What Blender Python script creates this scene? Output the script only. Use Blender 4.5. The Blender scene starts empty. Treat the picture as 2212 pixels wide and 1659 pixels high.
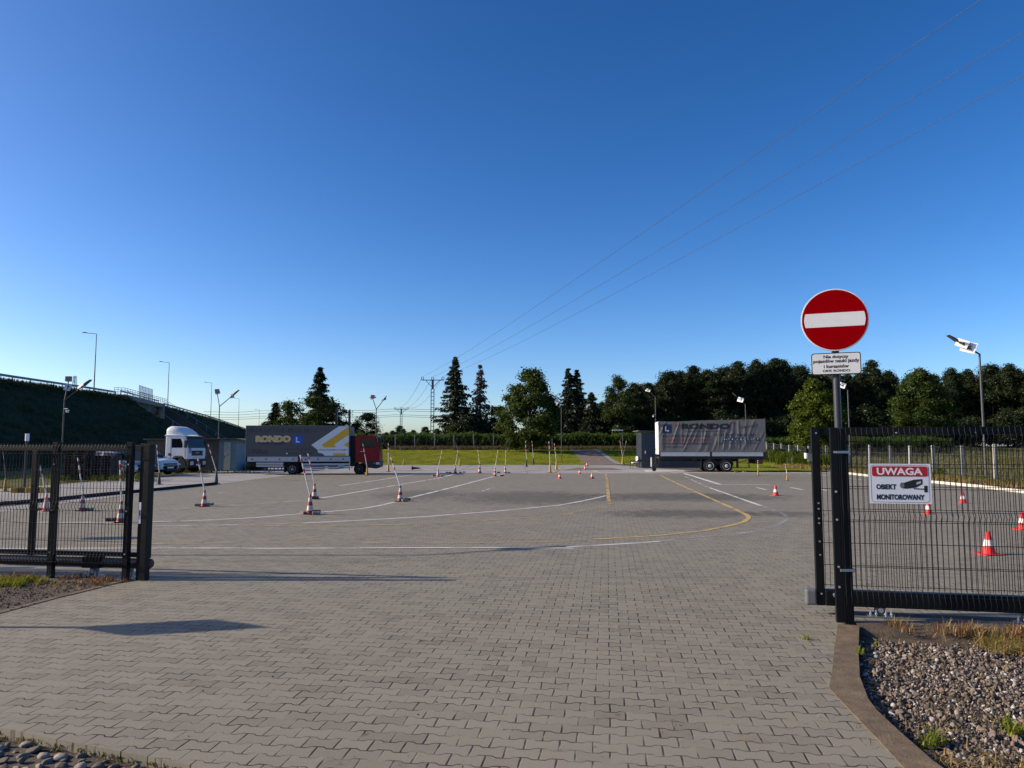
import bpy, math, random
import numpy as np
from mathutils import Vector, Matrix, Euler

SC = bpy.context.scene
COL = SC.collection
R = math.radians

# ------------------------------------------------------------------ camera, light, exposure
CAM_H = 1.75
FPX, CU, CV = 1600.0, 1106.0, 829.5
PITCH = math.atan((966 - CV) / FPX)
cam_d = bpy.data.cameras.new("camera"); cam = bpy.data.objects.new("camera", cam_d); COL.objects.link(cam)
cam_d.sensor_width = 36.0; cam_d.lens = 36.0 * FPX / 2212.0
cam_d.clip_start = 0.05; cam_d.clip_end = 20000
cam.location = (0, 0, CAM_H); cam.rotation_euler = (R(90) + PITCH, 0, 0)
SC.camera = cam

SUN_EL, SUN_AZ = 23.7, -90.0        # azimuth clockwise from +Y: the sun stands at the -X side
w = bpy.data.worlds.new("World"); SC.world = w; w.use_nodes = True
nt = w.node_tree; bg = nt.nodes["Background"]
sky = nt.nodes.new("ShaderNodeTexSky"); sky.sky_type = 'NISHITA'; sky.sun_disc = False
sky.sun_elevation = R(SUN_EL); sky.sun_rotation = R(SUN_AZ)
sky.altitude = 0; sky.air_density = 0.7; sky.dust_density = 1.0; sky.ozone_density = 1.0
_src = sky.outputs[0]
for _g, _s in ((1.068, 1.284), (1.127, 1.034)):      # the camera's contrast and colour rendering of the clear sky
    gam = nt.nodes.new("ShaderNodeGamma"); gam.inputs[1].default_value = _g
    hsv = nt.nodes.new("ShaderNodeHueSaturation"); hsv.inputs['Saturation'].default_value = _s
    nt.links.new(_src, gam.inputs[0]); nt.links.new(gam.outputs[0], hsv.inputs['Color']); _src = hsv.outputs[0]
tint = nt.nodes.new("ShaderNodeMix"); tint.data_type = 'RGBA'; tint.blend_type = 'MULTIPLY'; tint.inputs[0].default_value = 1.0; tint.inputs[7].default_value = (0.956, 0.972, 1.068, 1)
nt.links.new(_src, tint.inputs[6]); nt.links.new(tint.outputs[2], bg.inputs[0])
bg.inputs[1].default_value = 0.104
sun_d = bpy.data.lights.new("sun", 'SUN'); sun_o = bpy.data.objects.new("sun", sun_d); COL.objects.link(sun_o)
sun_d.energy = 4.8; sun_d.angle = R(0.53); sun_d.color = (1.0, 0.87, 0.70)
_sd = Vector((math.sin(R(SUN_AZ)) * math.cos(R(SUN_EL)), math.cos(R(SUN_AZ)) * math.cos(R(SUN_EL)), math.sin(R(SUN_EL))))
sun_o.rotation_euler = _sd.to_track_quat('Z', 'Y').to_euler(); sun_o.location = _sd * 80
SC.view_settings.view_transform = 'Standard'; SC.view_settings.look = 'None'
SC.view_settings.exposure = 0.36; SC.view_settings.gamma = 1.0
SC.cycles.max_bounces = 6; SC.cycles.transparent_max_bounces = 16
SC.cycles.use_denoising = True

# ------------------------------------------------------------------ layout helpers (image 2212 wide -> world)
_f = Vector((0, math.cos(PITCH), math.sin(PITCH))); _u = Vector((0, -math.sin(PITCH), math.cos(PITCH)))
def ray(u, v): return _f + Vector((1, 0, 0)) * ((u - CU) / FPX) - _u * ((v - CV) / FPX)
def G(u, v, z=0.0):
    d = ray(u, v); t = (z - CAM_H) / d.z; return Vector((d.x * t, d.y * t, z))
def at(u, v, Y):
    d = ray(u, v); t = Y / d.y; return Vector((d.x * t, Y, CAM_H + d.z * t))
def zm(ox, oy, s):                      # converter from a zoomed picture region to 2212 px
    k = 4032 / 2212.0
    return lambda x, y: ((ox + x / s) / k, (oy + y / s) / k)
def smooth(t):
    t = np.clip(t, 0, 1); return t * t * (3 - 2 * t)
def terrain(x, y):
    x = np.asarray(x, float); y = np.asarray(y, float)
    a = smooth((y - 74) / 26.0) * 1.45
    b = smooth((y - 62) / 85.0) * 2.1
    k = smooth((x - 17) / 12.0)
    z = a * (1 - k) + b * k
    return z * smooth((x + 42) / 20.0)

# ------------------------------------------------------------------ mesh builder
class MB:
    def __init__(s): s.v = []; s.f = []; s.m = []
    def add(s, vs, fs, mi=0):
        o = len(s.v); s.v += [tuple(p) for p in vs]; s.f += [tuple(i + o for i in f) for f in fs]; s.m += [mi] * len(fs); return s
    def box(s, x0, x1, y0, y1, z0, z1, mi=0, M=None):
        vs = [Vector(p) for p in ((x0,y0,z0),(x1,y0,z0),(x1,y1,z0),(x0,y1,z0),(x0,y0,z1),(x1,y0,z1),(x1,y1,z1),(x0,y1,z1))]
        if M is not None: vs = [M @ p for p in vs]
        return s.add(vs, [(3,2,1,0),(4,5,6,7),(0,1,5,4),(1,2,6,5),(2,3,7,6),(3,0,4,7)], mi)
    def cyl(s, p0, p1, r0, r1=None, n=10, mi=0, caps=True):
        r1 = r0 if r1 is None else r1
        p0 = Vector(p0); p1 = Vector(p1); d = (p1 - p0)
        if d.length < 1e-9: return s
        q = d.to_track_quat('Z', 'Y'); vs = []
        for p, r in ((p0, r0), (p1, r1)):
            for i in range(n):
                a = 2 * math.pi * i / n; vs.append(p + q @ Vector((r * math.cos(a), r * math.sin(a), 0)))
        fs = [(i, (i + 1) % n, n + (i + 1) % n, n + i) for i in range(n)]
        if caps: fs += [tuple(range(n - 1, -1, -1)), tuple(range(n, 2 * n))]
        return s.add(vs, fs, mi)
    def tube(s, pts, r, n=8, mi=0):
        pts = [Vector(p) for p in pts]; rs = r if isinstance(r, (list, tuple)) else [r] * len(pts); vs = []; fs = []
        for k, p in enumerate(pts):
            d = (pts[min(k + 1, len(pts) - 1)] - pts[max(k - 1, 0)]); q = d.to_track_quat('Z', 'Y')
            for i in range(n):
                a = 2 * math.pi * i / n; vs.append(p + q @ Vector((rs[k] * math.cos(a), rs[k] * math.sin(a), 0)))
        for k in range(len(pts) - 1):
            for i in range(n): fs.append((k*n+i, k*n+(i+1)%n, (k+1)*n+(i+1)%n, (k+1)*n+i))
        fs += [tuple(range(n - 1, -1, -1)), tuple(range((len(pts)-1)*n, len(pts)*n))]
        return s.add(vs, fs, mi)
    def lathe(s, prof, n=24, mi=0, M=None):
        vs = []; fs = []
        for (r, z) in prof:
            for i in range(n):
                a = 2 * math.pi * i / n; p = Vector((r * math.cos(a), r * math.sin(a), z)); vs.append(M @ p if M is not None else p)
        for k in range(len(prof) - 1):
            for i in range(n): fs.append((k*n+i, k*n+(i+1)%n, (k+1)*n+(i+1)%n, (k+1)*n+i))
        fs += [tuple(range(n - 1, -1, -1)), tuple(range((len(prof)-1)*n, len(prof)*n))]
        return s.add(vs, fs, mi)
    def prism(s, poly, y0, y1, mi=0, M=None):      # polygon in x,z extruded along y
        n = len(poly)
        vs = [Vector((x, y0, z)) for x, z in poly] + [Vector((x, y1, z)) for x, z in poly]
        if M is not None: vs = [M @ p for p in vs]
        fs = [tuple(range(n)), tuple(range(2*n-1, n-1, -1))] + [(i, n + i, n + (i+1) % n, (i+1) % n) for i in range(n)]
        return s.add(vs, fs, mi)
    def wheel(s, cx, y0, y1, cz, prof_n=28): pass
    def build(s, name, mats, parent=None, smooth_=False, bevel=0.0, seg=2, loc=None):
        me = bpy.data.meshes.new(name)
        me.from_pydata([tuple(p) for p in s.v], [], s.f)
        ms = mats if isinstance(mats, (list, tuple)) else [mats]
        for m in ms: me.materials.append(m)
        if len(ms) > 1: me.polygons.foreach_set('material_index', s.m)
        me.update()
        fix_normals(me)
        if smooth_: shade_smooth(me)
        o = bpy.data.objects.new(name, me); COL.objects.link(o)
        if loc is not None: o.location = loc
        if parent is not None: o.parent = parent
        if bevel > 0:
            b = o.modifiers.new("bevel", 'BEVEL'); b.width = bevel; b.segments = seg; b.limit_method = 'ANGLE'; b.angle_limit = R(35)
            b.harden_normals = False
        return o
import bmesh
def fix_normals(me):
    if len(me.polygons) > 30000: return
    bm = bmesh.new(); bm.from_mesh(me); bmesh.ops.recalc_face_normals(bm, faces=bm.faces); bm.to_mesh(me); bm.free()
def shade_smooth(me, ang=40):
    me.polygons.foreach_set('use_smooth', [True] * len(me.polygons))
    try: me.set_sharp_from_angle(angle=R(ang))
    except Exception: pass
def np_mesh(name, V, F, mats, parent=None, mi=None, attr=None):
    """fast mesh of equal-sized faces; V (n,3), F (m,k)"""
    V = np.asarray(V, np.float32); F = np.asarray(F, np.int32); k = F.shape[1]
    me = bpy.data.meshes.new(name); me.vertices.add(len(V)); me.vertices.foreach_set('co', V.ravel())
    me.loops.add(F.size); me.loops.foreach_set('vertex_index', F.ravel())
    me.polygons.add(len(F)); me.polygons.foreach_set('loop_start', np.arange(0, F.size, k, dtype=np.int32))
    for m in (mats if isinstance(mats, (list, tuple)) else [mats]): me.materials.append(m)
    if mi is not None: me.polygons.foreach_set('material_index', np.asarray(mi, np.int32))
    me.update(calc_edges=True); me.validate()
    if attr is not None:
        a = me.attributes.new('tone', 'FLOAT', 'POINT'); a.data.foreach_set('value', np.asarray(attr, np.float32))
    o = bpy.data.objects.new(name, me); COL.objects.link(o)
    if parent is not None: o.parent = parent
    return o

def thing(name, label, cat, loc=(0,0,0), rz=0.0, group=None):
    o = bpy.data.objects.new(name, None); COL.objects.link(o); o.empty_display_size = 0.2
    o.location = loc; o.rotation_euler = (0, 0, rz)
    return tag(o, label, cat, group)
def tag(o, label, cat, group=None, kind=None):
    o['label'] = label; o['category'] = cat
    if group: o['group'] = group
    if kind: o['kind'] = kind
    return o
def struct(o, kind='structure'):
    o['kind'] = kind; return o
def children(o): return [c for c in bpy.data.objects if c.parent is o]
_kids = {}
def copy_tree(o, label=None, group=None, loc=None, rz=None, scale=None):
    def kids(p):
        return [c for c in COL.objects if c.parent is p]
    def rec(src, par):
        c = src.copy(); COL.objects.link(c); c.parent = par
        for k in kids(src): rec(k, c)
        return c
    c = rec(o, None)
    if label: c['label'] = label
    if group: c['group'] = group
    if loc is not None: c.location = loc
    if rz is not None: c.rotation_euler = (0, 0, rz)
    if scale is not None: c.scale = scale if hasattr(scale, '__len__') else (scale,) * 3
    return c

# ------------------------------------------------------------------ materials
def new_mat(name):
    m = bpy.data.materials.new(name); m.use_nodes = True
    return m, m.node_tree, m.node_tree.nodes["Principled BSDF"]
class N:
    """small node helper"""
    def __init__(s, nt): s.nt = nt
    def n(s, t, **kw):
        x = s.nt.nodes.new(t)
        for k, v in kw.items(): setattr(x, k, v)
        return x
    def val(s, sock, v):
        if isinstance(v, bpy.types.NodeSocket): s.nt.links.new(v, sock)
        elif v is not None: sock.default_value = v
    def math(s, op, a, b=None, c=None, clamp=False):
        x = s.n("ShaderNodeMath", operation=op, use_clamp=clamp); s.val(x.inputs[0], a)
        if b is not None: s.val(x.inputs[1], b)
        if c is not None: s.val(x.inputs[2], c)
        return x.outputs[0]
    def mix(s, fac, a, b, blend='MIX'):
        x = s.n("ShaderNodeMix", data_type='RGBA', blend_type=blend, clamp_factor=True)
        s.val(x.inputs[0], fac); s.val(x.inputs[6], a); s.val(x.inputs[7], b); return x.outputs[2]
    def noise(s, vec, scale, detail=4, rough=0.55, dim='3D'):
        x = s.n("ShaderNodeTexNoise", noise_dimensions=dim); s.val(x.inputs['Vector'], vec)
        x.inputs['Scale'].default_value = scale; x.inputs['Detail'].default_value = detail; x.inputs['Roughness'].default_value = rough
        return x.outputs[0]
    def ramp(s, fac, stops, interp='LINEAR'):
        x = s.n("ShaderNodeValToRGB"); x.color_ramp.interpolation = interp; s.val(x.inputs[0], fac)
        e = x.color_ramp.elements
        while len(e) < len(stops): e.new(0.5)
        for el, (p, c) in zip(e, stops): el.position = p; el.color = c if len(c) == 4 else (*c, 1)
        return x.outputs[0]
    def step(s, x, a, b): # smooth 0..1 between a and b
        m = s.n("ShaderNodeMapRange", interpolation_type='SMOOTHSTEP'); s.val(m.inputs[0], x)
        m.inputs[1].default_value = a; m.inputs[2].default_value = b; return m.outputs[0]
    def bump(s, h, strength, dist, bsdf):
        b = s.n("ShaderNodeBump"); b.inputs['Strength'].default_value = strength; b.inputs['Distance'].default_value = dist
        s.val(b.inputs['Height'], h); s.nt.links.new(b.outputs[0], bsdf.inputs['Normal'])
def c4(c): return (c[0], c[1], c[2], 1.0)
def M_(name, col, rough=0.6, metal=0.0, var=0.15, scale=3.0, bump=0.0, bscale=40.0, dirt=0.0, dirt_col=(0.08,0.07,0.055), spec=0.5, coat=0.0):
    m, nt, b = new_mat(name); h = N(nt); tc = h.n("ShaderNodeTexCoord").outputs['Object']
    nz = h.noise(tc, scale, 6, 0.6)
    lo = c4([x * (1 - var) for x in col]); hi = c4([min(1, x * (1 + var)) for x in col])
    c = h.ramp(nz, [(0.3, lo), (0.7, hi)])
    if dirt > 0:
        d = h.step(h.noise(tc, scale * 2.3, 8, 0.7), 0.62 - dirt * 0.25, 0.78)
        c = h.mix(h.math('MULTIPLY', d, min(1, dirt * 1.5)), c, c4(dirt_col))
    nt.links.new(c, b.inputs['Base Color'])
    rr = h.math('ADD', h.math('MULTIPLY', nz, 0.2), rough - 0.1)
    nt.links.new(rr, b.inputs['Roughness']); b.inputs['Metallic'].default_value = metal
    b.inputs['Specular IOR Level'].default_value = spec
    if coat: b.inputs['Coat Weight'].default_value = coat; b.inputs['Coat Roughness'].default_value = 0.08
    if bump: h.bump(h.noise(tc, bscale, 5, 0.6), bump, 0.01, b)
    return m

def paver_mat(name, ang, base, dark, joint, stains=True, L=0.2, P=0.135, jw=0.0036, fade=True):
    m, nt, b = new_mat(name); h = N(nt)
    geo = h.n("ShaderNodeTexCoord").outputs['Object']
    mp = h.n("ShaderNodeMapping"); mp.inputs['Rotation'].default_value = (0, 0, ang); nt.links.new(geo, mp.inputs[0])
    sp = h.n("ShaderNodeSeparateXYZ"); nt.links.new(mp.outputs[0], sp.inputs[0]); x, y = sp.outputs[0], sp.outputs[1]
    # slight laying irregularity
    wob = h.noise(mp.outputs[0], 0.9, 3); wob2 = h.noise(mp.outputs[0], 2.3, 2)
    x = h.math('ADD', x, h.math('MULTIPLY', h.math('SUBTRACT', wob2, 0.5), 0.03))
    y = h.math('ADD', y, h.math('MULTIPLY', h.math('SUBTRACT', wob, 0.5), 0.03))
    # trapezoid wave of x, period L, in -1..1
    tri = h.math('PINGPONG', h.math('MULTIPLY', x, 2.0 / L), 1.0)         # 0..1..0 over L
    t = h.math('MULTIPLY', h.math('SUBTRACT', tri, 0.5), 8.5); t = h.math('MINIMUM', h.math('MAXIMUM', t, -1.0), 1.0)
    s = h.math('MULTIPLY', t, 0.0115)
    yj = h.math('DIVIDE', y, P); j = h.math('ROUND', yj)
    par = h.math('SUBTRACT', 1.0, h.math('MULTIPLY', h.math('FLOORED_MODULO', j, 2.0), 2.0))
    by = h.math('ADD', h.math('MULTIPLY', j, P), h.math('MULTIPLY', par, s))
    dy = h.math('SUBTRACT', y, by); dh = h.math('ABSOLUTE', dy)
    r = h.math('SUBTRACT', j, h.math('LESS_THAN', dy, 0.0))                # row index
    ro = h.math('MULTIPLY', h.math('FLOORED_MODULO', r, 2.0), 0.5)
    xx = h.math('ADD', h.math('DIVIDE', x, L), ro)
    fr = h.math('FRACT', xx); dv = h.math('MULTIPLY', h.math('MINIMUM', fr, h.math('SUBTRACT', 1.0, fr)), L)
    cell = h.n("ShaderNodeCombineXYZ"); nt.links.new(h.math('FLOOR', xx), cell.inputs[0]); nt.links.new(r, cell.inputs[1])
    wn = h.n("ShaderNodeTexWhiteNoise"); nt.links.new(cell.outputs[0], wn.inputs[0]); rnd = wn.outputs[0]
    d = h.math('MINIMUM', dh, dv)
    jn = h.noise(geo, 5.0, 3)
    jwv = h.math('MULTIPLY', h.math('ADD', jn, 0.25), jw * 1.5)
    jm = h.math('SUBTRACT', 1.0, h.math('DIVIDE', d, h.math('MULTIPLY', jwv, 1.6)), clamp=True)
    jm = h.math('MULTIPLY', h.math('MINIMUM', h.math('MULTIPLY', jm, 2.2), 1.0), h.math('MULTIPLY', h.step(jn, 0.30, 0.62), h.math('ADD', 0.72, h.math('MULTIPLY', rnd, 0.45))))
    n1 = h.noise(geo, 0.35, 6, 0.6); n2 = h.noise(geo, 60.0, 6, 0.75); n3 = h.noise(geo, 4.0, 8, 0.7)
    c = h.mix(n1, c4([v * 0.80 for v in base]), c4([base[0]*1.14, base[1]*1.13, base[2]*1.10]))
    c = h.mix(h.math('MULTIPLY', h.math('MULTIPLY', rnd, rnd), 0.75), c, c4([base[0]*0.68, base[1]*0.66, base[2]*0.66]))
    c = h.mix(h.math('MULTIPLY', h.math('SUBTRACT', n2, 0.35), 0.9, clamp=True), c, c4([v * 1.45 for v in base]), 'MIX')
    c = h.mix(h.math('MULTIPLY', h.step(n3, 0.6, 0.8), 0.45), c, c4(dark))
    # sand in the joints and worn wheel paths
    n4 = h.noise(geo, 0.9, 7, 0.68); c = h.mix(h.math('MULTIPLY', h.step(n4, 0.52, 0.72), 0.38), c, c4((base[0]*1.25, base[1]*1.16, base[2]*1.0)))
    mp2 = h.n("ShaderNodeMapping"); mp2.inputs['Rotation'].default_value = (0, 0, R(20)); mp2.inputs['Scale'].default_value = (0.12, 1.6, 1.0); nt.links.new(geo, mp2.inputs[0])
    c = h.mix(h.math('MULTIPLY', h.step(h.noise(mp2.outputs[0], 1.0, 5, 0.6), 0.56, 0.74), 0.40), c, c4([v * 1.7 for v in dark]))
    # rain and oil blotches
    bl = h.step(h.math('ADD', h.math('MULTIPLY', n3, 0.35), h.math('MULTIPLY', rnd, 0.65)), 0.75, 0.88)
    fine = h.step(h.noise(geo, 14.0, 6, 0.75), 0.52, 0.62)
    c = h.mix(h.math('MULTIPLY', h.math('MULTIPLY', bl, fine), 0.75), c, c4([v * 0.55 for v in dark]))
    if stains:
        gs = h.n("ShaderNodeSeparateXYZ"); nt.links.new(geo, gs.inputs[0]); gx, gy = gs.outputs[0], gs.outputs[1]
        for (cx, cy, rx, ry, k) in STAINS:
            ex = h.math('DIVIDE', h.math('SUBTRACT', gx, cx), rx); ey = h.math('DIVIDE', h.math('SUBTRACT', gy, cy), ry)
            e = h.math('ADD', h.math('MULTIPLY', ex, ex), h.math('MULTIPLY', ey, ey))
            e = h.math('ADD', e, h.math('MULTIPLY', h.math('SUBTRACT', h.noise(geo, 2.6, 8, 0.75), 0.5), 2.7)); e = h.math('ADD', e, h.math('MULTIPLY', h.math('SUBTRACT', rnd, 0.5), 1.1))
            msk = h.math('SUBTRACT', 1.0, h.step(e, 0.35, 1.0))
            msk = h.math('MULTIPLY', msk, h.math('ADD', 0.7, h.math('MULTIPLY', fine, 0.3))); c = h.mix(h.math('MULTIPLY', msk, k), c, c4([v * 0.45 for v in dark]))
    c = h.mix(jm, c, c4(joint))
    nt.links.new(c, b.inputs['Base Color']); b.inputs['Roughness'].default_value = 0.85; b.inputs['Specular IOR Level'].default_value = 0.3
    hh = h.math('ADD', h.math('MULTIPLY', h.math('SUBTRACT', 1.0, jm), 1.0), h.math('MULTIPLY', n2, 0.12))
    hh = h.math('ADD', hh, h.math('MULTIPLY', rnd, 0.25))
    h.bump(hh, 0.75, 0.006, b)
    return m

# stains on the yard: centre x, y, radii, strength
STAINS = []
def stain(u0, u1, v0, v1, k):
    a = G((u0+u1)/2, v0); b_ = G((u0+u1)/2, v1); l = G(u0, (v0+v1)/2); r_ = G(u1, (v0+v1)/2)
    STAINS.append(((l.x+r_.x)/2, (a.y+b_.y)/2, abs(r_.x-l.x)/2, abs(a.y-b_.y)/2, k))
stain(1230, 1720, 1064, 1084, 0.8); stain(960, 1340, 1060, 1092, 0.72); stain(800, 1010, 1058, 1080, 0.6)
stain(1290, 1660, 1100, 1120, 0.75); stain(1590, 1790, 1103, 1117, 0.7); stain(1400, 1780, 1024, 1040, 0.25)

def stripe_mat(name, stops, rough=0.55, dirt=0.35, gain=1.0):
    """bands along the object's own z (unit high)"""
    m, nt, b = new_mat(name); h = N(nt); tc = h.n("ShaderNodeTexCoord").outputs['Object']
    sp = h.n("ShaderNodeSeparateXYZ"); nt.links.new(tc, sp.inputs[0])
    c = h.ramp(sp.outputs[2], [(p, c4(q)) for p, q in stops], 'CONSTANT')
    oi = h.n("ShaderNodeObjectInfo").outputs['Random']
    off = h.n("ShaderNodeVectorMath", operation='ADD'); nt.links.new(tc, off.inputs[0])
    cx = h.n("ShaderNodeCombineXYZ"); nt.links.new(h.math('MULTIPLY', oi, 37.0), cx.inputs[0]); nt.links.new(cx.outputs[0], off.inputs[1])
    nz = h.noise(off.outputs[0], 6.0, 7, 0.7)
    c = h.mix(h.math('MULTIPLY', h.step(nz, 0.45, 0.75), dirt), c, c4((0.09, 0.075, 0.06)))
    nt.links.new(c, b.inputs['Base Color']); b.inputs['Roughness'].default_value = rough
    return m

def leaf_mat(name, c0, c1, trans=0.25):
    m = bpy.data.materials.new(name); m.use_nodes = True; nt = m.node_tree; nt.nodes.clear(); h = N(nt)
    at_ = h.n("ShaderNodeAttribute", attribute_name='tone').outputs['Fac']
    c = h.ramp(at_, [(0.0, c4(c0)), (1.0, c4(c1))])
    d = h.n("ShaderNodeBsdfDiffuse"); t = h.n("ShaderNodeBsdfTranslucent"); g = h.n("ShaderNodeBsdfGlossy"); g.inputs['Roughness'].default_value = 0.45
    nt.links.new(c, d.inputs[0]); nt.links.new(h.mix(0.5, c, c4((c1[0]*1.5, c1[1]*1.4, c1[2]*0.6))), t.inputs[0])
    g.inputs[0].default_value = (0.9, 0.95, 1.0, 1)
    x = h.n("ShaderNodeMixShader"); x.inputs[0].default_value = trans; nt.links.new(d.outputs[0], x.inputs[1]); nt.links.new(t.outputs[0], x.inputs[2])
    y = h.n("ShaderNodeMixShader"); y.inputs[0].default_value = 0.014; nt.links.new(x.outputs[0], y.inputs[1]); nt.links.new(g.outputs[0], y.inputs[2])
    o = h.n("ShaderNodeOutputMaterial"); nt.links.new(y.outputs[0], o.inputs[0])
    return m

def grass_ground_mat(name, cols, scale=0.6, bump=0.8):
    m, nt, b = new_mat(name); h = N(nt); tc = h.n("ShaderNodeTexCoord").outputs['Object']
    n1 = h.noise(tc, scale, 8, 0.65); n2 = h.noise(tc, scale * 9, 8, 0.75); n3 = h.noise(tc, scale*0.15, 3)
    c = h.ramp(n1, [(0.32, c4(cols[0])), (0.68, c4(cols[1]))])
    c = h.mix(h.math('MULTIPLY', h.step(n2, 0.5, 0.75), 0.6), c, c4(cols[2]))
    c = h.mix(h.math('MULTIPLY', h.step(n3, 0.45, 0.7), 0.5), c, c4(cols[1]))
    nt.links.new(c, b.inputs['Base Color']); b.inputs['Roughness'].default_value = 0.95; b.inputs['Specular IOR Level'].default_value = 0.1
    h.bump(h.math('ADD', n2, h.math('MULTIPLY', n1, 0.6)), bump, 0.12, b)
    return m

def paint_mat(name, col, wear=0.5):
    m, nt, b = new_mat(name); h = N(nt); tc = h.n("ShaderNodeTexCoord").outputs['Object']
    nz = h.noise(tc, 1.2, 3); nf = h.noise(tc, 30.0, 6, 0.75)
    v = h.math('ADD', h.math('MULTIPLY', nz, 0.55), h.math('MULTIPLY', nf, 0.45))
    a = h.step(v, wear - 0.12, wear + 0.10)
    nt.links.new(h.mix(nf, c4([x * 0.7 for x in col]), c4(col)), b.inputs['Base Color']); nt.links.new(a, b.inputs['Alpha']); b.inputs['Roughness'].default_value = 0.8
    return m

MT = {}
MT['paver'] = paver_mat('concrete_paver_surface', R(7.3), (0.240, 0.216, 0.163), (0.074, 0.065, 0.051), (0.027, 0.023, 0.019))
MT['concrete'] = M_('old_concrete', (0.30, 0.275, 0.245), 0.9, var=0.22, scale=0.5, bump=0.4, bscale=14, dirt=0.4, dirt_col=(0.12,0.10,0.08))
MT['concrete_w'] = M_('pale_concrete', (0.52, 0.49, 0.44), 0.9, var=0.2, scale=2.5, bump=0.3, dirt=0.3)
MT['kerb'] = M_('brown_kerb', (0.155, 0.108, 0.062), 0.95, var=0.4, scale=6, bump=0.6, bscale=60, dirt=0.25)
MT['lawn'] = grass_ground_mat('mown_lawn', [(0.115,0.140,0.006),(0.21,0.22,0.010),(0.08,0.10,0.006)], 0.5)
MT['meadow'] = grass_ground_mat('rough_meadow', [(0.075,0.085,0.022),(0.15,0.135,0.05),(0.035,0.05,0.012)], 0.25)
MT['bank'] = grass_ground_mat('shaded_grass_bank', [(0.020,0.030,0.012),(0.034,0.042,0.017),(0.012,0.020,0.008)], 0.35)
MT['soil'] = M_('brown_soil', (0.085,0.062,0.043), 0.95, var=0.4, scale=9, bump=1.0, bscale=45)
MT['black'] = M_('black_powder_coat', (0.0035,0.004,0.005), 0.5, var=0.15, scale=8, spec=0.25)
MT['dark_pole'] = M_('anthracite_coat', (0.028,0.031,0.036), 0.45, var=0.12, scale=6)
MT['galv'] = M_('galvanised_steel', (0.50,0.51,0.52), 0.45, metal=0.7, var=0.2, scale=12)
MT['grey_metal'] = M_('grey_metal', (0.16,0.165,0.17), 0.5, metal=0.3, var=0.15)
MT['white_paint_w'] = paint_mat('worn_white_road_paint', (0.74,0.72,0.68), 0.42)
MT['white_paint_vw'] = paint_mat('very_worn_white_road_paint', (0.62,0.60,0.57), 0.51)
MT['yellow_paint_w'] = paint_mat('worn_yellow_road_paint', (0.60,0.40,0.13), 0.43)
MT['yellow_paint_vw'] = paint_mat('very_worn_yellow_road_paint', (0.50,0.36,0.16), 0.50)
MT['white'] = M_('white_lacquer', (0.74,0.74,0.73), 0.4, var=0.05, scale=2, dirt=0.06)
MT['glass'] = M_('dark_window_glass', (0.010,0.012,0.014), 0.08, var=0.1, spec=0.4)
MT['rubber'] = M_('black_rubber', (0.012,0.012,0.012), 0.8, var=0.3, scale=10, dirt=0.05, spec=0.3)
# ================================================================== setting
def poly_sheet(name, pts, z, mat, thick=0.0):
    mb = MB(); n = len(pts)
    if thick <= 0: mb.add([(p[0], p[1], z) for p in pts], [tuple(range(n))])
    else:
        mb.add([(p[0], p[1], z) for p in pts] + [(p[0], p[1], z - thick) for p in pts],
               [tuple(range(n)), tuple(range(2*n-1, n-1, -1))] + [(i, n+i, n+(i+1) % n, (i+1) % n) for i in range(n)])
    return mb.build(name, mat)
def inpoly(x, y, poly):
    x = np.asarray(x); y = np.asarray(y); c = np.zeros(x.shape, bool); n = len(poly); j = n - 1
    for i in range(n):
        xi, yi = poly[i][0], poly[i][1]; xj, yj = poly[j][0], poly[j][1]
        c ^= ((yi > y) != (yj > y)) & (x < (xj - xi) * (y - yi) / ((yj - yi) or 1e-9) + xi); j = i
    return c

# far ground: one sheet to the horizon
def ground_sheet():
    xs = np.concatenate([-np.geomspace(4000, 90, 14), np.linspace(-80, 90, 69), np.geomspace(100, 4000, 14)])
    ys = np.concatenate([[-400, -100, -20, 0, 20, 40], np.linspace(50, 150, 51), np.geomspace(160, 6000, 14)])
    X, Y = np.meshgrid(xs, ys); Z = terrain(X, Y) - 0.09
    V = np.stack([X.ravel(), Y.ravel(), Z.ravel()], 1); nx = len(xs)
    i = np.arange((len(ys)-1) * nx).reshape(len(ys)-1, nx)[:, :-1].ravel()
    return struct(np_mesh('ground', V, np.stack([i, i+1, i+1+nx, i+nx], 1), MT['meadow']))
ground_sheet()

zk = zm(2900, 2300, 1.954)
KL = [G(*zk(x, y)) for x, y in ((780,310),(768,400),(755,480),(745,580),(735,680),(712,805),(830,930),(1000,1110),(1130,1245),(1270,1400))]
KR = [G(*zk(x, y)) for x, y in ((945,320),(940,440),(940,560),(948,710),(1012,880),(1080,970),(1250,1130),(1400,1260),(1500,1350),(1640,1450))]
dirk = (KL[-1] - KL[-2]).normalized(); KL.append(KL[-1] + dirk * 1.2); dirk2 = (KR[-1] - KR[-2]).normalized(); KR.append(KR[-1] + dirk2 * 1.2)
POST_R = G(1814.5, 1343.6); ANG_R = R(-11.5); DR = Vector((math.cos(ANG_R), math.sin(ANG_R), 0))
POST_B = G(109, 1247.4); POST_C = G(271, 1252.7); POST_E = G(306, 1252.9)
ANG_L = math.atan2(POST_C.y - POST_B.y, POST_C.x - POST_B.x); DL = (POST_C - POST_B).normalized()
zl = zm(0, 1700, 2.074)
LKERB = [G(*zl(x, y)) for x, y in ((1010,1222),(900,1252),(760,1290),(640,1320),(500,1352),(330,1398),(180,1438),(0,1486))]
dk = (LKERB[-1] - LKERB[-2]).normalized(); LKERB.append(LKERB[-1] + dk * 3)
zc = zm(0, 2250, 1.4747)
COB = [G(*zc(x, y)) for x, y in ((-700,745),(0,905),(380,985),(830,1070),(1110,1125),(1350,1185),(1900,1330))]
XL = -13.9
fence_r_end = POST_R + DR * 14
fence_l_end = POST_B - DL * 16
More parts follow.
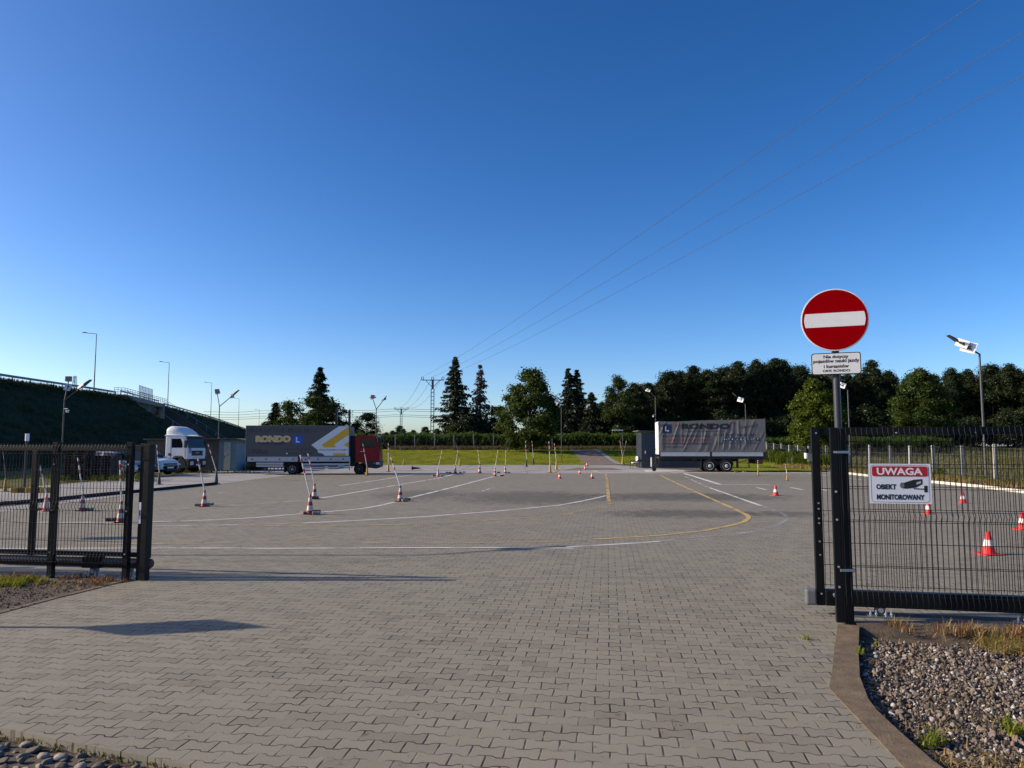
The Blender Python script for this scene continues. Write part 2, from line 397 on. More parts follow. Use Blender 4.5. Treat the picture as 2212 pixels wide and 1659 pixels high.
RK = [(19.0, 6.5)] + [tuple(G(u, v)[:2]) for u, v in ((2211,1065.4),(2120,1054),(2009,1043),(1868.5,1028.6),(1787,1019.3))]
YTOP = G(1200, 1022.5).y
apron = ([tuple(p[:2]) for p in reversed(KL)] + [tuple((POST_R + DR*0.1)[:2])] + [tuple(p[:2]) for p in (POST_E,)] + [tuple(p[:2]) for p in LKERB[1:]] + [(-12, COB[0].y)] + [tuple(p[:2]) for p in COB])
yard = ([tuple(POST_E[:2]), tuple((POST_R + DR*0.1)[:2]), tuple((POST_R + DR*14)[:2]), (19.0, 4.6)] + RK + [(24.0, YTOP), (XL, YTOP), (XL, POST_B.y + 1.3)] + [tuple(POST_C[:2])])
from mathutils.geometry import tessellate_polygon
def flat_poly(mb, pts, z, thick):
    n = len(pts); tri = tessellate_polygon([[Vector((p[0], p[1], 0)) for p in pts]])
    mb.add([(p[0], p[1], z) for p in pts] + [(p[0], p[1], z - thick) for p in pts], [tuple(t) for t in tri] + [(i, n+i, n+(i+1) % n, (i+1) % n) for i in range(n)])
mb = MB(); flat_poly(mb, apron, 0.0, 0.085); struct(mb.build('gateway_paving', MT['paver']))
mb = MB(); flat_poly(mb, yard, 0.0, 0.085); struct(mb.build('yard_paving', MT['paver']))
# concrete slabs: the road along the far edge, and along the XL side
cgap = 0.05
YL = G(1000, 1004.5).y
slabs = MB(); rng = random.Random(3)
def slab_grid(x0, x1, y0, y1, sx, sy, z=0.0):
    x = x0
    while x < x1 - 0.3:
        y = y0; xe = min(x + sx, x1)
        while y < y1 - 0.3:
            ye = min(y + sy, y1)
            slabs.box(x + 0.02, xe - 0.02, y + 0.02, ye - 0.02, -0.085, z + rng.uniform(-0.006, 0.006)); y = ye
        x = xe
slab_grid(XL + 0.0, 15.5, YTOP + cgap, YL, 5.0, 3.2)
slab_grid(15.5, 24.5, YTOP + cgap, YTOP + 2.4, 4.0, 2.4)
slab_grid(-21.5, XL - cgap, 13.0, YL + 2, 3.8, 5.0)
struct(slabs.build('concrete_road', MT['concrete']))
struct(poly_sheet('road_bed', [(-21.6, 12.9), (XL - 0.01, 12.9), (XL-0.01, YTOP+0.01), (24.5, YTOP + 0.01), (24.5, YTOP + 2.5), (15.6, YTOP + 2.5), (15.6, YL), (-21.6, YL+2)], -0.04, MT['soil']))
# lawn on its rise
def grid_sheet(name, x0, x1, y0f, y1, nx, ny, dz, mat, hum=0.0, seed=0):
    rs = np.random.RandomState(seed); xs = np.linspace(x0, x1, nx); V = []
    for x in xs:
        ya = y0f(x); ys = np.linspace(ya, y1, ny); V.append(np.stack([np.full(ny, x), ys], 1))
    V = np.concatenate(V); Z = terrain(V[:,0], V[:,1]) + dz
    if hum: Z += hum * (np.sin(V[:,0]*1.3) * np.sin(V[:,1]*0.9 + V[:,0]*0.4) + rs.uniform(-0.6, 0.6, len(V)))
    i = (np.arange(nx-1)[:, None] * ny + np.arange(ny-1)[None]).ravel()
    return struct(np_mesh(name, np.column_stack([V, Z]), np.stack([i, i+ny, i+ny+1, i+1], 1), mat))
pathx0, pathx1 = 7.55, 10.6
grid_sheet('lawn', -30, pathx0, lambda x: YL + 0.02, 101, 110, 60, 0.02, MT['lawn'], 0.03, 1)
grid_sheet('lawn', pathx1 + 0.6, 15.55, lambda x: YL + 0.02, 101, 30, 60, 0.02, MT['lawn'], 0.03, 2)
grid_sheet('lawn', 15.6, 31, lambda x: YTOP + 2.5, 101, 60, 80, 0.02, MT['lawn'], 0.03, 3)
# brick path up the lawn
MT['path'] = M_('brown_brick_path', (0.17,0.125,0.095), 0.9, var=0.3, scale=3, bump=0.8, bscale=6)
grid_sheet('path', pathx0, pathx1, lambda x: YL + 0.02, 99, 12, 30, 0.03, MT['path'], 0.0, 4)
MT['stone'] = M_('grey_stone_edging', (0.24,0.23,0.21), 0.9, var=0.2, scale=2)
grid_sheet('path_edging', pathx1, pathx1 + 0.6, lambda x: YL + 0.02, 99, 3, 30, 0.06, MT['stone'], 0.0, 5)
a0 = G(1232, 1018); a1 = G(1320, 1018)
struct(poly_sheet('brick_patch', [tuple(G(u, v)[:2]) for u, v in ((1215,1015.2),(1345,1015.2),(1320,1010.5),(1245,1010.5))], 0.012, MT['path']))
struct(poly_sheet('pale_slab', [tuple(G(u, v)[:2]) for u, v in ((1395,1020),(1480,1019.8),(1478,1016),(1390,1015))], 0.012, MT['concrete_w']))
struct(poly_sheet('verge', [(14.0, YTOP+3.6), (15.4, YTOP+3.6), (15.4, YL-0.5), (10.5, YL-0.5)], 0.012, MT['soil']))

# white kerb on the +X side and the dry strip behind it
kb = MB()
for (a, b) in zip(RK[:-1], RK[1:]):
    A = Vector((*a, 0)); B = Vector((*b, 0)); L = (B - A).length; d = (B - A) / L; k = int(L // 1.0) + 1
    for i in range(k):
        p = A + d * (L * i / k); q = A + d * (L * (i + 1) / k - 0.012); ang = math.atan2(d.y, d.x)
        mtx = Matrix.Translation(p) @ Matrix.Rotation(ang, 4, 'Z')
        kb.box(0, (q - p).length, -0.15, 0.0, -0.08, 0.12, M=mtx)
struct(kb.build('white_kerb', M_('whitewashed_kerb', (0.56,0.53,0.47), 0.85, var=0.15, scale=2, dirt=0.45), bevel=0.012))
MT['dryverge'] = grass_ground_mat('dry_verge', [(0.10,0.075,0.035),(0.17,0.125,0.055),(0.05,0.055,0.015)], 1.2)
vp = [(p[0] + 0.16, p[1]) for p in RK] + [(26.5, 66), (25.0, 52), (22.5, 34), (21.2, 20), (20.5, 5)]
struct(poly_sheet('dry_verge', vp, 0.05, MT['dryverge']))

# painted lines
def strip(name, pts, width, mat, z=0.004):
    pts = [Vector((p[0], p[1], 0)) for p in pts]; mb = MB(); vs = []
    # resample
    P = [pts[0]]
    for a, b in zip(pts[:-1], pts[1:]):
        n = max(1, int((b - a).length / 0.8)); P += [a.lerp(b, (i + 1) / n) for i in range(n)]
    rr = random.Random(len(P))
    for k, p in enumerate(P):
        d = (P[min(k+1, len(P)-1)] - P[max(k-1, 0)]); d.normalize(); nrm = Vector((-d.y, d.x, 0)); ww = width * rr.uniform(0.88, 1.1) / 2
        vs += [p + nrm * ww + Vector((0,0,z)), p - nrm * ww + Vector((0,0,z))]
    mb.add(vs, [(2*k, 2*k+1, 2*k+3, 2*k+2) for k in range(len(P)-1)])
    return struct(mb.build(name, mat))
z3 = zm(900, 1750, 1.7015); z4 = zm(2200, 1750, 2.0109); z6 = zm(3032, 1650, 1.952)
def Ls(*segs):
    out = []
    for f, pts in segs: out += [G(*f(*p)) for p in pts]
    return out
WP, WV, YP, YV = MT['white_paint_w'], MT['white_paint_vw'], MT['yellow_paint_w'], MT['yellow_paint_vw']
strip('white_line', Ls((zl, [(0,742),(500,741),(900,740),(1220,738),(1700,722),(2074,703)]), (z3, [(400,472),(620,455),(880,432),(1010,410),(1110,387)])), 0.12, WP)
strip('white_line', Ls((z3, [(1195,362),(1350,325),(1550,275),(1785,213),(1860,191)])), 0.14, WP)
strip('white_line', Ls((zl, [(0,690),(300,665),(700,650),(1220,635)]), (z3, [(0,414),(250,395),(500,375)])), 0.11, WV, 0.0045)
strip('white_line', Ls((z3, [(620,360),(800,330),(1100,277),(1400,228),(1519,198)])), 0.13, WP, 0.0045)
strip('white_line', Ls((z3, [(740,277),(1000,240),(1258,199)])), 0.12, WP)
strip('white_line', Ls((z3, [(500,527),(900,508),(1300,485),(1800,447),(2212,408)]), (z4, [(180,450),(320,420),(372,406)])), 0.12, WP)
strip('white_line', Ls((zl, [(1000,776),(1220,770),(1600,766),(2000,760)]), (z3, [(250,535),(410,531)])), 0.12, WV)
strip('white_line', Ls((zl, [(0,955),(1220,951)]), (z3, [(20,695),(250,697),(500,696),(1000,695),(1480,694),(1640,692),(1950,695),(2212,695)]), (z4, [(120,823)])), 0.095, paint_mat('dashed_white_road_paint', (0.74,0.72,0.68), 0.46))
strip('white_line', Ls((z3, [(880,695.5),(1490,694)])), 0.085, WP, 0.008)
strip('white_line', Ls((z3, [(1640,692),(1950,695.2)])), 0.085, WP, 0.008)
strip('white_line', Ls((z4, [(60,812),(350,797),(600,782),(800,768)])), 0.10, WP)
strip('white_line', Ls((z4, [(800,768),(1000,745),(1200,728),(1400,712),(1600,680),(1720,645),(1800,605),(1815,580),(1780,550),(1700,515),(1600,485)])), 0.10, paint_mat('faded_road_paint', (0.42,0.42,0.43), 0.54))
strip('white_line', Ls((z4, [(1600,485),(1400,415),(1200,345)])), 0.12, WP)
strip('white_line', Ls((z4, [(1200,345),(1100,302),(1000,255)])), 0.12, WV)
strip('white_line', Ls((z4, [(995,230),(1100,262),(1280,318)])), 0.24, WP); strip('white_line', Ls((z4, [(1285,318),(1675,318)])), 0.16, WP)
for a_, b_ in (((1970,228),(2130,247)), ((1565,340),(1640,359)), ((1832,340),(1937,360)), ((2050,348),(2130,368))): strip('white_line', Ls((z4, [a_, b_])), 0.12, WP)
strip('white_line', Ls((z6, [(590,500),(735,500)])), 0.13, WP); strip('white_line', Ls((z6, [(590,455),(735,470)])), 0.13, WP)
strip('white_line', Ls((z3, [(1675,322),(1785,285)])), 0.10, WV); strip('white_line', Ls((z3, [(1600,202),(1750,213)])), 0.10, WV); strip('white_line', Ls((z3, [(1820,225),(1880,212)])), 0.10, WV)
strip('white_line', Ls((zl, [(1480,505),(1620,494)])), 0.10, WV); strip('white_line', Ls((zl, [(1780,500),(1960,478)])), 0.12, WV)
strip('yellow_line', Ls((zl, [(0,925),(600,920),(1220,915)]), (z3, [(0,665),(700,663),(1400,664),(1900,660),(2212,655)]), (z4, [(300,752)])), 0.10, YV, 0.006)
strip('yellow_line', Ls((z4, [(300,752),(800,722),(1150,685),(1400,635),(1470,612),(1500,590),(1505,575),(1490,560),(1400,515),(1150,405),(950,315),(805,245)])), 0.12, YP, 0.006)
strip('yellow_line', Ls((z3, [(100,550),(700,546),(1300,535),(1900,500),(2212,478)]), (z4, [(200,530),(380,497),(418,486),(410,470),(395,430),(385,300),(375,232)])), 0.13, YV, 0.0065)
strip('yellow_line', Ls((z4, [(405,460),(395,430),(385,300),(375,232)])), 0.13, paint_mat('worn_sand_yellow_paint', (0.52,0.36,0.15), 0.46), 0.0085)
zt2 = zm(1600, 1350, 2.765)
strip('white_line', Ls((zt2, [(1735,1332),(2140,1330)])), 0.30, WP, 0.016)
strip('yellow_line', Ls((zt2, [(1590,1418),(1700,1362)])), 0.20, YP, 0.016)
strip('white_line', Ls((zt2, [(730,1390),(1250,1388)])), 0.10, WV, 0.016)

# kerb beside the gravel
kb = MB()
n = len(KL)
ztop = 0.006
for i in range(n - 1):
    a, b, c_, d_ = KL[i], KL[i+1], KR[i+1], KR[i]
    kb.add([(a.x,a.y,ztop),(b.x,b.y,ztop),(c_.x,c_.y,ztop-0.004),(d_.x,d_.y,ztop-0.004),(a.x,a.y,-0.2),(b.x,b.y,-0.2),(c_.x,c_.y,-0.2),(d_.x,d_.y,-0.2)],
           [(0,3,2,1),(0,1,5,4),(2,3,7,6),(4,5,6,7)] + ([(3,0,4,7)] if i == 0 else []))
struct(kb.build('brown_kerb', MT['kerb']))
# gravel bed: soil plus thousands of loose stones
gp = [tuple(p[:2]) for p in KR] + [(9, KR[-1].y)] + [tuple((POST_R + DR*t)[:2]) for t in (7.0, 0.2)]
struct(poly_sheet('gravel_bed', gp, -0.075, MT['soil']))
def ico(sub=1):
    bm = bmesh.new(); bmesh.ops.create_icosphere(bm, subdivisions=sub, radius=1.0); bm.verts.index_update()
    V = np.array([v.co[:] for v in bm.verts]); F = np.array([[v.index for v in f.verts] for f in bm.faces]); bm.free(); return V, F
def rotmats(n, rs):
    q = rs.normal(size=(n, 4)); q /= np.linalg.norm(q, axis=1)[:, None]; w_, x, y, z = q.T
    return np.stack([1-2*(y*y+z*z), 2*(x*y-z*w_), 2*(x*z+y*w_), 2*(x*y+z*w_), 1-2*(x*x+z*z), 2*(y*z-x*w_), 2*(x*z-y*w_), 2*(y*z+x*w_), 1-2*(x*x+y*y)], 1).reshape(n, 3, 3)
def stones(name, P, size, mats, seed, flat=0.6, sub=1, jit=0.28, full_rot=True, tones=None, cuts=6):
    rs = np.random.RandomState(seed); V0, F0 = ico(sub); n = len(P)
    Vs = np.repeat(V0[None], n, 0) * (1 + rs.uniform(-jit, jit, (n, len(V0), 1)))
    for _ in range(cuts):                                  # broken faces
        d = rs.normal(size=(n, 3)); d /= np.linalg.norm(d, axis=1)[:, None]; th = rs.uniform(0.35, 0.75, n)
        ex = np.maximum(np.einsum('nkj,nj->nk', Vs, d) - th[:, None], 0); Vs = Vs - ex[..., None] * d[:, None]
    Vs = Vs * np.stack([rs.uniform(0.75, 1.25, n), rs.uniform(0.6, 1.0, n), rs.uniform(flat*0.7, flat*1.2, n)], 1)[:, None]
    if full_rot: Vs = np.einsum('nij,nkj->nki', rotmats(n, rs), Vs)
    else:
        a = rs.uniform(0, 6.28, n); c_, s_ = np.cos(a), np.sin(a); x = Vs[..., 0].copy(); y = Vs[..., 1].copy()
        Vs[..., 0] = x * c_[:, None] - y * s_[:, None]; Vs[..., 1] = x * s_[:, None] + y * c_[:, None]
    Vs = Vs * np.asarray(size)[:, None, None] + np.asarray(P)[:, None]
    F = (F0[None] + (np.arange(n) * len(V0))[:, None, None]).reshape(-1, 3)
    tone = np.repeat(rs.uniform(0, 1, n), len(V0))
    return np_mesh(name, Vs.reshape(-1, 3), F, mats, attr=tone)
def tone_mat(name, stops, rough=0.9, nscale=40, bump=0.3):
    m, nt, b = new_mat(name); h = N(nt); a = h.n("ShaderNodeAttribute", attribute_name='tone').outputs['Fac']
    c = h.ramp(a, [(p, c4(q)) for p, q in stops]); tc = h.n("ShaderNodeTexCoord").outputs['Object']; nz = h.noise(tc, nscale, 5, 0.7)
    c = h.mix(h.math('MULTIPLY', h.step(nz, 0.4, 0.7), 0.45), c, c4((0.05,0.043,0.038)))
    nt.links.new(c, b.inputs['Base Color']); b.inputs['Roughness'].default_value = rough; b.inputs['Specular IOR Level'].default_value = 0.25
    if bump: h.bump(nz, bump, 0.006, b)
    return m
MT['gravel'] = tone_mat('mixed_crushed_stone', [(0.0,(0.065,0.054,0.046)),(0.35,(0.125,0.102,0.084)),(0.6,(0.19,0.150,0.115)),(0.8,(0.25,0.165,0.105)),(0.9,(0.36,0.32,0.29)),(1.0,(0.50,0.47,0.43))])
rs = np.random.RandomState(11)
def scatter(poly, n, rs, x0=None, x1=None, y0=None, y1=None):
    xs_ = [p[0] for p in poly]; ys_ = [p[1] for p in poly]
    x0 = min(xs_) if x0 is None else x0; x1 = max(xs_) if x1 is None else x1; y0 = min(ys_) if y0 is None else y0; y1 = max(ys_) if y1 is None else y1
    P = []
    while len(P) < n:
        x = rs.uniform(x0, x1, n * 2); y = rs.uniform(y0, y1, n * 2); k = inpoly(x, y, poly); P += list(zip(x[k], y[k]))
    return np.array(P[:n])
P = scatter(gp, 26000, rs, x1=5.6, y0=3.3)
keep = (P[:, 1] < 7.05 - 0.2 * (P[:, 0] - 3.3) + rs.normal(0, 0.12, len(P)))
P = P[keep]; sz = np.minimum(np.exp(rs.normal(math.log(0.0088), 0.45, len(P))), 0.028)
struct(stones('gravel', np.column_stack([P, -0.068 + sz * 0.3 + rs.uniform(0, 0.008, len(P))]), sz * 1.25, MT['gravel'], 5, sub=2, jit=0.10), 'stuff')
a_, b_2 = POST_R + DR * 0.14, POST_R + DR * 8; nn_ = Vector((DR.y, -DR.x, 0))
mb = MB(); q_ = []
for k_ in range(41):
    p_ = a_.lerp(b_2, k_ / 40); w_ = 0.16 + 0.05 * math.sin(k_ * 1.7) + 0.03 * math.sin(k_ * 4.1); q_ += [p_ + Vector((0, 0, 0.006)), p_ + nn_ * w_ * 0.6 + Vector((0, 0, -0.004)), p_ + nn_ * w_ * 1.5 + Vector((0, 0, -0.075))]
mb.add(q_, [(3*k_+j_, 3*k_+j_+1, 3*k_+j_+4, 3*k_+j_+3) for k_ in range(40) for j_ in (0, 1)]); struct(mb.build('soil_strip', MT['soil'], None, True))
# kerb edging and soil beside the other gate
kb = MB()
for a, b in zip(LKERB[:-1], LKERB[1:]):
    d = (b - a).normalized(); nn = Vector((d.y, -d.x, 0));
    if nn.y < 0: nn = -nn
    p, q = a + nn * 0.0, b + nn * 0.0; p2, q2 = a + nn * 0.075, b + nn * 0.075
    kb.add([(p.x,p.y,0.008),(q.x,q.y,0.008),(q2.x,q2.y,0.012),(p2.x,p2.y,0.012),(p2.x,p2.y,-0.1),(q2.x,q2.y,-0.1),(p.x,p.y,-0.1),(q.x,q.y,-0.1)], [(0,1,2,3),(3,2,5,4),(0,6,7,1)])
struct(kb.build('brown_edging', MT['kerb']))
sp_ = [tuple((p + Vector((0.0,0.06,0)))[:2]) for p in LKERB] + [tuple((fence_l_end + Vector((0, 3, 0)))[:2])] + [(XL, POST_B.y+1.28)] + [tuple((POST_C + Vector((0,0.35,0)))[:2])]
struct(poly_sheet('soil_bed', sp_, -0.004, MT['soil']))
rs = np.random.RandomState(12)
lp = [tuple((p + Vector((0.02,0.10,0)))[:2]) for p in LKERB[:-1]] + [(-8.6, 9.9), (-6.2, 9.95), (-5.05, 9.72)]
P = scatter(lp, 3000, rs, x0=-7.4); sz = np.minimum(np.exp(rs.normal(math.log(0.0065), 0.55, len(P))), 0.022)
struct(stones('soil_crumbs', np.column_stack([P, sz * 0.2]), sz, tone_mat('soil_crumb', [(0,(0.07,0.048,0.031)),(0.7,(0.12,0.085,0.055)),(0.93,(0.17,0.13,0.09)),(1,(0.34,0.30,0.23))]), 6), 'stuff')
# cobbles in the near corner
cp = [tuple(p[:2]) for p in COB] + [(0.2, 2.6), (-6, 2.6)]
struct(poly_sheet('cobble_bed', cp, -0.055, MT['soil']))
rs = np.random.RandomState(13); P = []
y = 2.7; row = 0
while y < 6.0:
    x = -6.0 + (row % 2) * 0.06
    while x < 0.2:
        P.append((x + rs.uniform(-0.018, 0.018), y + rs.uniform(-0.015, 0.015))); x += 0.105 * rs.uniform(0.85, 1.2)
    y += 0.075; row += 1
P = np.array(P); k = inpoly(P[:,0], P[:,1] + 0.03, cp); P = P[k]; sz = rs.uniform(0.022, 0.046, len(P))
struct(stones('cobblestones', np.column_stack([P, np.full(len(P), -0.046) + rs.uniform(-0.012, 0.008, len(P))]), sz,
       tone_mat('rough_cobble', [(0,(0.11,0.092,0.07)),(0.5,(0.20,0.175,0.14)),(1,(0.33,0.29,0.24))], nscale=28, bump=0.9), 7, flat=0.55, sub=2, jit=0.20, full_rot=False, cuts=4), 'stuff')

# ------------------------------------------------------------------ grass tufts
def blades(name, P, h, nper, spread, mat, seed, width=0.006, lean=0.6, kind='stuff', parent=None):
    rs = np.random.RandomState(seed); P = np.asarray(P, float)
    if P.shape[1] == 2: P = np.column_stack([P, np.zeros(len(P))])
    n = len(P) * nper; B = np.repeat(P, nper, 0) + np.column_stack([rs.normal(0, spread, n), rs.normal(0, spread, n), np.zeros(n)])
    H = np.repeat(np.broadcast_to(h, len(P)), nper) * rs.uniform(0.45, 1.1, n); a = rs.uniform(0, 6.283, n); le = H * lean * rs.uniform(0.15, 1.3, n)
    d = np.column_stack([np.cos(a), np.sin(a), np.zeros(n)]); s = np.column_stack([-np.sin(a), np.cos(a), np.zeros(n)]) * (width * rs.uniform(0.6, 1.3, n))[:, None]
    up = np.array([0, 0, 1.0])
    p1 = B + d * (le * 0.3)[:, None] + up * (H * 0.55)[:, None]; p2 = B + d * le[:, None] + up * (H * np.sqrt(np.clip(1 - (lean*0.5)**2, 0.15, 1)))[:, None]
    V = np.stack([B - s, B + s, p1 + s * 0.8, p1 - s * 0.8, p2 + s*0.12, p2 - s*0.12], 1).reshape(-1, 3)
    i = np.arange(n) * 6; F = np.concatenate([np.stack([i, i+1, i+2, i+3], 1), np.stack([i+3, i+2, i+4, i+5], 1)])
    o = np_mesh(name, V, F, mat, parent=parent, attr=np.repeat(rs.uniform(0, 1, n), 6))
    if kind: o['kind'] = kind
    return o
MT['blade_green'] = leaf_mat('fresh_grass_blade', (0.10,0.14,0.02), (0.26,0.27,0.035), 0.35)
MT['blade_dry'] = leaf_mat('dry_straw_blade', (0.20,0.13,0.05), (0.42,0.30,0.12), 0.25)
MT['blade_brown'] = leaf_mat('withered_blade', (0.12,0.06,0.03), (0.28,0.15,0.07), 0.2)
rs = np.random.RandomState(21)
fl = lambda t, off: POST_C - DL * t + Vector((DL.y, -DL.x, 0)) * off
P = [tuple(fl(rs.uniform(0.9, 3.4), rs.uniform(-0.1, 0.75) * 1.0)[:2]) for _ in range(330)]
P = [p for p in P if inpoly(np.array([p[0]]), np.array([p[1]]), lp)[0]]
blades('grass_tufts', P, 0.09, 16, 0.025, MT['blade_green'], 22, 0.005, 0.9)
P = [tuple(fl(rs.uniform(-0.1, 3.4), rs.uniform(-0.06, 0.45))[:2]) for _ in range(60)]
blades('dry_grass', P, 0.085, 16, 0.03, MT['blade_brown'], 23, 0.005, 1.0)
P = [tuple(fl(rs.uniform(-0.1, 3.4), rs.uniform(-0.06, 0.8))[:2]) for _ in range(170)]
P = [p for p in P if inpoly(np.array([p[0]]), np.array([p[1]]), lp)[0]]
blades('straw', P, 0.05, 5, 0.05, MT['blade_dry'], 24, 0.004, 2.2)
fr = lambda t, off: POST_R + DR * t + Vector((DR.y, -DR.x, 0)) * off
P = [tuple(fr(rs.uniform(0.45, 3.2), rs.uniform(0.0, 0.3))[:2]) for _ in range(44)]
blades('dry_grass', [(p[0], p[1], -0.015) for p in P], 0.11, 20, 0.035, MT['blade_brown'], 25, 0.004, 0.7)
blades('straw', [(p[0]+0.05, p[1]-0.03, -0.02) for p in P], 0.13, 10, 0.04, MT['blade_dry'], 26, 0.004, 0.8)
P = [tuple(fr(1.15 + abs(rs.normal(0.6, 0.6)), rs.uniform(0.1, 0.75))[:2]) for _ in range(230)]
blades('straw', [(p[0], p[1], -0.05) for p in P], 0.11, 9, 0.07, MT['blade_dry'], 27, 0.0035, 2.2)
blades('grass_tufts', [(p[0], p[1], -0.06) for p in P[::3]], 0.10, 14, 0.06, MT['blade_green'], 28, 0.0045, 1.2)
P = [zk(x, y) for x, y in ((1520,1215),(1540,1225),(1470,1250),(2150,1150),(2165,1140),(2130,1165),(2090,1100))]
blades('weeds', [tuple(G(*p, -0.05)) for p in P], 0.085, 26, 0.02, MT['blade_green'], 29, 0.006, 0.9)
P = [zk(x, y) for x, y in ((540,430),(535,425),(950,525),(960,540),(1080,470))]
blades('weeds', [tuple(G(*p, 0.0)) for p in P], 0.06, 14, 0.015, MT['blade_green'], 30, 0.004, 1.0)
P = [zk(rs.uniform(1400, 2212), rs.uniform(1370, 1440)) for _ in range(14)]
blades('straw', [tuple(G(*p, -0.06)) for p in P], 0.10, 8, 0.05, MT['blade_dry'], 31, 0.004, 2.0)
P = [zk(rs.uniform(960, 2212), rs.uniform(340, 1300)) for _ in range(80)]
blades('straw', [tuple(G(*p, -0.045)) for p in P], 0.10, 2, 0.06, MT['blade_dry'], 32, 0.0035, 2.5)
P = [tuple((p.lerp(q, t) + Vector((0.03*rs.normal(), 0.03*rs.normal(), -0.04)))) for p, q in zip(COB[1:6], COB[2:7]) for t in np.linspace(0, 1, 14)]
blades('moss_tufts', P, 0.03, 10, 0.02, leaf_mat('moss', (0.07,0.07,0.015), (0.15,0.13,0.03), 0.2), 33, 0.004, 1.0)
# a few crumbs and stalks lying on the paving
P = np.array([tuple(G(*p)) for p in [(rs.uniform(250, 1750), rs.uniform(1240, 1640)) for _ in range(120)]])
struct(stones('litter_crumbs', P + [0,0,0.003], np.exp(rs.normal(math.log(0.004), 0.5, len(P))), MT['gravel'], 8), 'stuff')
P = np.array([tuple(G(*p)) for p in [(rs.uniform(1450, 1840), rs.uniform(1340, 1640)) for _ in range(22)]])
blades('straw', P + [0,0,0.004], 0.05, 1, 0.01, MT['blade_dry'], 34, 0.003, 3.0)

# ================================================================== gates and fences
def wire_panel(name, x0, x1, z0, z1, folds, horiz, y, parent, mat, step=0.05, r=0.0026, fd=0.028, horns=0.03):
    prof = [(z0, 0)]
    for zf in sorted(folds): prof += [(zf - 0.055, 0), (zf, -fd), (zf + 0.055, 0)]
    prof += [(z1 + horns, 0)]
    xs = np.arange(x0 + step / 2, x1, step); off = r * np.array([(-1,-1),(1,-1),(1,1),(-1,1)]); V = []; F = []; o = 0
    for x in xs:
        for (z, dy) in prof:
            for ox, oy in off: V.append((x + ox, y + dy + oy, z))
        for k in range(len(prof) - 1):
            for i in range(4): F.append((o + k*4 + i, o + k*4 + (i+1) % 4, o + k*4 + 4 + (i+1) % 4, o + k*4 + 4 + i))
        o += 4 * len(prof)
    hs = list(horiz)
    for zf in folds: hs += [zf - 0.055, zf + 0.055]
    for z in hs:
        for xx in (x0, x1):
            for oy, oz in off: V.append((xx, y + r*1.6 + oy, z + oz))
        for i in range(4): F.append((o + i, o + (i+1) % 4, o + 4 + (i+1) % 4, o + 4 + i))
        o += 8
    return np_mesh(name, V, F, mat, parent=parent)
def fence_post(parent, x, y, h, wd=0.062, mat=None, zs=()):
    m = MB(); m.box(x - wd/2, x + wd/2, y - wd/2, y + wd/2, 0, h); m.box(x - wd/2 - 0.003, x + wd/2 + 0.003, y - wd/2 - 0.003, y + wd/2 + 0.003, h, h + 0.02)
    for z in zs: m.cyl((x, y - wd/2, z), (x, y - wd/2 - 0.010, z), 0.011, n=8, mi=1)
    return m.build('post', [mat or MT['black'], MT['galv']], parent)
MT['wire'] = M_('black_coated_wire', (0.006,0.0065,0.008), 0.5, var=0.1, spec=0.25)
HOR = [0.33, 0.556, 0.79, 1.356, 1.58]
# --- fence and gate leaf on the +X side
fR = thing('mesh_fence', 'black welded wire fence behind the gravel bed, carrying the white and red camera notice', 'fence', POST_R, ANG_R)
fence_post(fR, 0, 0, 1.93, 0.066, zs=[0.35, 0.55, 1.02, 1.3, 1.7]); fence_post(fR, 2.55, 0, 1.93, 0.066); fence_post(fR, 5.1, 0, 1.93, 0.066)
wire_panel('wire_panel', 0.035, 7.5, 0.17, 1.92, [0.23, 1.075, 1.86], HOR[1:], -0.045, fR, MT['wire'])
gR = thing('sliding_gate', 'open black wire gate leaf parked behind the fence with the camera notice', 'gate', POST_R + Vector((-DR.y, DR.x, 0)) * 0.33 + DR * 0.08, ANG_R)
m = MB(); m.box(-0.235, -0.155, -0.04, 0.04, 0.10, 1.96); m.box(-0.155, 7.5, -0.03, 0.03, 1.88, 1.96); m.box(1.9, 1.96, -0.03, 0.03, 0.29, 1.86); mfr = m
m = MB(); m.box(-0.155, 7.5, -0.06, 0.06, 0.10, 0.26); m.build('bottom_beam', MT['black'], gR, bevel=0.015)
wire_panel('wire_panel', -0.155, 7.5, 0.28, 1.88, [1.02], [0.30, 0.51, 0.74, 1.31, 1.53, 1.75], 0.04, gR, MT['wire'], horns=0.06)
m = MB(); m.box(-0.345, -0.238, -0.055, 0.055, 0.10, 0.26); m.build('end_stop', M_('grey_plastic_cap', (0.13,0.135,0.14), 0.5, var=0.1), gR, bevel=0.018)
m = mfr
for x, zs in ((-0.19, (1.90,0.22,0.62,0.76,0.95,1.0,1.1,1.16)), (0.6, (1.90,0.25)), (1.35, (1.90,0.25)), (2.2, (1.9,0.25))):
    for z in zs: m.cyl((x, -0.04, z), (x, -0.05, z), 0.009, n=8, mi=1)
m.cyl((-0.06, -0.06, 0.215), (-0.06, -0.075, 0.215), 0.022, n=12, mi=1); m.build('frame', [MT['black'], MT['galv']], gR)
m = MB(); m.box(-0.275, -0.235, -0.03, 0.02, 1.60, 1.68, ); m.build('bracket', MT['grey_metal'], gR)
m = MB(); m.lathe([(0.020,0),(0.022,0.04),(0.020,0.06)], 14, M=Matrix.Translation((-0.29, -0.01, 1.63))); s_ = m.build('photocell', MT['white'], gR)
m = MB(); m.lathe([(0.023,0),(0.027,0.02),(0.022,0.045),(0.008,0.055)], 14, M=Matrix.Translation((-0.29, -0.01, 1.69))); m.build('dome', MT['rubber'], s_)
MT['rope'] = M_('yellowed_cord', (0.45,0.36,0.2), 0.8)
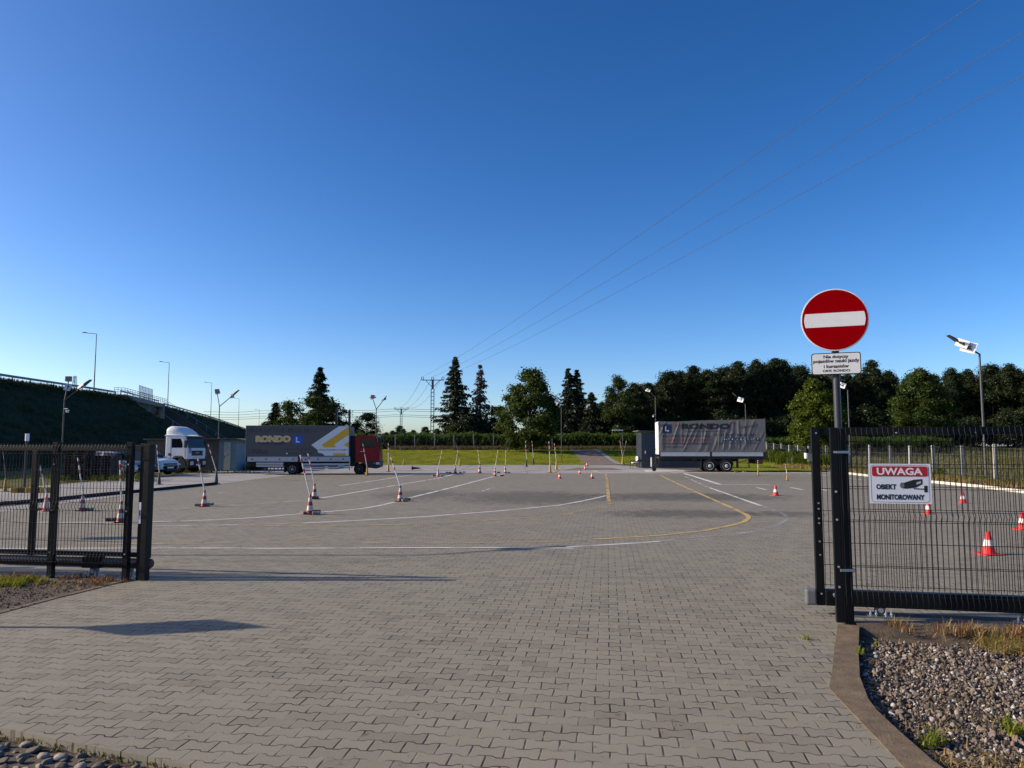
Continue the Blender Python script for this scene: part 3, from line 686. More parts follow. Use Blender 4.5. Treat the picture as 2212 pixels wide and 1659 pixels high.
def roller(name, label, loc, ang):
    t = thing(name, label, 'gate roller', loc, ang, 'galvanised gate rollers')
    m = MB(); m.box(-0.12, 0.12, -0.06, 0.06, 0.0, 0.012)
    for x in (-0.10, 0.10, -0.045, 0.045):
        m.cyl((x, -0.045, 0.012), (x, -0.045, 0.075), 0.008, n=8); m.cyl((x, -0.045, 0.03), (x, -0.045, 0.045), 0.014, n=6)
    m.build('base_plate', MT['galv'], t)
    m = MB(); m.box(-0.05, 0.05, -0.035, 0.035, 0.012, 0.125); m.build('wheel_block', MT['grey_metal'], t, bevel=0.01)
    m = MB(); m.cyl((0, -0.036, 0.075), (0, -0.05, 0.075), 0.026, n=14); m.build('wheel', MT['galv'], t)
    return t
roller('gate_roller', 'galvanised gate roller beside the brown kerb, under the end of the parked gate leaf', gR.location + DR * 0.38 + Vector((0,0,0.0)), ANG_R)
roller('gate_roller', 'galvanised gate roller above the straw of the gravel bed', gR.location + DR * 1.75, ANG_R)
m = MB(); m.box(0.0, 8.0, -0.13, 0.13, -0.15, -0.002, M=Matrix.Translation(gR.location) @ Matrix.Rotation(ANG_R, 4, 'Z'))
o = m.build('gate_foundation', MT['kerb']); struct(o)
m = MB(); m.box(0.1, 8.0, -0.095, -0.075, 0.0, 0.018, M=Matrix.Translation(gR.location) @ Matrix.Rotation(ANG_R, 4, 'Z')); m.box(0.1, 8.0, 0.075, 0.095, 0.0, 0.03, M=Matrix.Translation(gR.location) @ Matrix.Rotation(ANG_R, 4, 'Z'))
struct(m.build('gate_rail', MT['grey_metal']))
# --- fence and gate leaf on the other side
fL = thing('mesh_fence', 'black welded wire fence on posts above the yellow grass and bare soil', 'fence', POST_C, ANG_L)
dB = (POST_C - POST_B).length; HL = 1.80
for x in (0, -dB, -dB - 2.5, -dB - 5.0): fence_post(fL, x, 0, HL, 0.072, zs=[0.34, 0.9, 1.52])
wire_panel('wire_panel', -dB - 6.5, -0.03, 0.20, HL - 0.03, [0.27, 0.96, 1.72], [0.5, 0.73, 1.2, 1.45], -0.05, fL, MT['wire'])
pE = thing('gate_post', 'black double gate post with white lock plate at the end of the fence', 'post', POST_E, ANG_L)
m = MB(); m.box(-0.065, -0.004, -0.04, 0.04, 0, 1.80); m.box(0.0, 0.075, -0.05, 0.05, 0, 1.79); m.build('upright', MT['black'], pE, bevel=0.004)
m = MB(); m.box(-0.055, -0.02, -0.046, -0.0405, 0.74, 1.02); m.build('lock_plate', MT['white'], pE); m = MB(); m.box(-0.044, -0.032, -0.05, -0.046, 0.84, 0.92); m.build('latch', MT['rubber'], pE)
gL = thing('sliding_gate', 'open black wire gate leaf with round bottom beam behind the yellow grass', 'gate', POST_C + Vector((-DL.y, DL.x, 0)) * 0.2, ANG_L)
m = MB(); m.box(-6.5, 0.20, -0.03, 0.03, 1.70, 1.78); m.box(0.12, 0.20, -0.03, 0.03, 0.26, 1.70); m.box(-1.66, -1.58, -0.03, 0.03, 0.26, 1.70); m.box(-6.5, 0.2, -0.03, 0.03, 0.27, 0.33); m.build('frame', MT['black'], gL, bevel=0.004)
m = MB(); m.cyl((-6.5, -0.02, 0.19), (0.23, -0.02, 0.19), 0.065, n=20); m.cyl((0.23, -0.02, 0.19), (0.25, -0.02, 0.19), 0.05, n=16); m.build('bottom_beam', M_('glossy_black_beam', (0.015,0.016,0.018), 0.28, var=0.1), gL, True)
m = MB(); m.box(-0.75, -0.48, -0.10, 0.02, 0.12, 0.27); m.build('guide_box', MT['rubber'], gL, bevel=0.01)
roller('gate_roller', 'galvanised gate roller beside the end post above the bare soil', gL.location + DL * -0.1, ANG_L)
roller('gate_roller', 'galvanised gate roller behind the withered tufts beside the soil bed', gL.location - DL * 0.62, ANG_L)
# --- no-entry sign
SX, SY = 3.36, 7.64
sg = thing('no_entry_sign', 'round red no entry sign with white bar and lettered plate on a dark pole', 'road sign', (SX, SY, 0), 0)
m = MB(); m.cyl((0,0,0), (0,0,3.36), 0.036, n=20); m.lathe([(0.037,3.36),(0.02,3.375)], 20); m.build('pole', MT['dark_pole'], sg, True)
for z in (0.52, 1.70):
    m = MB(); m.lathe([(0.041,z-0.018),(0.041,z+0.018)], 20); m.box(-0.07, 0.070, -0.094, -0.085, z-0.012, z+0.012); m.box(0.06,0.075,-0.09,0.0,z-0.018,z+0.018)
    m.build('clamp', MT['galv'], sg)
gpst = thing('gate_post', 'thick black gate post at the foot of the round no entry sign', 'post', (SX + 0.012, SY - 0.058, 0), R(-4))
m = MB(); m.box(-0.045, 0.045, -0.02, 0.015, 0, 1.92); m.box(-0.048, 0.048, -0.023, 0.018, 1.92, 1.935); m.build('upright', MT['black'], gpst)
YAW = R(-21)
MR = Matrix.Rotation(YAW, 4, 'Z')
def disc(mb, r, y0, y1, cz, n=72, M=MR): mb.prism([(r*math.cos(2*math.pi*i/n), cz + r*math.sin(2*math.pi*i/n)) for i in range(n)], y0, y1, M=M)
pc = at(1805.2, 690.6, SY - 0.06); CZ = pc.z; DRD = 0.325
MT['sign_red'] = M_('red_sign_sheeting', (0.235,0.0006,0.003), 0.6, var=0.06, scale=4, dirt=0.05, spec=0.0)
MT['sign_white'] = M_('white_sign_sheeting', (0.62,0.62,0.62), 0.45, var=0.04, scale=5, dirt=0.12)
m = MB(); disc(m, DRD, -0.062, -0.045, CZ); dsk = m.build('sign_disc', MT['sign_white'], sg, bevel=0.004)
m = MB(); disc(m, DRD - 0.012, -0.0645, -0.0622, CZ); m.build('red_field', MT['sign_red'], dsk)
wb = []
hb, hw = 0.073, 0.292
for i in range(13): z = -hb + 2*hb*i/12; wb.append((math.sqrt(hw*hw - z*z*1.4), CZ + z))
for i in range(13): z = hb - 2*hb*i/12; wb.append((-math.sqrt(hw*hw - z*z*1.4), CZ + z))
m = MB(); m.prism(wb, -0.067, -0.0647, M=MR); m.build('white_bar', MT['sign_white'], dsk)
# ------------------------------------------------------------------ text
_fc = {}
def text_geom(s, bold=0.0):
    k = (s, bold)
    if k in _fc: return _fc[k]
    cu = bpy.data.curves.new('lettering', 'FONT'); cu.body = s; cu.size = 1.0; cu.offset = bold; cu.resolution_u = 3
    ob = bpy.data.objects.new('lettering', cu); COL.objects.link(ob)
    dg = bpy.context.evaluated_depsgraph_get(); dg.update()
    me = bpy.data.meshes.new_from_object(ob.evaluated_get(dg))
    V = np.array([v.co[:2] for v in me.vertices]) if len(me.vertices) else np.zeros((0,2)); F = [tuple(p.vertices) for p in me.polygons]
    bpy.data.objects.remove(ob); bpy.data.curves.remove(cu); bpy.data.meshes.remove(me)
    _fc[k] = (V, F); return V, F
def text(s, x0, x1, z0, z1, y, mat, parent, bold=0.0, shear=0.0, fn=None, name='lettering', M=None, rot=0.0, depth=0.0):
    """lettering in the local x-z plane facing -y, scaled to the box x0..x1, z0..z1"""
    V, F = text_geom(s, bold); lo = V.min(0); hi = V.max(0); q = (V - lo) / np.maximum(hi - lo, 1e-6)
    X = x0 + q[:,0] * (x1 - x0) + shear * q[:,1] * (z1 - z0); Z = z0 + q[:,1] * (z1 - z0) + rot * q[:,0] * (x1 - x0)
    # one object per word: islands of the outline whose gap is under a third of an em belong together
    par = list(range(len(V)))
    def root(i):
        while par[i] != i: par[i] = par[par[i]]; i = par[i]
        return i
    for f in F:
        for i in f[1:]: par[root(i)] = root(f[0])
    isl = {}
    for i in range(len(V)): isl.setdefault(root(i), []).append(i)
    items = sorted(((V[ix, 0].min(), V[ix, 0].max(), ix) for ix in isl.values()), key=lambda q: q[0]); words = []
    for lo_, hi_, ix in items:
        if words and lo_ - words[-1][0] < 0.24: words[-1][0] = max(words[-1][0], hi_); words[-1][1] += ix
        else: words.append([hi_, list(ix)])
    last = None
    for _, ix in words:
        mp = {i: n for n, i in enumerate(ix)}; pts = [Vector((X[i], y, Z[i])) for i in ix]; fs = [tuple(mp[i] for i in f) for f in F if f[0] in mp]
        me = bpy.data.meshes.new(name)
        if fn is not None:
            bm = bmesh.new(); vs = [bm.verts.new(p) for p in pts]
            for f in fs:
                try: bm.faces.new([vs[i] for i in f])
                except ValueError: pass
            for _k in range(4):
                bmesh.ops.triangulate(bm, faces=bm.faces)
                bmesh.ops.subdivide_edges(bm, edges=[e for e in bm.edges if e.calc_length() > 0.035], cuts=1)
            bmesh.ops.triangulate(bm, faces=bm.faces)
            for v in bm.verts: v.co.y = fn(v.co.x, v.co.z) + y
            bm.to_mesh(me); bm.free()
        else:
            if M is not None: pts = [M @ p for p in pts]
            me.from_pydata([tuple(p) for p in pts], [], fs)
        me.materials.append(mat); me.update()
        last = bpy.data.objects.new(name, me); COL.objects.link(last); last.parent = parent
    return last
def rrect(x0, x1, z0, z1, r, n=5):
    p = []
    for cx, cz, a0 in ((x1-r, z1-r, 0), (x0+r, z1-r, 90), (x0+r, z0+r, 180), (x1-r, z0+r, 270)):
        for i in range(n + 1): a = R(a0 + 90*i/n); p.append((cx + r*math.cos(a), cz + r*math.sin(a)))
    return p
MT['ink'] = M_('black_print', (0.012,0.012,0.014), 0.5, var=0.1)
MT['ink_grey'] = M_('dark_grey_print', (0.03,0.03,0.033), 0.6, var=0.1)
pt = at(1807.5, 785.5, SY - 0.05); PZ = pt.z
m = MB(); m.prism(rrect(-0.235, 0.235, PZ-0.113, PZ+0.113, 0.025), -0.058, -0.045, M=MR); pl = m.build('plate', MT['ink'], sg)
m = MB(); m.prism(rrect(-0.226, 0.226, PZ-0.104, PZ+0.104, 0.02), -0.0605, -0.0582, M=MR); m.build('white_field', MT['sign_white'], pl)
for s, x, z, hh in (('Nie dotyczy', 0.118, 0.054, 0.040), ('pojazdów nauki jazdy', 0.218, 0.008, 0.043), ('i kursantów', 0.118, -0.037, 0.033), ('OKK RONDO', 0.130, -0.086, 0.030)):
    text(s, -x, x, PZ + z - (0.008 if s[0] != 'O' else 0), PZ + z + hh - 0.004, -0.0616, MT['ink'], pl, 0.03, M=MR)
# --- camera notice on the mesh
un = thing('warning_notice', 'white rectangular notice with red header and camera drawing hung on the wire mesh', 'sign', fR.location + DR * 0.310 + Vector((-DR.y, DR.x, 0)) * -0.056, ANG_R)
nz1, nz0, nw = 1.585, 1.190, 0.572
m = MB(); m.box(0, nw, -0.004, 0, nz0, nz1); brd = m.build('board', M_('white_notice_board', (0.70,0.72,0.76), 0.35, var=0.03), un)
m = MB(); m.prism(rrect(0.03, nw-0.03, nz1-0.125, nz1-0.025, 0.02), -0.0062, -0.0042); m.build('red_header', M_('red_print', (0.42,0.010,0.025), 0.4, var=0.05), un)
text('UWAGA', 0.075, nw-0.075, nz1-0.112, nz1-0.04, -0.0075, MT['white'], un, 0.03)
text('OBIEKT', 0.064, 0.250, nz0+0.140, nz0+0.192, -0.0055, MT['ink'], un, 0.045)
text('MONITOROWANY', 0.066, 0.505, nz0+0.038, nz0+0.092, -0.0055, MT['ink'], un, 0.045)
m = MB()
outer = rrect(0.018, nw-0.018, nz0+0.013, nz1-0.013, 0.03); inner = rrect(0.021, nw-0.021, nz0+0.016, nz1-0.016, 0.027); k = len(outer)
m.add([(x, -0.0048, z) for x, z in outer] + [(x, -0.0048, z) for x, z in inner], [(i, (i+1) % k, k + (i+1) % k, k + i) for i in range(k)]); m.build('border', MT['ink'], un)
cx, cz = 0.39, nz0 + 0.19
m = MB()
m.prism([(cx-0.055,cz-0.042),(cx+0.035,cz-0.03),(cx+0.10,cz+0.005),(cx+0.10,cz+0.055),(cx+0.02,cz+0.048),(cx-0.055,cz+0.022)], -0.0056, -0.0042)
m.prism([(cx-0.085,cz-0.035),(cx-0.055,cz-0.04),(cx-0.055,cz+0.02),(cx-0.085,cz+0.015)], -0.0056, -0.0042)
m.prism([(cx+0.02,cz-0.045),(cx+0.125,cz-0.05),(cx+0.125,cz-0.04),(cx+0.02,cz-0.035)], -0.0056, -0.0042)
m.prism([(cx+0.115,cz-0.075),(cx+0.145,cz-0.075),(cx+0.145,cz-0.01),(cx+0.115,cz-0.01)], -0.0056, -0.0042)
cp_ = m.build('camera_drawing', MT['ink'], un)
m = MB(); m.prism([(cx-0.085 + 0.021*math.cos(a/16*6.283), cz-0.009 + 0.03*math.sin(a/16*6.283)) for a in range(16)], -0.0064, -0.0058); m.build('lens', MT['grey_metal'], cp_)
m = MB(); m.prism([(cx+0.04,cz-0.008),(cx+0.092,cz+0.014),(cx+0.092,cz+0.045),(cx+0.04,cz+0.028)], -0.0066, -0.0058); m.build('side_label', MT['ink_grey'], cp_)
text('VIDEO', cx+0.045, cx+0.088, cz-0.002, cz+0.02, -0.0072, MT['white'], cp_, 0.03, rot=0.38)
# ================================================================== vehicles
MT['tarp_dark'] = M_('dark_grey_tarpaulin', (0.094,0.087,0.082), 0.55, var=0.06, scale=1.5, bump=0.15, bscale=12, dirt=0.1)
MT['tarp_grey'] = M_('grey_tarpaulin', (0.150,0.142,0.135), 0.6, var=0.1, scale=1.5, bump=0.1, bscale=60, dirt=0.15)
MT['alu'] = M_('dull_aluminium', (0.46,0.47,0.48), 0.5, metal=0.25, var=0.1, scale=2, dirt=0.15)
MT['chassis'] = M_('black_chassis_paint', (0.012,0.012,0.013), 0.7, var=0.3, scale=5, dirt=0.2)
MT['red_cab'] = M_('dark_red_cab_paint', (0.26,0.004,0.009), 0.45, var=0.08, scale=1.5, dirt=0.05, spec=0.3)
MT['plastic'] = M_('black_trim_plastic', (0.016,0.016,0.018), 0.55, var=0.2, scale=8)
MT['lamp_glass'] = M_('clear_headlamp', (0.55,0.56,0.58), 0.12, var=0.15, scale=20, spec=0.9)
MT['orange_lens'] = M_('amber_lens', (0.75,0.22,0.02), 0.25, var=0.1)
MT['red_lens'] = M_('red_lens', (0.13,0.006,0.006), 0.25, var=0.1)
MT['car_white'] = M_('white_car_paint', (0.72,0.73,0.75), 0.22, var=0.03, scale=2, coat=0.6)
MT['car_silver'] = M_('silver_car_paint', (0.42,0.44,0.48), 0.25, metal=0.4, var=0.03, scale=2, coat=0.6)
MT['rim_grey'] = M_('grey_wheel_rim', (0.30,0.30,0.31), 0.5, metal=0.3, var=0.15, scale=8, dirt=0.3)
MT['rim_white'] = M_('pale_wheel_rim', (0.50,0.50,0.49), 0.55, var=0.15, scale=8, dirt=0.35)
MT['rim_dark'] = M_('dark_wheel_rim', (0.045,0.04,0.04), 0.55, var=0.3, scale=8, dirt=0.3)
MT['hub_red'] = M_('red_hub', (0.22,0.03,0.025), 0.55, var=0.3, scale=8, dirt=0.3)
MT['yellow_print'] = M_('yellow_print', (0.80,0.43,0.03), 0.5, var=0.05)
MT['gold_print'] = M_('golden_print', (0.60,0.36,0.10), 0.5, var=0.05)
MT['white_print'] = M_('white_print', (0.76,0.76,0.77), 0.5, var=0.04)
MT['blue_print'] = M_('blue_print', (0.015,0.10,0.42), 0.45, var=0.05)
MT['navy_print'] = M_('navy_print', (0.010,0.017,0.055), 0.5, var=0.05)
MT['red_text'] = M_('dark_red_print', (0.28,0.05,0.045), 0.5, var=0.05)

def wheel(parent, cx, y, cz, r, wd, rim, side=-1, hub=None, holes=6, dual=False):
    """one wheel: tyre plus its rim and hub, axle along y; its outer face at y"""
    t = bpy.data.objects.new('wheel', None); COL.objects.link(t); t.parent = parent; t.location = (cx, y, cz); t.empty_display_size = 0.2
    Rm = Matrix.Rotation(R(90) * (1 if side < 0 else -1), 4, 'X')       # lathe z -> outward
    pr = [(r*0.60,-wd),(r*0.9,-wd),(r*0.985,-wd*0.9),(r,-wd*0.75),(r,-wd*0.25),(r*0.985,-wd*0.1),(r*0.9,0),(r*0.66,0.0),(r*0.62,-0.02)]
    m = MB(); m.lathe(pr, 32, M=Rm); m.build('tyre', MT['rubber'], t, True)
    m = MB(); m.lathe([(r*0.62,-0.05),(r*0.63,-0.008),(r*0.57,-0.004),(r*0.54,-0.03),(r*0.40,-0.05),(r*0.30,-0.04),(r*0.28,-0.005),(r*0.14,0.005)], 32, M=Rm)
    for i in range(holes):
        a = 6.283 * i / holes
        m.cyl(Rm @ Vector((r*0.45*math.cos(a), r*0.45*math.sin(a), -0.06)), Rm @ Vector((r*0.45*math.cos(a), r*0.45*math.sin(a), -0.036)), r*0.075, n=10, mi=1)
    m.build('rim', [rim, MT['chassis']], t, True)
    m = MB(); m.lathe([(r*0.20,-0.01),(r*0.20,0.012),(r*0.12,0.03),(r*0.05,0.032)], 20, M=Rm); m.build('hub', hub or rim, t, True)
    if dual:
        m = MB(); m.lathe([(r*0.5,-wd*2.2),(r*0.97,-wd*2.2),(r,-wd*2.0),(r,-wd*1.3),(r*0.97,-wd*1.15),(r*0.5,-wd*1.15)], 32, M=Rm); m.build('inner_tyre', MT['rubber'], t, True)
    return t

# ---------------------------------------------------------------- red-cab box lorry
TS = 171.9
pL = G(528.5, 1025.7)
lorry = thing('box_lorry', 'box lorry with red cab and grey tarpaulin body with yellow lettering and a white arrow', 'lorry', pL, R(5))
X = lambda x: (x - 175) / TS
Z = lambda y: (1437 - y) / TS
W = 2.4
m = MB(); m.box(0, X(1292), 0.0, W, Z(1240), Z(902)); m.build('cargo_box', MT['tarp_dark'], lorry, bevel=0.03)
cargo = bpy.data.objects['cargo_box']
m = MB(); m.box(X(1292)+0.002, X(1296), 0.03, W-0.03, Z(1290), Z(906)); m.build('bulkhead', M_('grey_bulkhead', (0.15,0.15,0.16), 0.5), lorry, bevel=0.02)
m = MB(); m.box(-0.015, 0.03, -0.012, W + 0.012, Z(1295), Z(900)); m.box(0.0, X(1295), -0.012, 0.03, Z(904), Z(898)); m.build('edge_trim', M_('grey_edge_trim', (0.20,0.20,0.21), 0.5), lorry)
for a, b in ((200, 740), (764, 1302)):
    m = MB(); m.box(X(a), X(b), -0.03, 0.02, Z(1294), Z(1240)); m.box(X(a), X(b), -0.038, -0.031, Z(1252), Z(1246)); m.box(X(a), X(b), -0.036, -0.031, Z(1290), Z(1284))
    sb = m.build('side_board', MT['alu'], lorry)
    hs = (250, 400, 545, 690) if a < 500 else (825, 960, 1098, 1235)
    for hx in hs: m = MB(); m.box(X(hx-8), X(hx+8), -0.045, -0.032, Z(1274), Z(1262)); m.build('handle', MT['chassis'], sb)
m = MB(); m.box(X(742), X(762), -0.02, 0.05, Z(1296), Z(1236)); m.build('stanchion', MT['chassis'], lorry)
m = MB(); m.box(X(180), X(205), -0.015, W, Z(1300), Z(1240)); m.build('rear_corner', MT['chassis'], lorry)
m = MB(); m.box(0.1, X(1345), 0.25, W-0.25, Z(1315), Z(1296)); m.box(0.15, X(1360), 0.75, 0.85, Z(1350), Z(1312)); m.box(0.15, X(1360), W-0.85, W-0.75, Z(1350), Z(1312))
m.box(X(880), X(1020), 0.12, 0.65, Z(1378), Z(1312)); m.box(X(1060), X(1170), 0.3, 0.9, Z(1378), Z(1310)); m.box(0.0, 0.12, 0.1, W-0.1, Z(1350), Z(1330)); m.cyl((X(682), 0.3, Z(1379)), (X(682), W-0.3, Z(1379)), 0.09)
m.build('chassis', MT['chassis'], lorry)
m = MB(); m.box(X(1175), X(1245), -0.02, 0.45, Z(1374), Z(1336)); m.build('fuel_tank', MT['alu'], lorry, bevel=0.04)
for a, b, z in ((295,585,(1326,1304)),(295,585,(1350,1332)),(790,1302,(1336,1314)),(790,1302,(1371,1350))):
    m = MB(); m.box(X(a), X(b), -0.02, 0.01, Z(z[0]), Z(z[1])); m.build('guard_rail', MT['alu'], lorry)
m = MB(); m.box(X(1296), X(1308), -0.024, 0.03, Z(1392), Z(1240)); m.build('guard_post', MT['alu'], lorry)
# mudguards
def arch(name, parent, cx, cz, r, y0, y1, a0=0, a1=180, th=0.03, mat=None):
    n = 16; po = [(cx + r*math.cos(R(a0+(a1-a0)*i/n)), cz + r*math.sin(R(a0+(a1-a0)*i/n))) for i in range(n+1)]
    pi_ = [(cx + (r-th)*math.cos(R(a1-(a1-a0)*i/n)), cz + (r-th)*math.sin(R(a1-(a1-a0)*i/n))) for i in range(n+1)]
    m = MB()
    for k in range(n):
        a, b, c, d = po[k], po[k+1], pi_[n-k-1], pi_[n-k]; m.prism([a, b, c, d], y0, y1)
    return m.build(name, mat or MT['plastic'], parent)
rw = 0.345
arch('mudguard', lorry, X(682), rw, 0.43, 0.0, 0.6, 15, 165)
m = MB(); m.box(X(590), X(606), 0.02, 0.55, Z(1410), Z(1330)); m.build('mud_flap', MT['rubber'], lorry)
wheel(lorry, X(682), 0.0, rw, rw, 0.22, MT['rim_grey'], dual=True); wheel(lorry, X(682), W, rw, rw, 0.22, MT['rim_grey'], 1, dual=True)
wheel(lorry, X(1405), 0.05, rw, rw, 0.24, MT['rim_dark'], hub=MT['hub_red']); wheel(lorry, X(1405), W-0.05, rw, rw, 0.24, MT['rim_dark'], 1, hub=MT['hub_red'])
# cab: profile with a wheel arch, extruded, roof edges bevelled
cxw = X(1405); ra = 0.47
prof = [(cxw + ra*math.cos(R(180 - i*180/12)), rw + ra*math.sin(R(180 - i*180/12)) * 0.98) for i in range(1, 12) if rw + ra*math.sin(R(180 - i*180/12)) > Z(1316) and cxw + ra*math.cos(R(180 - i*180/12)) > X(1356)] \
     + [(cxw + ra, Z(1318)), (X(1600), Z(1318)), (X(1628), Z(1310)), (X(1630), Z(1230)), (X(1622), Z(1160)), (X(1598), Z(1022)), (X(1580), Z(1008)), (X(1400), Z(1004)), (X(1356), Z(1012))]
m = MB(); m.prism(prof, 0.03, W - 0.05); cab = m.build('cab', MT['red_cab'], lorry, bevel=0.05, seg=3)
m = MB(); m.prism([(X(1414),Z(1142)),(X(1410),Z(1052)),(X(1420),Z(1044)),(X(1560),Z(1044)),(X(1574),Z(1056)),(X(1584),Z(1142))], 0.018, 0.028); m.build('side_window', MT['glass'], cab)
ln = MB()
for (a, b) in (((1412,1300),(1408,1040)), ((1408,1040),(1585,1040)), ((1590,1040),(1612,1250)), ((1420,1255),(1612,1255))):
    ln.cyl((X(a[0]), 0.026, Z(a[1])), (X(b[0]), 0.026, Z(b[1])), 0.007, n=6)
ln.build('door_seam', MT['chassis'], cab)
m = MB(); m.box(X(1412), X(1465), 0.008, 0.026, Z(1186), Z(1180)); m.build('badge', MT['alu'], cab)
m = MB(); m.box(X(1555), X(1592), 0.005, 0.03, Z(1180), Z(1166)); m.build('door_handle', MT['plastic'], cab)
m = MB(); m.box(X(1398), X(1426), 0.012, 0.03, Z(1235), Z(1208)); m.build('air_vent', MT['plastic'], cab)
m = MB(); m.prism([(X(1594.5),Z(1008)),(X(1627),Z(1165)),(X(1633),Z(1165)),(X(1602),Z(1012))], 0.2, W-0.2); m.build('windscreen', MT['glass'], cab)
m = MB(); m.prism([(X(1490),Z(1292)),(X(1628),Z(1284)),(X(1637),Z(1300)),(X(1634),Z(1362)),(X(1600),Z(1372)),(X(1520),Z(1366)),(X(1492),Z(1335))], 0.0, W-0.0); bmp = m.build('bumper', MT['plastic'], lorry, bevel=0.03)
m = MB(); m.box(X(1590), X(1630), -0.008, 0.10, Z(1328), Z(1302)); m.build('headlight', MT['lamp_glass'], bmp)
m = MB(); m.box(X(1566), X(1578), -0.010, 0.02, Z(1316), Z(1304)); m.build('side_marker', MT['orange_lens'], bmp)
arch('wheel_arch', lorry, cxw, rw, ra + 0.03, -0.01, 0.08, 8, 172, 0.05)
for sy in (-0.30, W + 0.02):
    m = MB(); m.box(X(1605), X(1638), sy, sy + 0.26, Z(1085), Z(1030)); mi_ = m.build('mirror', MT['plastic'], lorry, bevel=0.03)
    m = MB(); m.tube([(X(1585), 0.1 if sy < 0 else W-0.1, Z(1036)), (X(1612), sy + 0.13, Z(1026)), (X(1622), sy + 0.13, Z(1040))], 0.018); m.build('mirror_arm', MT['plastic'], mi_)
m = MB(); m.box(X(1298), X(1362), 0.35, W-0.35, Z(1330), Z(1010)); m.build('intake_housing', MT['chassis'], lorry)
m = MB(); m.box(X(1470), X(1600), 0.2, W-0.2, Z(1365), Z(1330)); m.build('engine_bay', MT['chassis'], lorry)
# graphics
def tprint(s, x0, x1, y0, y1, mat, bold=0.0, shear=0.0, par=cargo, off=-0.006): return text(s, X(x0), X(x1), Z(y1), Z(y0), off, mat, par, bold, shear)
m = MB(); m.prism([(X(a), Z(b)) for a, b in ((1180,903),(1289,903),(1289,1230),(1030,1230),(1005,1206),(955,1196),(952,1166),(882,1112))], -0.005, -0.001); m.build('white_arrow', MT['white_print'], cargo)
for pts in (((1289,906),(1289,1000),(1140,1098),(1132,1112),(1158,1138),(1018,1138),(995,1112)), ((1289,1075),(1289,1138),(1250,1122),(1237,1108)), ((1108,1203),(1262,1203),(1255,1230),(1135,1230))):
    m = MB(); m.prism([(X(a), Z(b)) for a, b in pts], -0.009, -0.006); m.build('yellow_band', MT['yellow_print'], cargo)
tprint('ZDAJ RAZEM Z NAMI !', 966, 1276, 1158, 1178, MT['ink'], 0.008, off=-0.008)
tprint('RONDO', 281, 658, 1009, 1081, MT['white_print'], 0.085, off=-0.004); tprint('RONDO', 287, 652, 1014, 1076, MT['yellow_print'], 0.045, off=-0.008)
m = MB(); m.prism(rrect(X(681), X(788), Z(1104), Z(1006), 0.06), -0.005, -0.001); m.build('blue_square', MT['blue_print'], cargo)
tprint('L', 714, 756, 1026, 1084, MT['white_print'], 0.03, off=-0.008)
tprint('NAUKA JAZDY', 325, 602, 1090, 1111, MT['ink'], 0.025)
tprint('BW  //  A1  //  A2  //  A  /  B  /  B+E  /  C  /  C+E', 212, 852, 934, 951, MT['ink'], 0.025)
tprint('KURSY PRAWA JAZDY NA WSZYSTKIE KATEGORIE - KURSY DOSZKALANIA', 210, 940, 962, 975, MT['ink_grey'], 0.01)
tprint('zadzwoń do nas', 210, 345, 1153, 1165, MT['ink_grey'], 0.01); tprint('t. 502 663 341', 212, 412, 1171, 1188, MT['ink_grey'], 0.02); tprint('t. 17 225 55 03', 212, 418, 1191, 1208, MT['ink_grey'], 0.02)
tprint('Łańcut, ul. Piłsudskiego 4', 590, 866, 1150, 1166, MT['ink_grey'], 0.01); tprint('facebook.com/oskrondo', 636, 896, 1197, 1212, MT['ink_grey'], 0.01)
m = MB(); m.prism(rrect(X(612), X(628), Z(1213), Z(1197), 0.01), -0.006, -0.001); m.build('small_emblem', MT['white_print'], cargo)

# ---------------------------------------------------------------- tarpaulin trailer
pT = G(1424.8, 1019.4); XS = 153.9
trailer = thing('box_trailer', 'two-axle trailer with creased light grey tarpaulin and dark lettering', 'trailer', pT, R(-6))
X = lambda x: (x - 545) / XS
Z = lambda y: (1405 - y) / XS
LT = X(1682); W = 2.45; zb_, ztl, ztc, ztr = Z(1192), Z(853), Z(841), Z(829)
def ztop(x):
    t = np.clip(np.asarray(x) / LT, 0, 1); return np.interp(t, [0, 0.15, 0.48, 0.52, 0.8, 1.0], [ztl, ztl - 0.02, ztc, ztc, ztr - 0.05, ztr])
rs = np.random.RandomState(4); FOLDS = []
for k in range(46):
    FOLDS.append((rs.uniform(-0.4, LT + 0.9), rs.uniform(-0.1, 0.75), rs.uniform(0.05, 0.16), rs.uniform(0.004, 0.018), rs.uniform(-0.1, 0.5), rs.uniform(0.5, 1.1)))
for x_, sl in ((1.1,0.5),(1.9,0.45),(2.55,0.62),(3.2,0.30),(4.2,0.12),(5.0,0.10),(5.55,-0.02),(6.0,-0.12),(4.6,0.2),(2.2,0.7)): FOLDS.append((x_, sl, rs.uniform(0.045, 0.075), rs.uniform(0.014, 0.028), rs.uniform(-0.1, 0.25), rs.uniform(0.6, 1.05)))
def crease(x, z):
    x = np.asarray(x, float); z = np.asarray(z, float); t = (z - zb_) / (ztc - zb_); y = np.zeros_like(x)
    for (x0, sl, wd, am, t0, t1) in FOLDS:
        c = x0 + sl * (t - 0.5) * 1.6; env = smooth((t - t0) / 0.15) * smooth((t1 - t) / 0.15)
        d = (x - c) / wd; y -= am * env * np.exp(-d * d) - am * 0.5 * env * np.exp(-(d - 1.6) ** 2)
    edge = smooth(np.minimum(np.minimum(x, LT - x) / 0.12, 1)) * smooth(np.minimum(t, 1.02 - t) / 0.08)
    return y * edge - 0.02 * np.sin(np.clip(t, 0, 1) * math.pi)
nx, nz_ = 420, 110
gx = np.linspace(0, LT, nx); gt = np.linspace(0, 1, nz_); XX, TT = np.meshgrid(gx, gt); ZZ = zb_ + TT * (ztop(XX) - zb_); YY = crease(XX, ZZ)
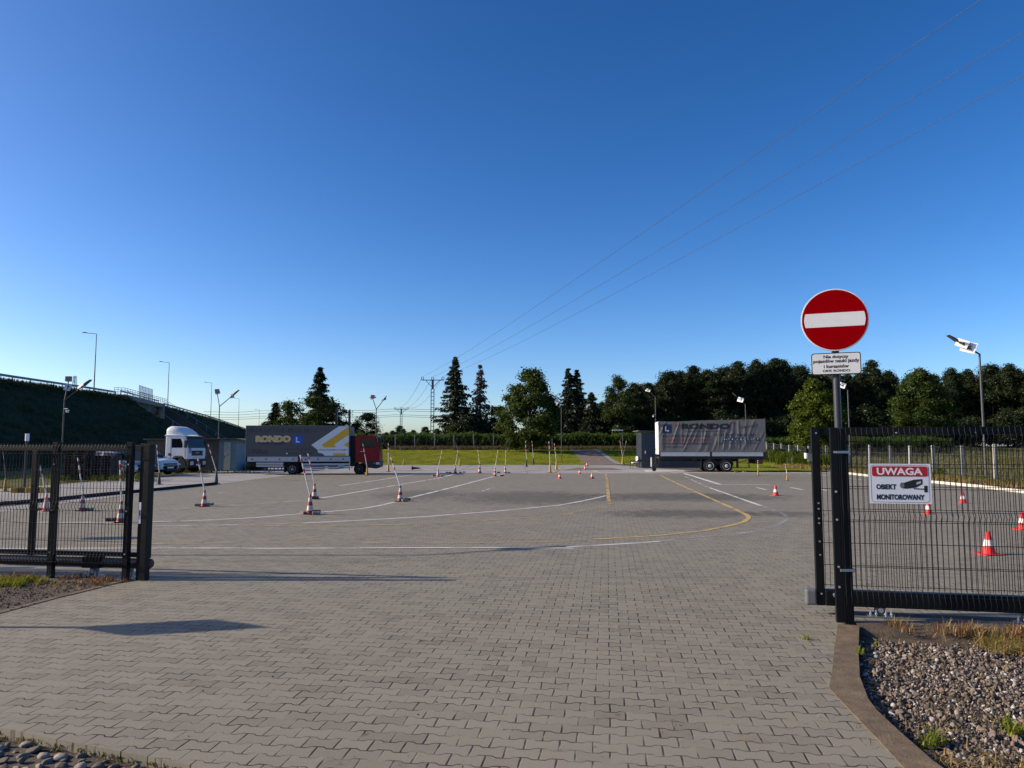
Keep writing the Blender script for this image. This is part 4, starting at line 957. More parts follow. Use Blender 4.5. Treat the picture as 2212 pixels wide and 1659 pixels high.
# scalloped lower hem
ZZ = ZZ - (1 - TT) ** 8 * 0.03 * np.abs(np.sin(XX * 5.2)); i = (np.arange(nz_-1)[:, None] * nx + np.arange(nx-1)[None]).ravel()
tarp = np_mesh('tarpaulin', np.stack([XX.ravel(), YY.ravel(), ZZ.ravel()], 1), np.stack([i, i+1, i+1+nx, i+nx], 1), MT['tarp_grey'], trailer); shade_smooth(tarp.data, 180)
# roof, ends and far side
m = MB(); xs = np.linspace(0, LT, 25)
for a, b in zip(xs[:-1], xs[1:]):
    za, zb2 = float(ztop(a)), float(ztop(b)); m.add([(a,0,za),(b,0,zb2),(b,W,zb2),(a,W,za)], [(0,1,2,3)]); m.add([(a,W,za),(b,W,zb2),(b,W,zb_),(a,W,zb_)], [(0,1,2,3)])
for x in (0, LT): z = float(ztop(x)); m.add([(x,0,zb_),(x,W,zb_),(x,W,z),(x,0,z)], [(0,1,2,3)])
m.build('roof_cover', MT['tarp_grey'], tarp)
m = MB(); m.box(-0.05, 0.0, 0.0, W, Z(1215), ztl - 0.01); m.build('front_wall', M_('white_front_panel', (0.70,0.69,0.66), 0.5, var=0.08, dirt=0.15), trailer, bevel=0.01)
m = MB(); m.tube([(-0.06, -0.02, ztl - 0.04), (-0.10, -0.03, ztl - 0.14), (-0.03, -0.035, ztl - 0.25), (-0.06, -0.03, ztl - 0.6)], 0.035); m.build('tarp_fold', MT['white_print'], trailer, True)
for a, b in ((560, 1087), (1112, 1650)):
    m = MB(); m.box(X(a), X(b), -0.02, 0.03, Z(1233), Z(1192)); m.box(X(a)+0.03, X(b)-0.03, -0.026, -0.021, Z(1204), Z(1198)); m.build('side_board', MT['alu'], trailer)
m = MB(); m.box(X(1089), X(1110), -0.015, 0.05, Z(1240), Z(1185)); m.build('stanchion', MT['chassis'], trailer)
m = MB(); m.box(X(1652), X(1684), -0.01, W, Z(1270), Z(1185)); m.build('rear_corner', MT['chassis'], trailer)
m = MB(); m.box(0.0, LT, 0.02, W - 0.02, Z(1262), Z(1236)); m.box(0.0, X(1380), 0.45, 0.6, Z(1290), Z(1258)); m.box(0.0, X(1380), W-0.6, W-0.45, Z(1290), Z(1258))
m.box(X(985), X(1000), 0.05, 0.4, Z(1375), Z(1262)); m.box(X(1375), X(1390), 0.05, 0.4, Z(1360), Z(1262)); m.box(X(1010), X(1340), 0.2, W-0.2, Z(1330), Z(1290)); m.box(X(910), X(950), 0.1, 0.7, Z(1310), Z(1262))
m.cyl((X(1085), 0.2, Z(1338)), (X(1085), W-0.2, Z(1338)), 0.08); m.cyl((X(1262), 0.2, Z(1338)), (X(1262), W-0.2, Z(1338)), 0.08)
m.build('chassis', MT['chassis'], trailer)
m = MB(); m.box(X(1068), X(1102), -0.012, 0.02, Z(1268), Z(1260)); m.build('side_reflector', MT['red_lens'], trailer)
m = MB(); m.box(X(1570), X(1645), 0.05, W-0.05, Z(1315), Z(1262)); lb = m.build('rear_bumper', MT['chassis'], trailer, bevel=0.01)
m = MB(); m.box(X(1600), X(1645), 0.045, 0.05, Z(1300), Z(1275)); m.build('tail_light', MT['red_lens'], lb)
m = MB(); m.cyl((X(1505), 0.3, Z(1262)), (X(1508), 0.3, Z(1350)), 0.035); m.box(X(1494), X(1520), 0.24, 0.36, Z(1356), Z(1348)); m.build('landing_leg', MT['chassis'], trailer)
m = MB(); m.cyl((X(1385), 0.28, Z(1308)), (X(1490), 0.28, Z(1274)), 0.025); m.build('tie_bar', MT['chassis'], trailer)
for cx in (1085, 1262):
    for y, sd in ((0.0, -1), (W, 1)): wheel(trailer, X(cx), y, 0.435, 0.435, 0.24, MT['rim_white'], sd, holes=6, dual=True)
    arch('mudguard', trailer, X(cx), 0.435, 0.52, 0.02, 0.55, 30, 150)
m = MB(); m.box(X(330), X(470), W/2-0.07, W/2+0.07, Z(1302), Z(1272)); m.box(X(470), X(560), W/2-0.35, W/2-0.22, Z(1300), Z(1266)); m.box(X(470), X(560), W/2+0.22, W/2+0.35, Z(1300), Z(1266)); m.cyl((X(330), W/2, Z(1286)), (X(318), W/2, Z(1286)), 0.07); m.build('drawbar', MT['chassis'], trailer)
# jockey wheel and hoses near the front
m = MB(); m.cyl((X(512), 0.3, Z(1235)), (X(500), 0.3, Z(1345)), 0.03); m.cyl((X(505), 0.3, Z(1290)), (X(535), 0.25, Z(1340)), 0.05); jw = m.build('jockey_stand', MT['chassis'], trailer)
m = MB(); m.cyl((X(491), 0.26, Z(1377)), (X(491), 0.36, Z(1377)), 0.15, n=20); m.build('jockey_wheel', MT['rubber'], jw)
m = MB(); m.tube([(X(540), 0.15, Z(1225)), (X(548), 0.1, Z(1290)), (X(530), 0.1, Z(1335)), (X(510), 0.12, Z(1310)), (X(520), 0.12, Z(1235)), (X(512), 0.12, Z(1150))], 0.022); m.build('brake_hose', MT['rubber'], trailer)
m = MB(); m.lathe([(0.035,0),(0.05,0.1),(0.05,0.55),(0.03,0.68)], 12, M=Matrix.Translation((X(463), 0.35, Z(1352)))); m.build('white_canister', MT['white'], trailer, True)
tt = lambda s, x0, x1, y0, y1, mat, bold=0.0, shear=0.0, rot=0.0: text(s, X(x0), X(x1), Z(y1), Z(y0), -0.010, mat, tarp, bold, shear, fn=crease, rot=rot)
def tquad(x0, x1, y0, y1, mat, name):
    n1, n2 = 60, 14; a = np.linspace(X(x0), X(x1), n1); b = np.linspace(Z(y1), Z(y0), n2); A, B = np.meshgrid(a, b); i = (np.arange(n2-1)[:, None]*n1 + np.arange(n1-1)[None]).ravel()
    return np_mesh(name, np.stack([A.ravel(), (crease(A, B) - 0.007).ravel(), B.ravel()], 1), np.stack([i, i+1, i+1+n1, i+n1], 1), mat, tarp)
tquad(584, 682, 886, 980, MT['navy_print'], 'blue_square'); tt('L', 612, 652, 906, 962, MT['white_print'], 0.03)
tt('RONDO', 790, 1312, 877, 940, MT['ink'], 0.07); tt(',,', 720, 776, 884, 910, MT['red_text'], 0.05); tt("’’", 1314, 1374, 865, 890, MT['red_text'], 0.05)
tt('OKKRONDO', 1426, 1602, 908, 937, MT['ink_grey'], 0.0, rot=0.13)
tt('OŚRODEK KSZTAŁCENIA KIEROWCÓW', 830, 1236, 952, 969, MT['navy_print'], 0.01)
tt('Biuro - JÓZEFA PIŁSUDSKIEGO 4 - Łańcut', 583, 1105, 1000, 1029, MT['ink'], 0.015); tt('17 225 55 03   502 663 341', 1140, 1572, 990, 1018, MT['ink'], 0.012)
tt('ORGANIZUJEMY KURSY ZAWODOWE', 585, 1113, 1047, 1078, MT['red_text'], 0.02)
tt('KWALIFIKACJA WSTĘPNA - SZKOLENIE OKRESOWE -', 590, 1108, 1090, 1109, MT['ink'], 0.02); tt('WÓZKI WIDŁOWE', 592, 786, 1122, 1141, MT['ink'], 0.01)
tquad(1230, 1617, 1034, 1070, MT['navy_print'], 'blue_band')
text('KAT. A1, A, B, C, D, E/C, T', X(1240), X(1606), Z(1065), Z(1039), -0.016, MT['white_print'], tarp, 0.0, fn=crease)
tt('grupowo lub przez internet - (e-learning)', 1186, 1598, 1083, 1102, MT['navy_print'], 0.01)

# ---------------------------------------------------------------- white tractor unit
pW = G(399, 1021.5)
trac = thing('tractor_unit', 'white lorry tractor with roof spoiler parked in front of the brown shed', 'lorry', pW, R(-6))
m = MB()
W = 2.3; hx0, hx1 = -0.78, 0.84
prof = [(hx0, 0.95), (-0.25, 0.95), (-0.1, 1.12), (0.45, 1.12), (0.62, 0.95), (hx1-0.02, 0.92), (hx1, 1.2), (hx1, 1.58), (hx1 - 0.03, 1.66), (hx1 - 0.20, 2.42), (hx1 - 0.30, 2.50), (hx0 + 0.05, 2.52), (hx0, 2.44)]
m.prism(prof, -W/2, W/2); cb = m.build('cab', MT['white'], trac, bevel=0.07, seg=4)
# spoiler: lofted shell
sec = [(-0.84, 2.50, 3.10, 0.98), (-0.7, 2.50, 3.18, 1.02), (-0.35, 2.50, 3.16, 1.02), (0.0, 2.50, 3.02, 0.98), (0.3, 2.50, 2.80, 0.92), (0.50, 2.50, 2.58, 0.82)]
V = []; nrm = 14
for (x, z0, z1, hw) in sec:
    for i in range(nrm + 1):
        a = math.pi * i / nrm; V.append((x, -hw * (abs(math.cos(a)) ** 0.35) * (1 if math.cos(a) > 0 else -1), z0 + (z1 - z0) * (math.sin(a) ** 0.5)))
m = MB(); m.add(V, [(k*(nrm+1)+i, k*(nrm+1)+i+1, (k+1)*(nrm+1)+i+1, (k+1)*(nrm+1)+i) for k in range(len(sec)-1) for i in range(nrm)]); m.build('roof_spoiler', MT['white'], trac, True)
m = MB(); m.prism([(-0.84,2.50),(-0.84,2.58),(0.2,2.58),(0.58,2.50)], -W/2-0.02, W/2+0.02); m.build('spoiler_base', MT['white'], trac, bevel=0.03)
m = MB(); m.prism([(hx1 - 0.035, 1.70), (hx1 - 0.192, 2.40), (hx1 - 0.172, 2.405), (hx1 - 0.008, 1.70)], -W/2 + 0.10, W/2 - 0.10); ws = m.build('windscreen', M_('tinted_windscreen', (0.008,0.012,0.012), 0.12, var=0.3, scale=2, spec=0.22), cb)
m = MB(); m.prism([(hx1 - 0.21, 2.40), (hx1 - 0.22, 2.48), (hx1 - 0.05, 2.44), (hx1 - 0.05, 2.40)], -W/2 + 0.06, W/2 - 0.06); m.build('sun_visor', MT['plastic'], cb)
for s_ in (-1, 1):
    m = MB(); m.prism([(-0.34, 1.72), (-0.34, 2.32), (0.28, 2.32), (0.42, 1.98), (0.42, 1.72)], s_*(W/2 + 0.006), s_*(W/2 - 0.002)); m.build('side_window', MT['glass'], cb)
    m = MB()
    for a, b in (((-0.40,1.0),(-0.40,2.38)),((-0.40,2.38),(0.5,2.38)),((0.5,2.38),(0.62,1.6)),((0.62,1.6),(0.62,1.05))): m.cyl((a[0], s_*(W/2), a[1]), (b[0], s_*(W/2), b[1]), 0.008, n=6)
    m.build('door_seam', MT['grey_metal'], cb)
    m = MB(); m.box(-0.55, -0.38, s_*W/2 - 0.01, s_*W/2 + 0.01, 1.18, 1.36); m.build('air_vent', MT['plastic'], cb)
    m = MB(); m.box(0.62, 0.80, s_*(W/2+0.10) - 0.09, s_*(W/2+0.10) + 0.09, 1.72, 2.20); mr = m.build('mirror', MT['plastic'], trac, bevel=0.03)
    m = MB(); m.tube([(0.6, s_*(W/2 - 0.05), 2.30), (0.71, s_*(W/2 + 0.10), 2.30), (0.71, s_*(W/2 + 0.10), 2.2)], 0.02); m.build('mirror_arm', MT['plastic'], mr)
m = MB(); m.box(hx1, hx1 + 0.015, -0.72, 0.72, 1.18, 1.52); gr = m.build('grille', MT['plastic'], cb, bevel=0.01)
m = MB(); m.box(hx1 + 0.016, hx1 + 0.024, -0.25, 0.25, 1.34, 1.39); m.build('grille_bar', MT['alu'], gr)
m = MB(); m.box(hx1 + 0.012, hx1 + 0.02, -W/2 + 0.10, -W/2 + 0.36, 1.36, 1.68); pl_ = m.build('learner_plate', MT['blue_print'], cb)
text('L', 0, 0.12, 0, 0.2, 0, MT['white_print'], pl_, 0.03, M=Matrix.Translation((hx1+0.024, -W/2+0.17, 1.42)) @ Matrix.Rotation(R(90), 4, 'Z'))
m = MB(); m.prism([(-0.2, 0.30), (0.45, 0.34), (0.88, 0.36), (0.94, 0.55), (0.92, 0.92), (0.60, 0.93), (0.42, 1.08), (0.3, 1.08)], -W/2 - 0.02, W/2 + 0.02); bp = m.build('bumper', MT['chassis'], trac, bevel=0.03)
for s_ in (-1, 1):
    m = MB(); m.box(0.925, 0.95, s_*0.80 - 0.20, s_*0.80 + 0.20, 0.55, 0.80); m.build('headlight', MT['lamp_glass'], bp, bevel=0.02)
m = MB(); m.box(0.935, 0.955, -0.28, 0.28, 0.50, 0.62); m.build('number_plate', MT['white'], bp)
m = MB(); m.box(-0.78, -0.5, -W/2 + 0.01, W/2 - 0.01, 0.42, 0.94); m.build('step_panel', MT['chassis'], trac, bevel=0.02)
m = MB(); m.box(-4.2, -0.2, -0.55, -0.42, 0.65, 0.9); m.box(-4.2, -0.2, 0.42, 0.55, 0.65, 0.9); m.box(-1.6, -0.95, -1.1, -0.5, 0.4, 0.85); m.build('chassis', MT['chassis'], trac)
for x in (0.1, -3.2):
    for s_ in (-1, 1): wheel(trac, x, s_*(W/2 - 0.03), 0.47, 0.47, 0.28, MT['rim_grey'], s_, dual=x < -1)
arch('wheel_arch', trac, 0.1, 0.47, 0.62, -W/2 - 0.03, -W/2 + 0.35, 5, 175, 0.06)

# ---------------------------------------------------------------- cars
def car(name, label, loc, rz, paint, L=4.5, Wc=1.83, H=1.65, suv=True):
    t = thing(name, label, 'car', loc, rz)
    # stations along x (0 rear .. L front): z bottom, z belt(hood), z roof or None, half width
    st = [(-0.0,0.45,0.80,None,0.70),(0.05,0.32,1.02,None,0.84),(0.25,0.28,1.08,1.20 if suv else None,0.88),(0.55,0.27,1.08,H-0.12,0.90),(1.1,0.26,1.06,H,0.915),(1.9,0.25,1.04,H+0.0,0.915),(2.5,0.25,1.03,H-0.03,0.915),(2.85,0.25,1.03,H-0.16,0.91),(3.25,0.25,1.05,None,0.91),(3.45,0.25,1.03,None,0.905),(3.9,0.25,0.98,None,0.89),(4.25,0.28,0.88,None,0.84),(4.42,0.33,0.74,None,0.76),(4.5,0.42,0.60,None,0.62)]
    k = L / 4.5; hs = (H - 1.0) / 0.65
    nst = len(st); ring = []
    for (x, z0, zb, zr, hw) in st:
        hw *= Wc / 1.83; zb = zb if suv else zb * 0.92; zr_ = zr if zr else zb + 0.02
        hr = hw * (0.74 if zr else 0.86)
        pts = [(hw*0.90, z0), (hw*0.99, z0 + (zb-z0)*0.25), (hw, z0 + (zb-z0)*0.62), (hw*0.965, zb), (hw*0.95 if zr else hw*0.90, zb + 0.03 if zr else zb+0.012), (hr, zr_ - (0.05 if zr else 0)), (hr*0.82, zr_), (0, zr_ + 0.02)]
        ring.append([(x * k, y, z) for y, z in pts])
    A = np.array(ring); npt = A.shape[1]
    def interp(A, f):   # smooth along x with catmull-rom
        n = len(A); out = []
        for s in np.linspace(0, n - 1, (n - 1) * f + 1):
            i = min(int(s), n - 2); u = s - i; p0, p1, p2, p3 = A[max(i-1,0)], A[i], A[i+1], A[min(i+2,n-1)]
            out.append(p1 + 0.5*u*((p2-p0) + u*((2*p0-5*p1+4*p2-p3) + u*(3*(p1-p2)+p3-p0))))
        return np.array(out)
    f = 4; B = interp(A, f); nS = len(B)
    V = []; F = []; glass = []
    for sgn in (1, -1):
        o = len(V)
        for s in range(nS):
            for p in range(npt): V.append((B[s,p,0], sgn*B[s,p,1], B[s,p,2]))
        for s in range(nS - 1):
            for p in range(npt - 1):
                q = (o+s*npt+p, o+s*npt+p+1, o+(s+1)*npt+p+1, o+(s+1)*npt+p)
                sx = s / f
                isg = (p == 4 and 3.0 <= sx < 7.0) or (p in (5, 6) and 7.0 <= sx < 8.0) or (p == 4 and 7.0 <= sx < 8.0) or (p in (4,5,6) and 2.0 <= sx < 2.9)
                if p == 4 and (4.9 <= sx < 5.15): isg = False
                (glass if isg else F).append(q)
    def sub(fs, nm, mat, par):
        m = MB(); used = sorted({i for q in fs for i in q}); mp = {j: n for n, j in enumerate(used)}
        m.add([V[j] for j in used], [tuple(mp[j] for j in q) for q in fs]); return m
    m = sub(F, 'body', paint, t); bd = m.build('body', paint, t, True)
    w_ = sub(glass, 'window', None, t).build('window', MT['glass'], t, True)
    for b in (bd, w_): bmd = b.data; shade_smooth(bmd, 60)
    m = MB(); m.box(0.1*k, 4.3*k, -0.7, 0.7, 0.2, 0.5); m.build('underbody', MT['chassis'], t)
    hwv = 0.91 * Wc / 1.83
    for x in (0.86*k, 3.55*k):
        for s_ in (-1, 1):
            wheel(t, x, s_*(hwv - 0.0), 0.345, 0.345, 0.22, MT['rim_grey'], s_, holes=5)
            arch('wheel_arch', t, x, 0.345, 0.40, s_*(hwv + 0.012) - 0.03, s_*(hwv + 0.012) + 0.012 * s_, 0, 180, 0.045)
    nf = 4.36 * k
    m = MB(); m.box(nf + 0.00, nf + 0.13, -0.58, 0.58, 0.50, 0.74); m.build('grille', MT['plastic'], t, bevel=0.02)
    m = MB(); m.box(nf - 0.05, nf + 0.13, -0.62, 0.62, 0.26, 0.42); bpp = m.build('bumper', MT['plastic'], t, bevel=0.03)
    m = MB(); m.box(nf + 0.12, nf + 0.14, -0.26, 0.26, 0.43, 0.53); m.build('number_plate', MT['white'], t)
    for s_ in (-1, 1):
        m = MB(); m.prism([(nf - 0.28, 0.76), (nf - 0.02, 0.68), (nf + 0.03, 0.60), (nf - 0.08, 0.58), (nf - 0.24, 0.66)], s_*0.585, s_*(0.875 * Wc/1.83)); m.v = [(x + 0.10, y, z + 0.02) for x, y, z in m.v]; m.build('headlight', MT['lamp_glass'], t, bevel=0.01)
        m = MB(); m.box(3.02*k, 3.18*k, s_*(hwv + 0.10) - 0.09, s_*(hwv + 0.10) + 0.09, 1.02, 1.17); m.build('wing_mirror', paint, t, bevel=0.03)
    return t
pc1 = G(330, 1025)
car('parked_car', 'white parked car with dark grille beside the white lorry tractor', pc1 - Vector((2.6, -0.2, 0)), R(-18), MT['car_white'], 4.5, 1.86, 1.64)
car('parked_car', 'silver parked car half hidden by the end of the wire fence', G(292, 1029) - Vector((3.2, -0.2, 0)), R(-16), MT['car_silver'], 4.5, 1.78, 1.50, False)
MT['car_blue'] = M_('pale_blue_car_paint', (0.30,0.36,0.46), 0.25, metal=0.3, var=0.03, coat=0.6)
# ---------------------------------------------------------------- small covered trailer behind the fence
pS = G(188, 1030)
st_ = thing('covered_trailer', 'dark green tarpaulin trailer with pale italic letters seen through the wire fence', 'trailer', pS, R(2))
MT['tarp_green'] = M_('dark_green_tarpaulin', (0.11,0.12,0.115), 0.6, var=0.12, scale=2, dirt=0.15)
m = MB(); m.prism([(0,0.42),(3.3,0.42),(3.3,1.62),(3.2,1.70),(0.1,1.72),(0,1.64)], 0, 1.8); b = m.build('tarpaulin', MT['tarp_green'], st_, bevel=0.05)
m = MB(); m.box(0, 3.3, -0.02, 1.82, 0.34, 0.42); m.build('side_board', MT['grey_metal'], st_)
text('RONDO', 0.25, 2.05, 0.86, 1.18, -0.006, M_('pale_print', (0.20,0.20,0.14), 0.6), b, 0.01, 0.25)
for x in (1.3, 2.0): wheel(st_, x, 0.0, 0.27, 0.27, 0.17, MT['rim_dark'], -1)
m = MB(); m.box(0.2, 3.1, 0.2, 1.6, 0.22, 0.36); m.cyl((3.2, 0.9, 0.32), (4.3, 0.9, 0.36), 0.05); m.build('chassis', MT['chassis'], st_)
# pallets
def pallet_mesh():
    m = MB()
    for i in range(5): m.box(0, 1.2, i*0.165, i*0.165 + 0.12 + (0.02 if i % 2 == 0 else 0), 0.122, 0.144)
    for y in (0, 0.33, 0.66): m.box(0, 1.2, y, y + 0.14, 0.0, 0.022)
    for x in (0, 0.53, 1.06):
        m.box(x, x + 0.145, 0, 0.8, 0.10, 0.121)
        for y in (0, 0.33, 0.66): m.box(x, x + 0.145, y, y + 0.14, 0.023, 0.099)
    return m
MT['old_wood'] = M_('weathered_dark_wood', (0.055,0.046,0.038), 0.9, var=0.4, scale=4)
pp = G(134, 1038); rr = random.Random(5)
pal = pallet_mesh().build('pallet', MT['old_wood']); first = True
for (dx, dy, n, lab) in ((0.0, 0.0, 12, 'dark weathered wooden pallet in the taller stack behind the wire fence'), (1.38, 0.1, 9, 'dark weathered wooden pallet in the lower stack in front of the green trailer')):
    for k in range(n):
        o = pal if first else pal.copy()
        if not first: COL.objects.link(o)
        first = False; tag(o, lab, 'pallet', 'pallets in the ' + ('taller stack' if n == 12 else 'lower stack'))
        o.location = pp + Vector((dx + rr.uniform(-0.05, 0.05), dy + rr.uniform(-0.05, 0.05), k * 0.1445)); o.rotation_euler = (0, 0, rr.uniform(-0.05, 0.05))

# ================================================================== small buildings
sh0 = G(310, 1017.5); Hs = 2.42
shed = thing('shed', 'long low brown shed with a thin flat roof and a pale blue cabin end', 'shed', sh0, 0.0)
MT['shed_wall'] = M_('brown_rendered_wall', (0.13,0.105,0.08), 0.9, var=0.25, scale=1.2, bump=0.3, dirt=0.3)
MT['shed_blue'] = M_('pale_blue_sheet', (0.17,0.25,0.27), 0.6, var=0.12, scale=2, dirt=0.2)
MT['cream'] = M_('cream_door_paint', (0.48,0.44,0.31), 0.6, var=0.1, dirt=0.2)
u2x = lambda zx: (zx - 1250) / 4.032 / 1.0 * (sh0.y / FPX)
m = MB(); m.box(u2x(1268), u2x(1898), 0, 3.0, 0, 2.28); m.build('wall', MT['shed_wall'], shed)
m = MB(); m.box(u2x(1900), u2x(2050), -0.08, 3.0, 0, 2.30); cabn = m.build('cabin', MT['shed_blue'], shed)
m = MB()
for x in np.arange(u2x(1905), u2x(2048), 0.16): m.box(x, x + 0.03, -0.095, -0.081, 0.02, 2.28)
m.build('panel_rib', MT['shed_blue'], cabn)
m = MB(); m.box(u2x(1948), u2x(2003), -0.13, -0.096, 0.08, 2.12); dr = m.build('door', MT['cream'], shed)
m = MB(); m.box(u2x(1958), u2x(1992), -0.136, -0.131, 1.1, 2.0); m.build('door_pane', M_('pale_posters', (0.40,0.38,0.33), 0.6, var=0.5, scale=6), dr)
m = MB(); m.box(u2x(1952), u2x(1958), -0.15, -0.131, 0.95, 1.08); m.build('handle', MT['plastic'], dr)
m = MB(); m.box(u2x(1250), u2x(1470)+0.1, -0.25, 3.2, 2.30, 2.38); m.box(u2x(1470)+0.1, u2x(1760), -0.25, 3.2, 2.31, 2.39); m.box(u2x(1760), u2x(2060), -0.4, 3.2, 2.32, 2.40)
m.prism([(u2x(2060), 2.40), (u2x(2130), 2.30), (u2x(2130), 2.22), (u2x(2060), 2.32)], -0.4, 3.2)
m.build('roof', M_('rusty_sheet_roof', (0.16,0.12,0.10), 0.7, var=0.3, scale=2, dirt=0.3), shed)
m = MB(); m.cyl((u2x(1905), -0.2, 2.40), (u2x(1905), -0.2, 2.50), 0.03); m.build('vent_pipe', MT['grey_metal'], shed)
cb0 = G(1386, 1011)
cabin = thing('metal_cabin', 'blue grey sheet metal cabin standing behind the drawbar of the tarpaulin trailer', 'cabin', cb0, 0.0)
MT['cabin'] = M_('blue_grey_sheet', (0.055,0.068,0.085), 0.5, var=0.15, scale=1.5, dirt=0.1)
cw = 1600 / cb0.y   # px per metre
m = MB(); m.box(0, 125/cw, 0, 2.4, 0.0, 2.95); cbw = m.build('wall', MT['cabin'], cabin)
m = MB()
for x in np.arange(0.02, 125/cw, 0.27): m.box(x, x + 0.05, -0.025, -0.001, 0.0, 2.93)
for y in np.arange(0.1, 2.4, 0.27): m.box(-0.025, -0.001, y, y + 0.05, 0.0, 2.93)
m.build('wall_rib', MT['cabin'], cbw)
m = MB(); m.prism([(-0.28, 3.10), (-0.28, 3.16), (5.1, 2.98), (5.1, 2.92)], -0.2, 2.6); m.build('roof', MT['grey_metal'], cabin)
m = MB(); m.box(0.30, 0.38, -0.06, -0.026, 1.20, 1.45); m.build('switch_box', MT['white'], cabin)
# chair with a white cover, beside the drawbar
c0 = G(1366, 1013)
ch = thing('garden_chair', 'black framed chair with white cushions standing before the blue grey cabin', 'chair', c0, R(15))
def leg(x, y, h): m = MB(); m.cyl((x, y, 0), (x, y, h), 0.022, n=8); return m
for x, y, h in ((0.05,0.0,0.62),(0.05,0.5,0.62),(0.60,0.0,1.0),(0.60,0.5,1.0)): leg(x, y, h).build('leg', MT['plastic'], ch)
m = MB(); m.box(0.05, 0.62, 0.0, 0.5, 0.40, 0.44); m.build('seat', MT['plastic'], ch)
m = MB(); m.box(0.10, 0.56, 0.03, 0.47, 0.441, 0.54); m.build('cushion', MT['white'], ch, bevel=0.04)
m = MB(); m.box(0.60, 0.66, 0.0, 0.5, 0.5, 1.0); bk = m.build('backrest', MT['plastic'], ch)
m = MB(); m.box(0.50, 0.60, 0.04, 0.46, 0.6, 1.0); m.build('back_cushion', MT['white'], ch, bevel=0.04)
for y in (0, 0.5): m = MB(); m.box(0.0, 0.62, y - 0.025, y + 0.025, 0.62, 0.65); m.build('armrest', MT['plastic'], ch)
# metal frames lying between shed and lorry
f0 = G(520, 1017)
fr_ = thing('scrap_frame', 'low rusty metal bed frame lying in weeds behind the tail of the lorry', 'frame', f0 + Vector((0.3, 1.5, 0)), R(5))
m = MB()
for x in np.arange(0, 2.6, 0.28): m.cyl((x, 0, 0), (x, 0, 0.55), 0.025, n=6); m.cyl((x, 1.2, 0), (x, 1.2, 0.55), 0.025, n=6)
for y in (0, 1.2):
    for z in (0.2, 0.55): m.cyl((0, y, z), (2.55, y, z), 0.03, n=6)
m.build('frame', M_('rusty_steel', (0.07,0.055,0.045), 0.8, var=0.4), fr_)
# yellow blocks by the far side
yb = G(21, 1065); MT['yblock'] = M_('yellow_painted_concrete', (0.40,0.24,0.02), 0.8, var=0.2, scale=3, dirt=0.4)
MT['kblock'] = M_('dark_painted_concrete', (0.09,0.06,0.02), 0.8, var=0.2, scale=3, dirt=0.3)
for k in range(5):
    m = MB(); m.box(0, 0.27, 0, 0.3, 0, 0.21); o = m.build('kerb_block', MT['yblock'] if k % 2 == 0 else MT['kblock'], bevel=0.03)
    o.location = yb + Vector((k * 0.285, 0.02 * (k % 2), 0)); tag(o, ('yellow' if k % 2 == 0 else 'dark') + ' painted concrete block in the short row seen through the wire fence', 'block', ('yellow' if k % 2 == 0 else 'dark') + ' painted concrete blocks')
# ================================================================== road embankment, bridge
CR = [(-38,-40,8.6),(-46,20,8.8),(-52.5,50,9.2),(-61.5,89,9.9),(-63.5,112,10.1),(-66.8,128,10.45),(-73.4,155,10.45),(-74.6,160,10.5),(-86,211,10.0),(-97,262,8.9),(-124,380,6.2),(-150,500,3.6),(-180,640,1.2),(-200,740,0.2)]
CRY = np.array([c[1] for c in CR], float); CRX = np.array([c[0] for c in CR], float); CRZ = np.array([c[2] for c in CR], float)
def crest(y): return np.interp(y, CRY, CRX), np.interp(y, CRY, CRZ)
DX, DY = 0.972, 0.233                                   # across the road, to its visible side
def bank(name, ya, yb, ny, seed):
    rs = np.random.RandomState(seed); prof = [(-30, -1), (-14, 0), (-6.0, 0.0), (-0.9, 0.0)]; nsl = 26; V = []
    ys = np.linspace(ya, yb, ny)
    for y in ys:
        cx, cz = crest(y); sl = 1.62 * (cz + 0.3)
        row = [(-14 - sl, -0.3), (-14, cz - 0.05), (-1.2, cz - 0.05)] + [(sl * k / nsl, cz - (cz + 0.3) * k / nsl) for k in range(nsl + 1)]
        for j, (o, z) in enumerate(row):
            n = 0.14 * rs.normal() if 3 < j < len(row) - 1 else 0
            V.append((cx + o * DX, y + o * DY * 0 , z + n))
    k = nsl + 4; i = (np.arange(ny - 1)[:, None] * k + np.arange(k - 1)[None]).ravel()
    return struct(np_mesh(name, np.array(V), np.stack([i, i+1, i+1+k, i+k], 1), MT['bank']))
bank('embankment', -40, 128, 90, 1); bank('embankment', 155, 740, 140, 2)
MT['bridge'] = M_('grey_bridge_concrete', (0.22,0.21,0.20), 0.85, var=0.2, scale=0.4, dirt=0.25)
MT['abut'] = M_('ochre_abutment', (0.30,0.20,0.11), 0.9, var=0.25, scale=0.5, dirt=0.2)
MT['dark_pave'] = M_('dark_slope_paving', (0.05,0.055,0.06), 0.9, var=0.2, scale=1.0, bump=0.4, bscale=6)
br = thing('road_bridge', 'grey concrete road bridge between the grass banks with railings and a clear screen', 'bridge', (0,0,0))
c0x, c0z = crest(126.5); c1x, c1z = crest(156.5)
def bx(mb, x0, y0, z0, x1, y1, z1, off0, off1, h): # slab along the bridge between offsets across
    vs = []
    for (x, y, z) in ((x0,y0,z0),(x1,y1,z1)):
        for o in (off0, off1): vs += [(x + o, y, z - h), (x + o, y, z)]
    mb.add(vs, [(0,1,3,2),(4,6,7,5),(0,4,5,1),(2,3,7,6),(1,5,7,3),(0,2,6,4)])
m = MB(); bx(m, c0x, 126.5, c0z + 0.05, c1x, 156.5, c1z + 0.05, -14, -0.6, 0.55); bx(m, c0x, 126.5, c0z + 0.35, c1x, 156.5, c1z + 0.35, -1.0, 0.4, 0.75); m.build('deck', MT['bridge'], br)
m = MB()
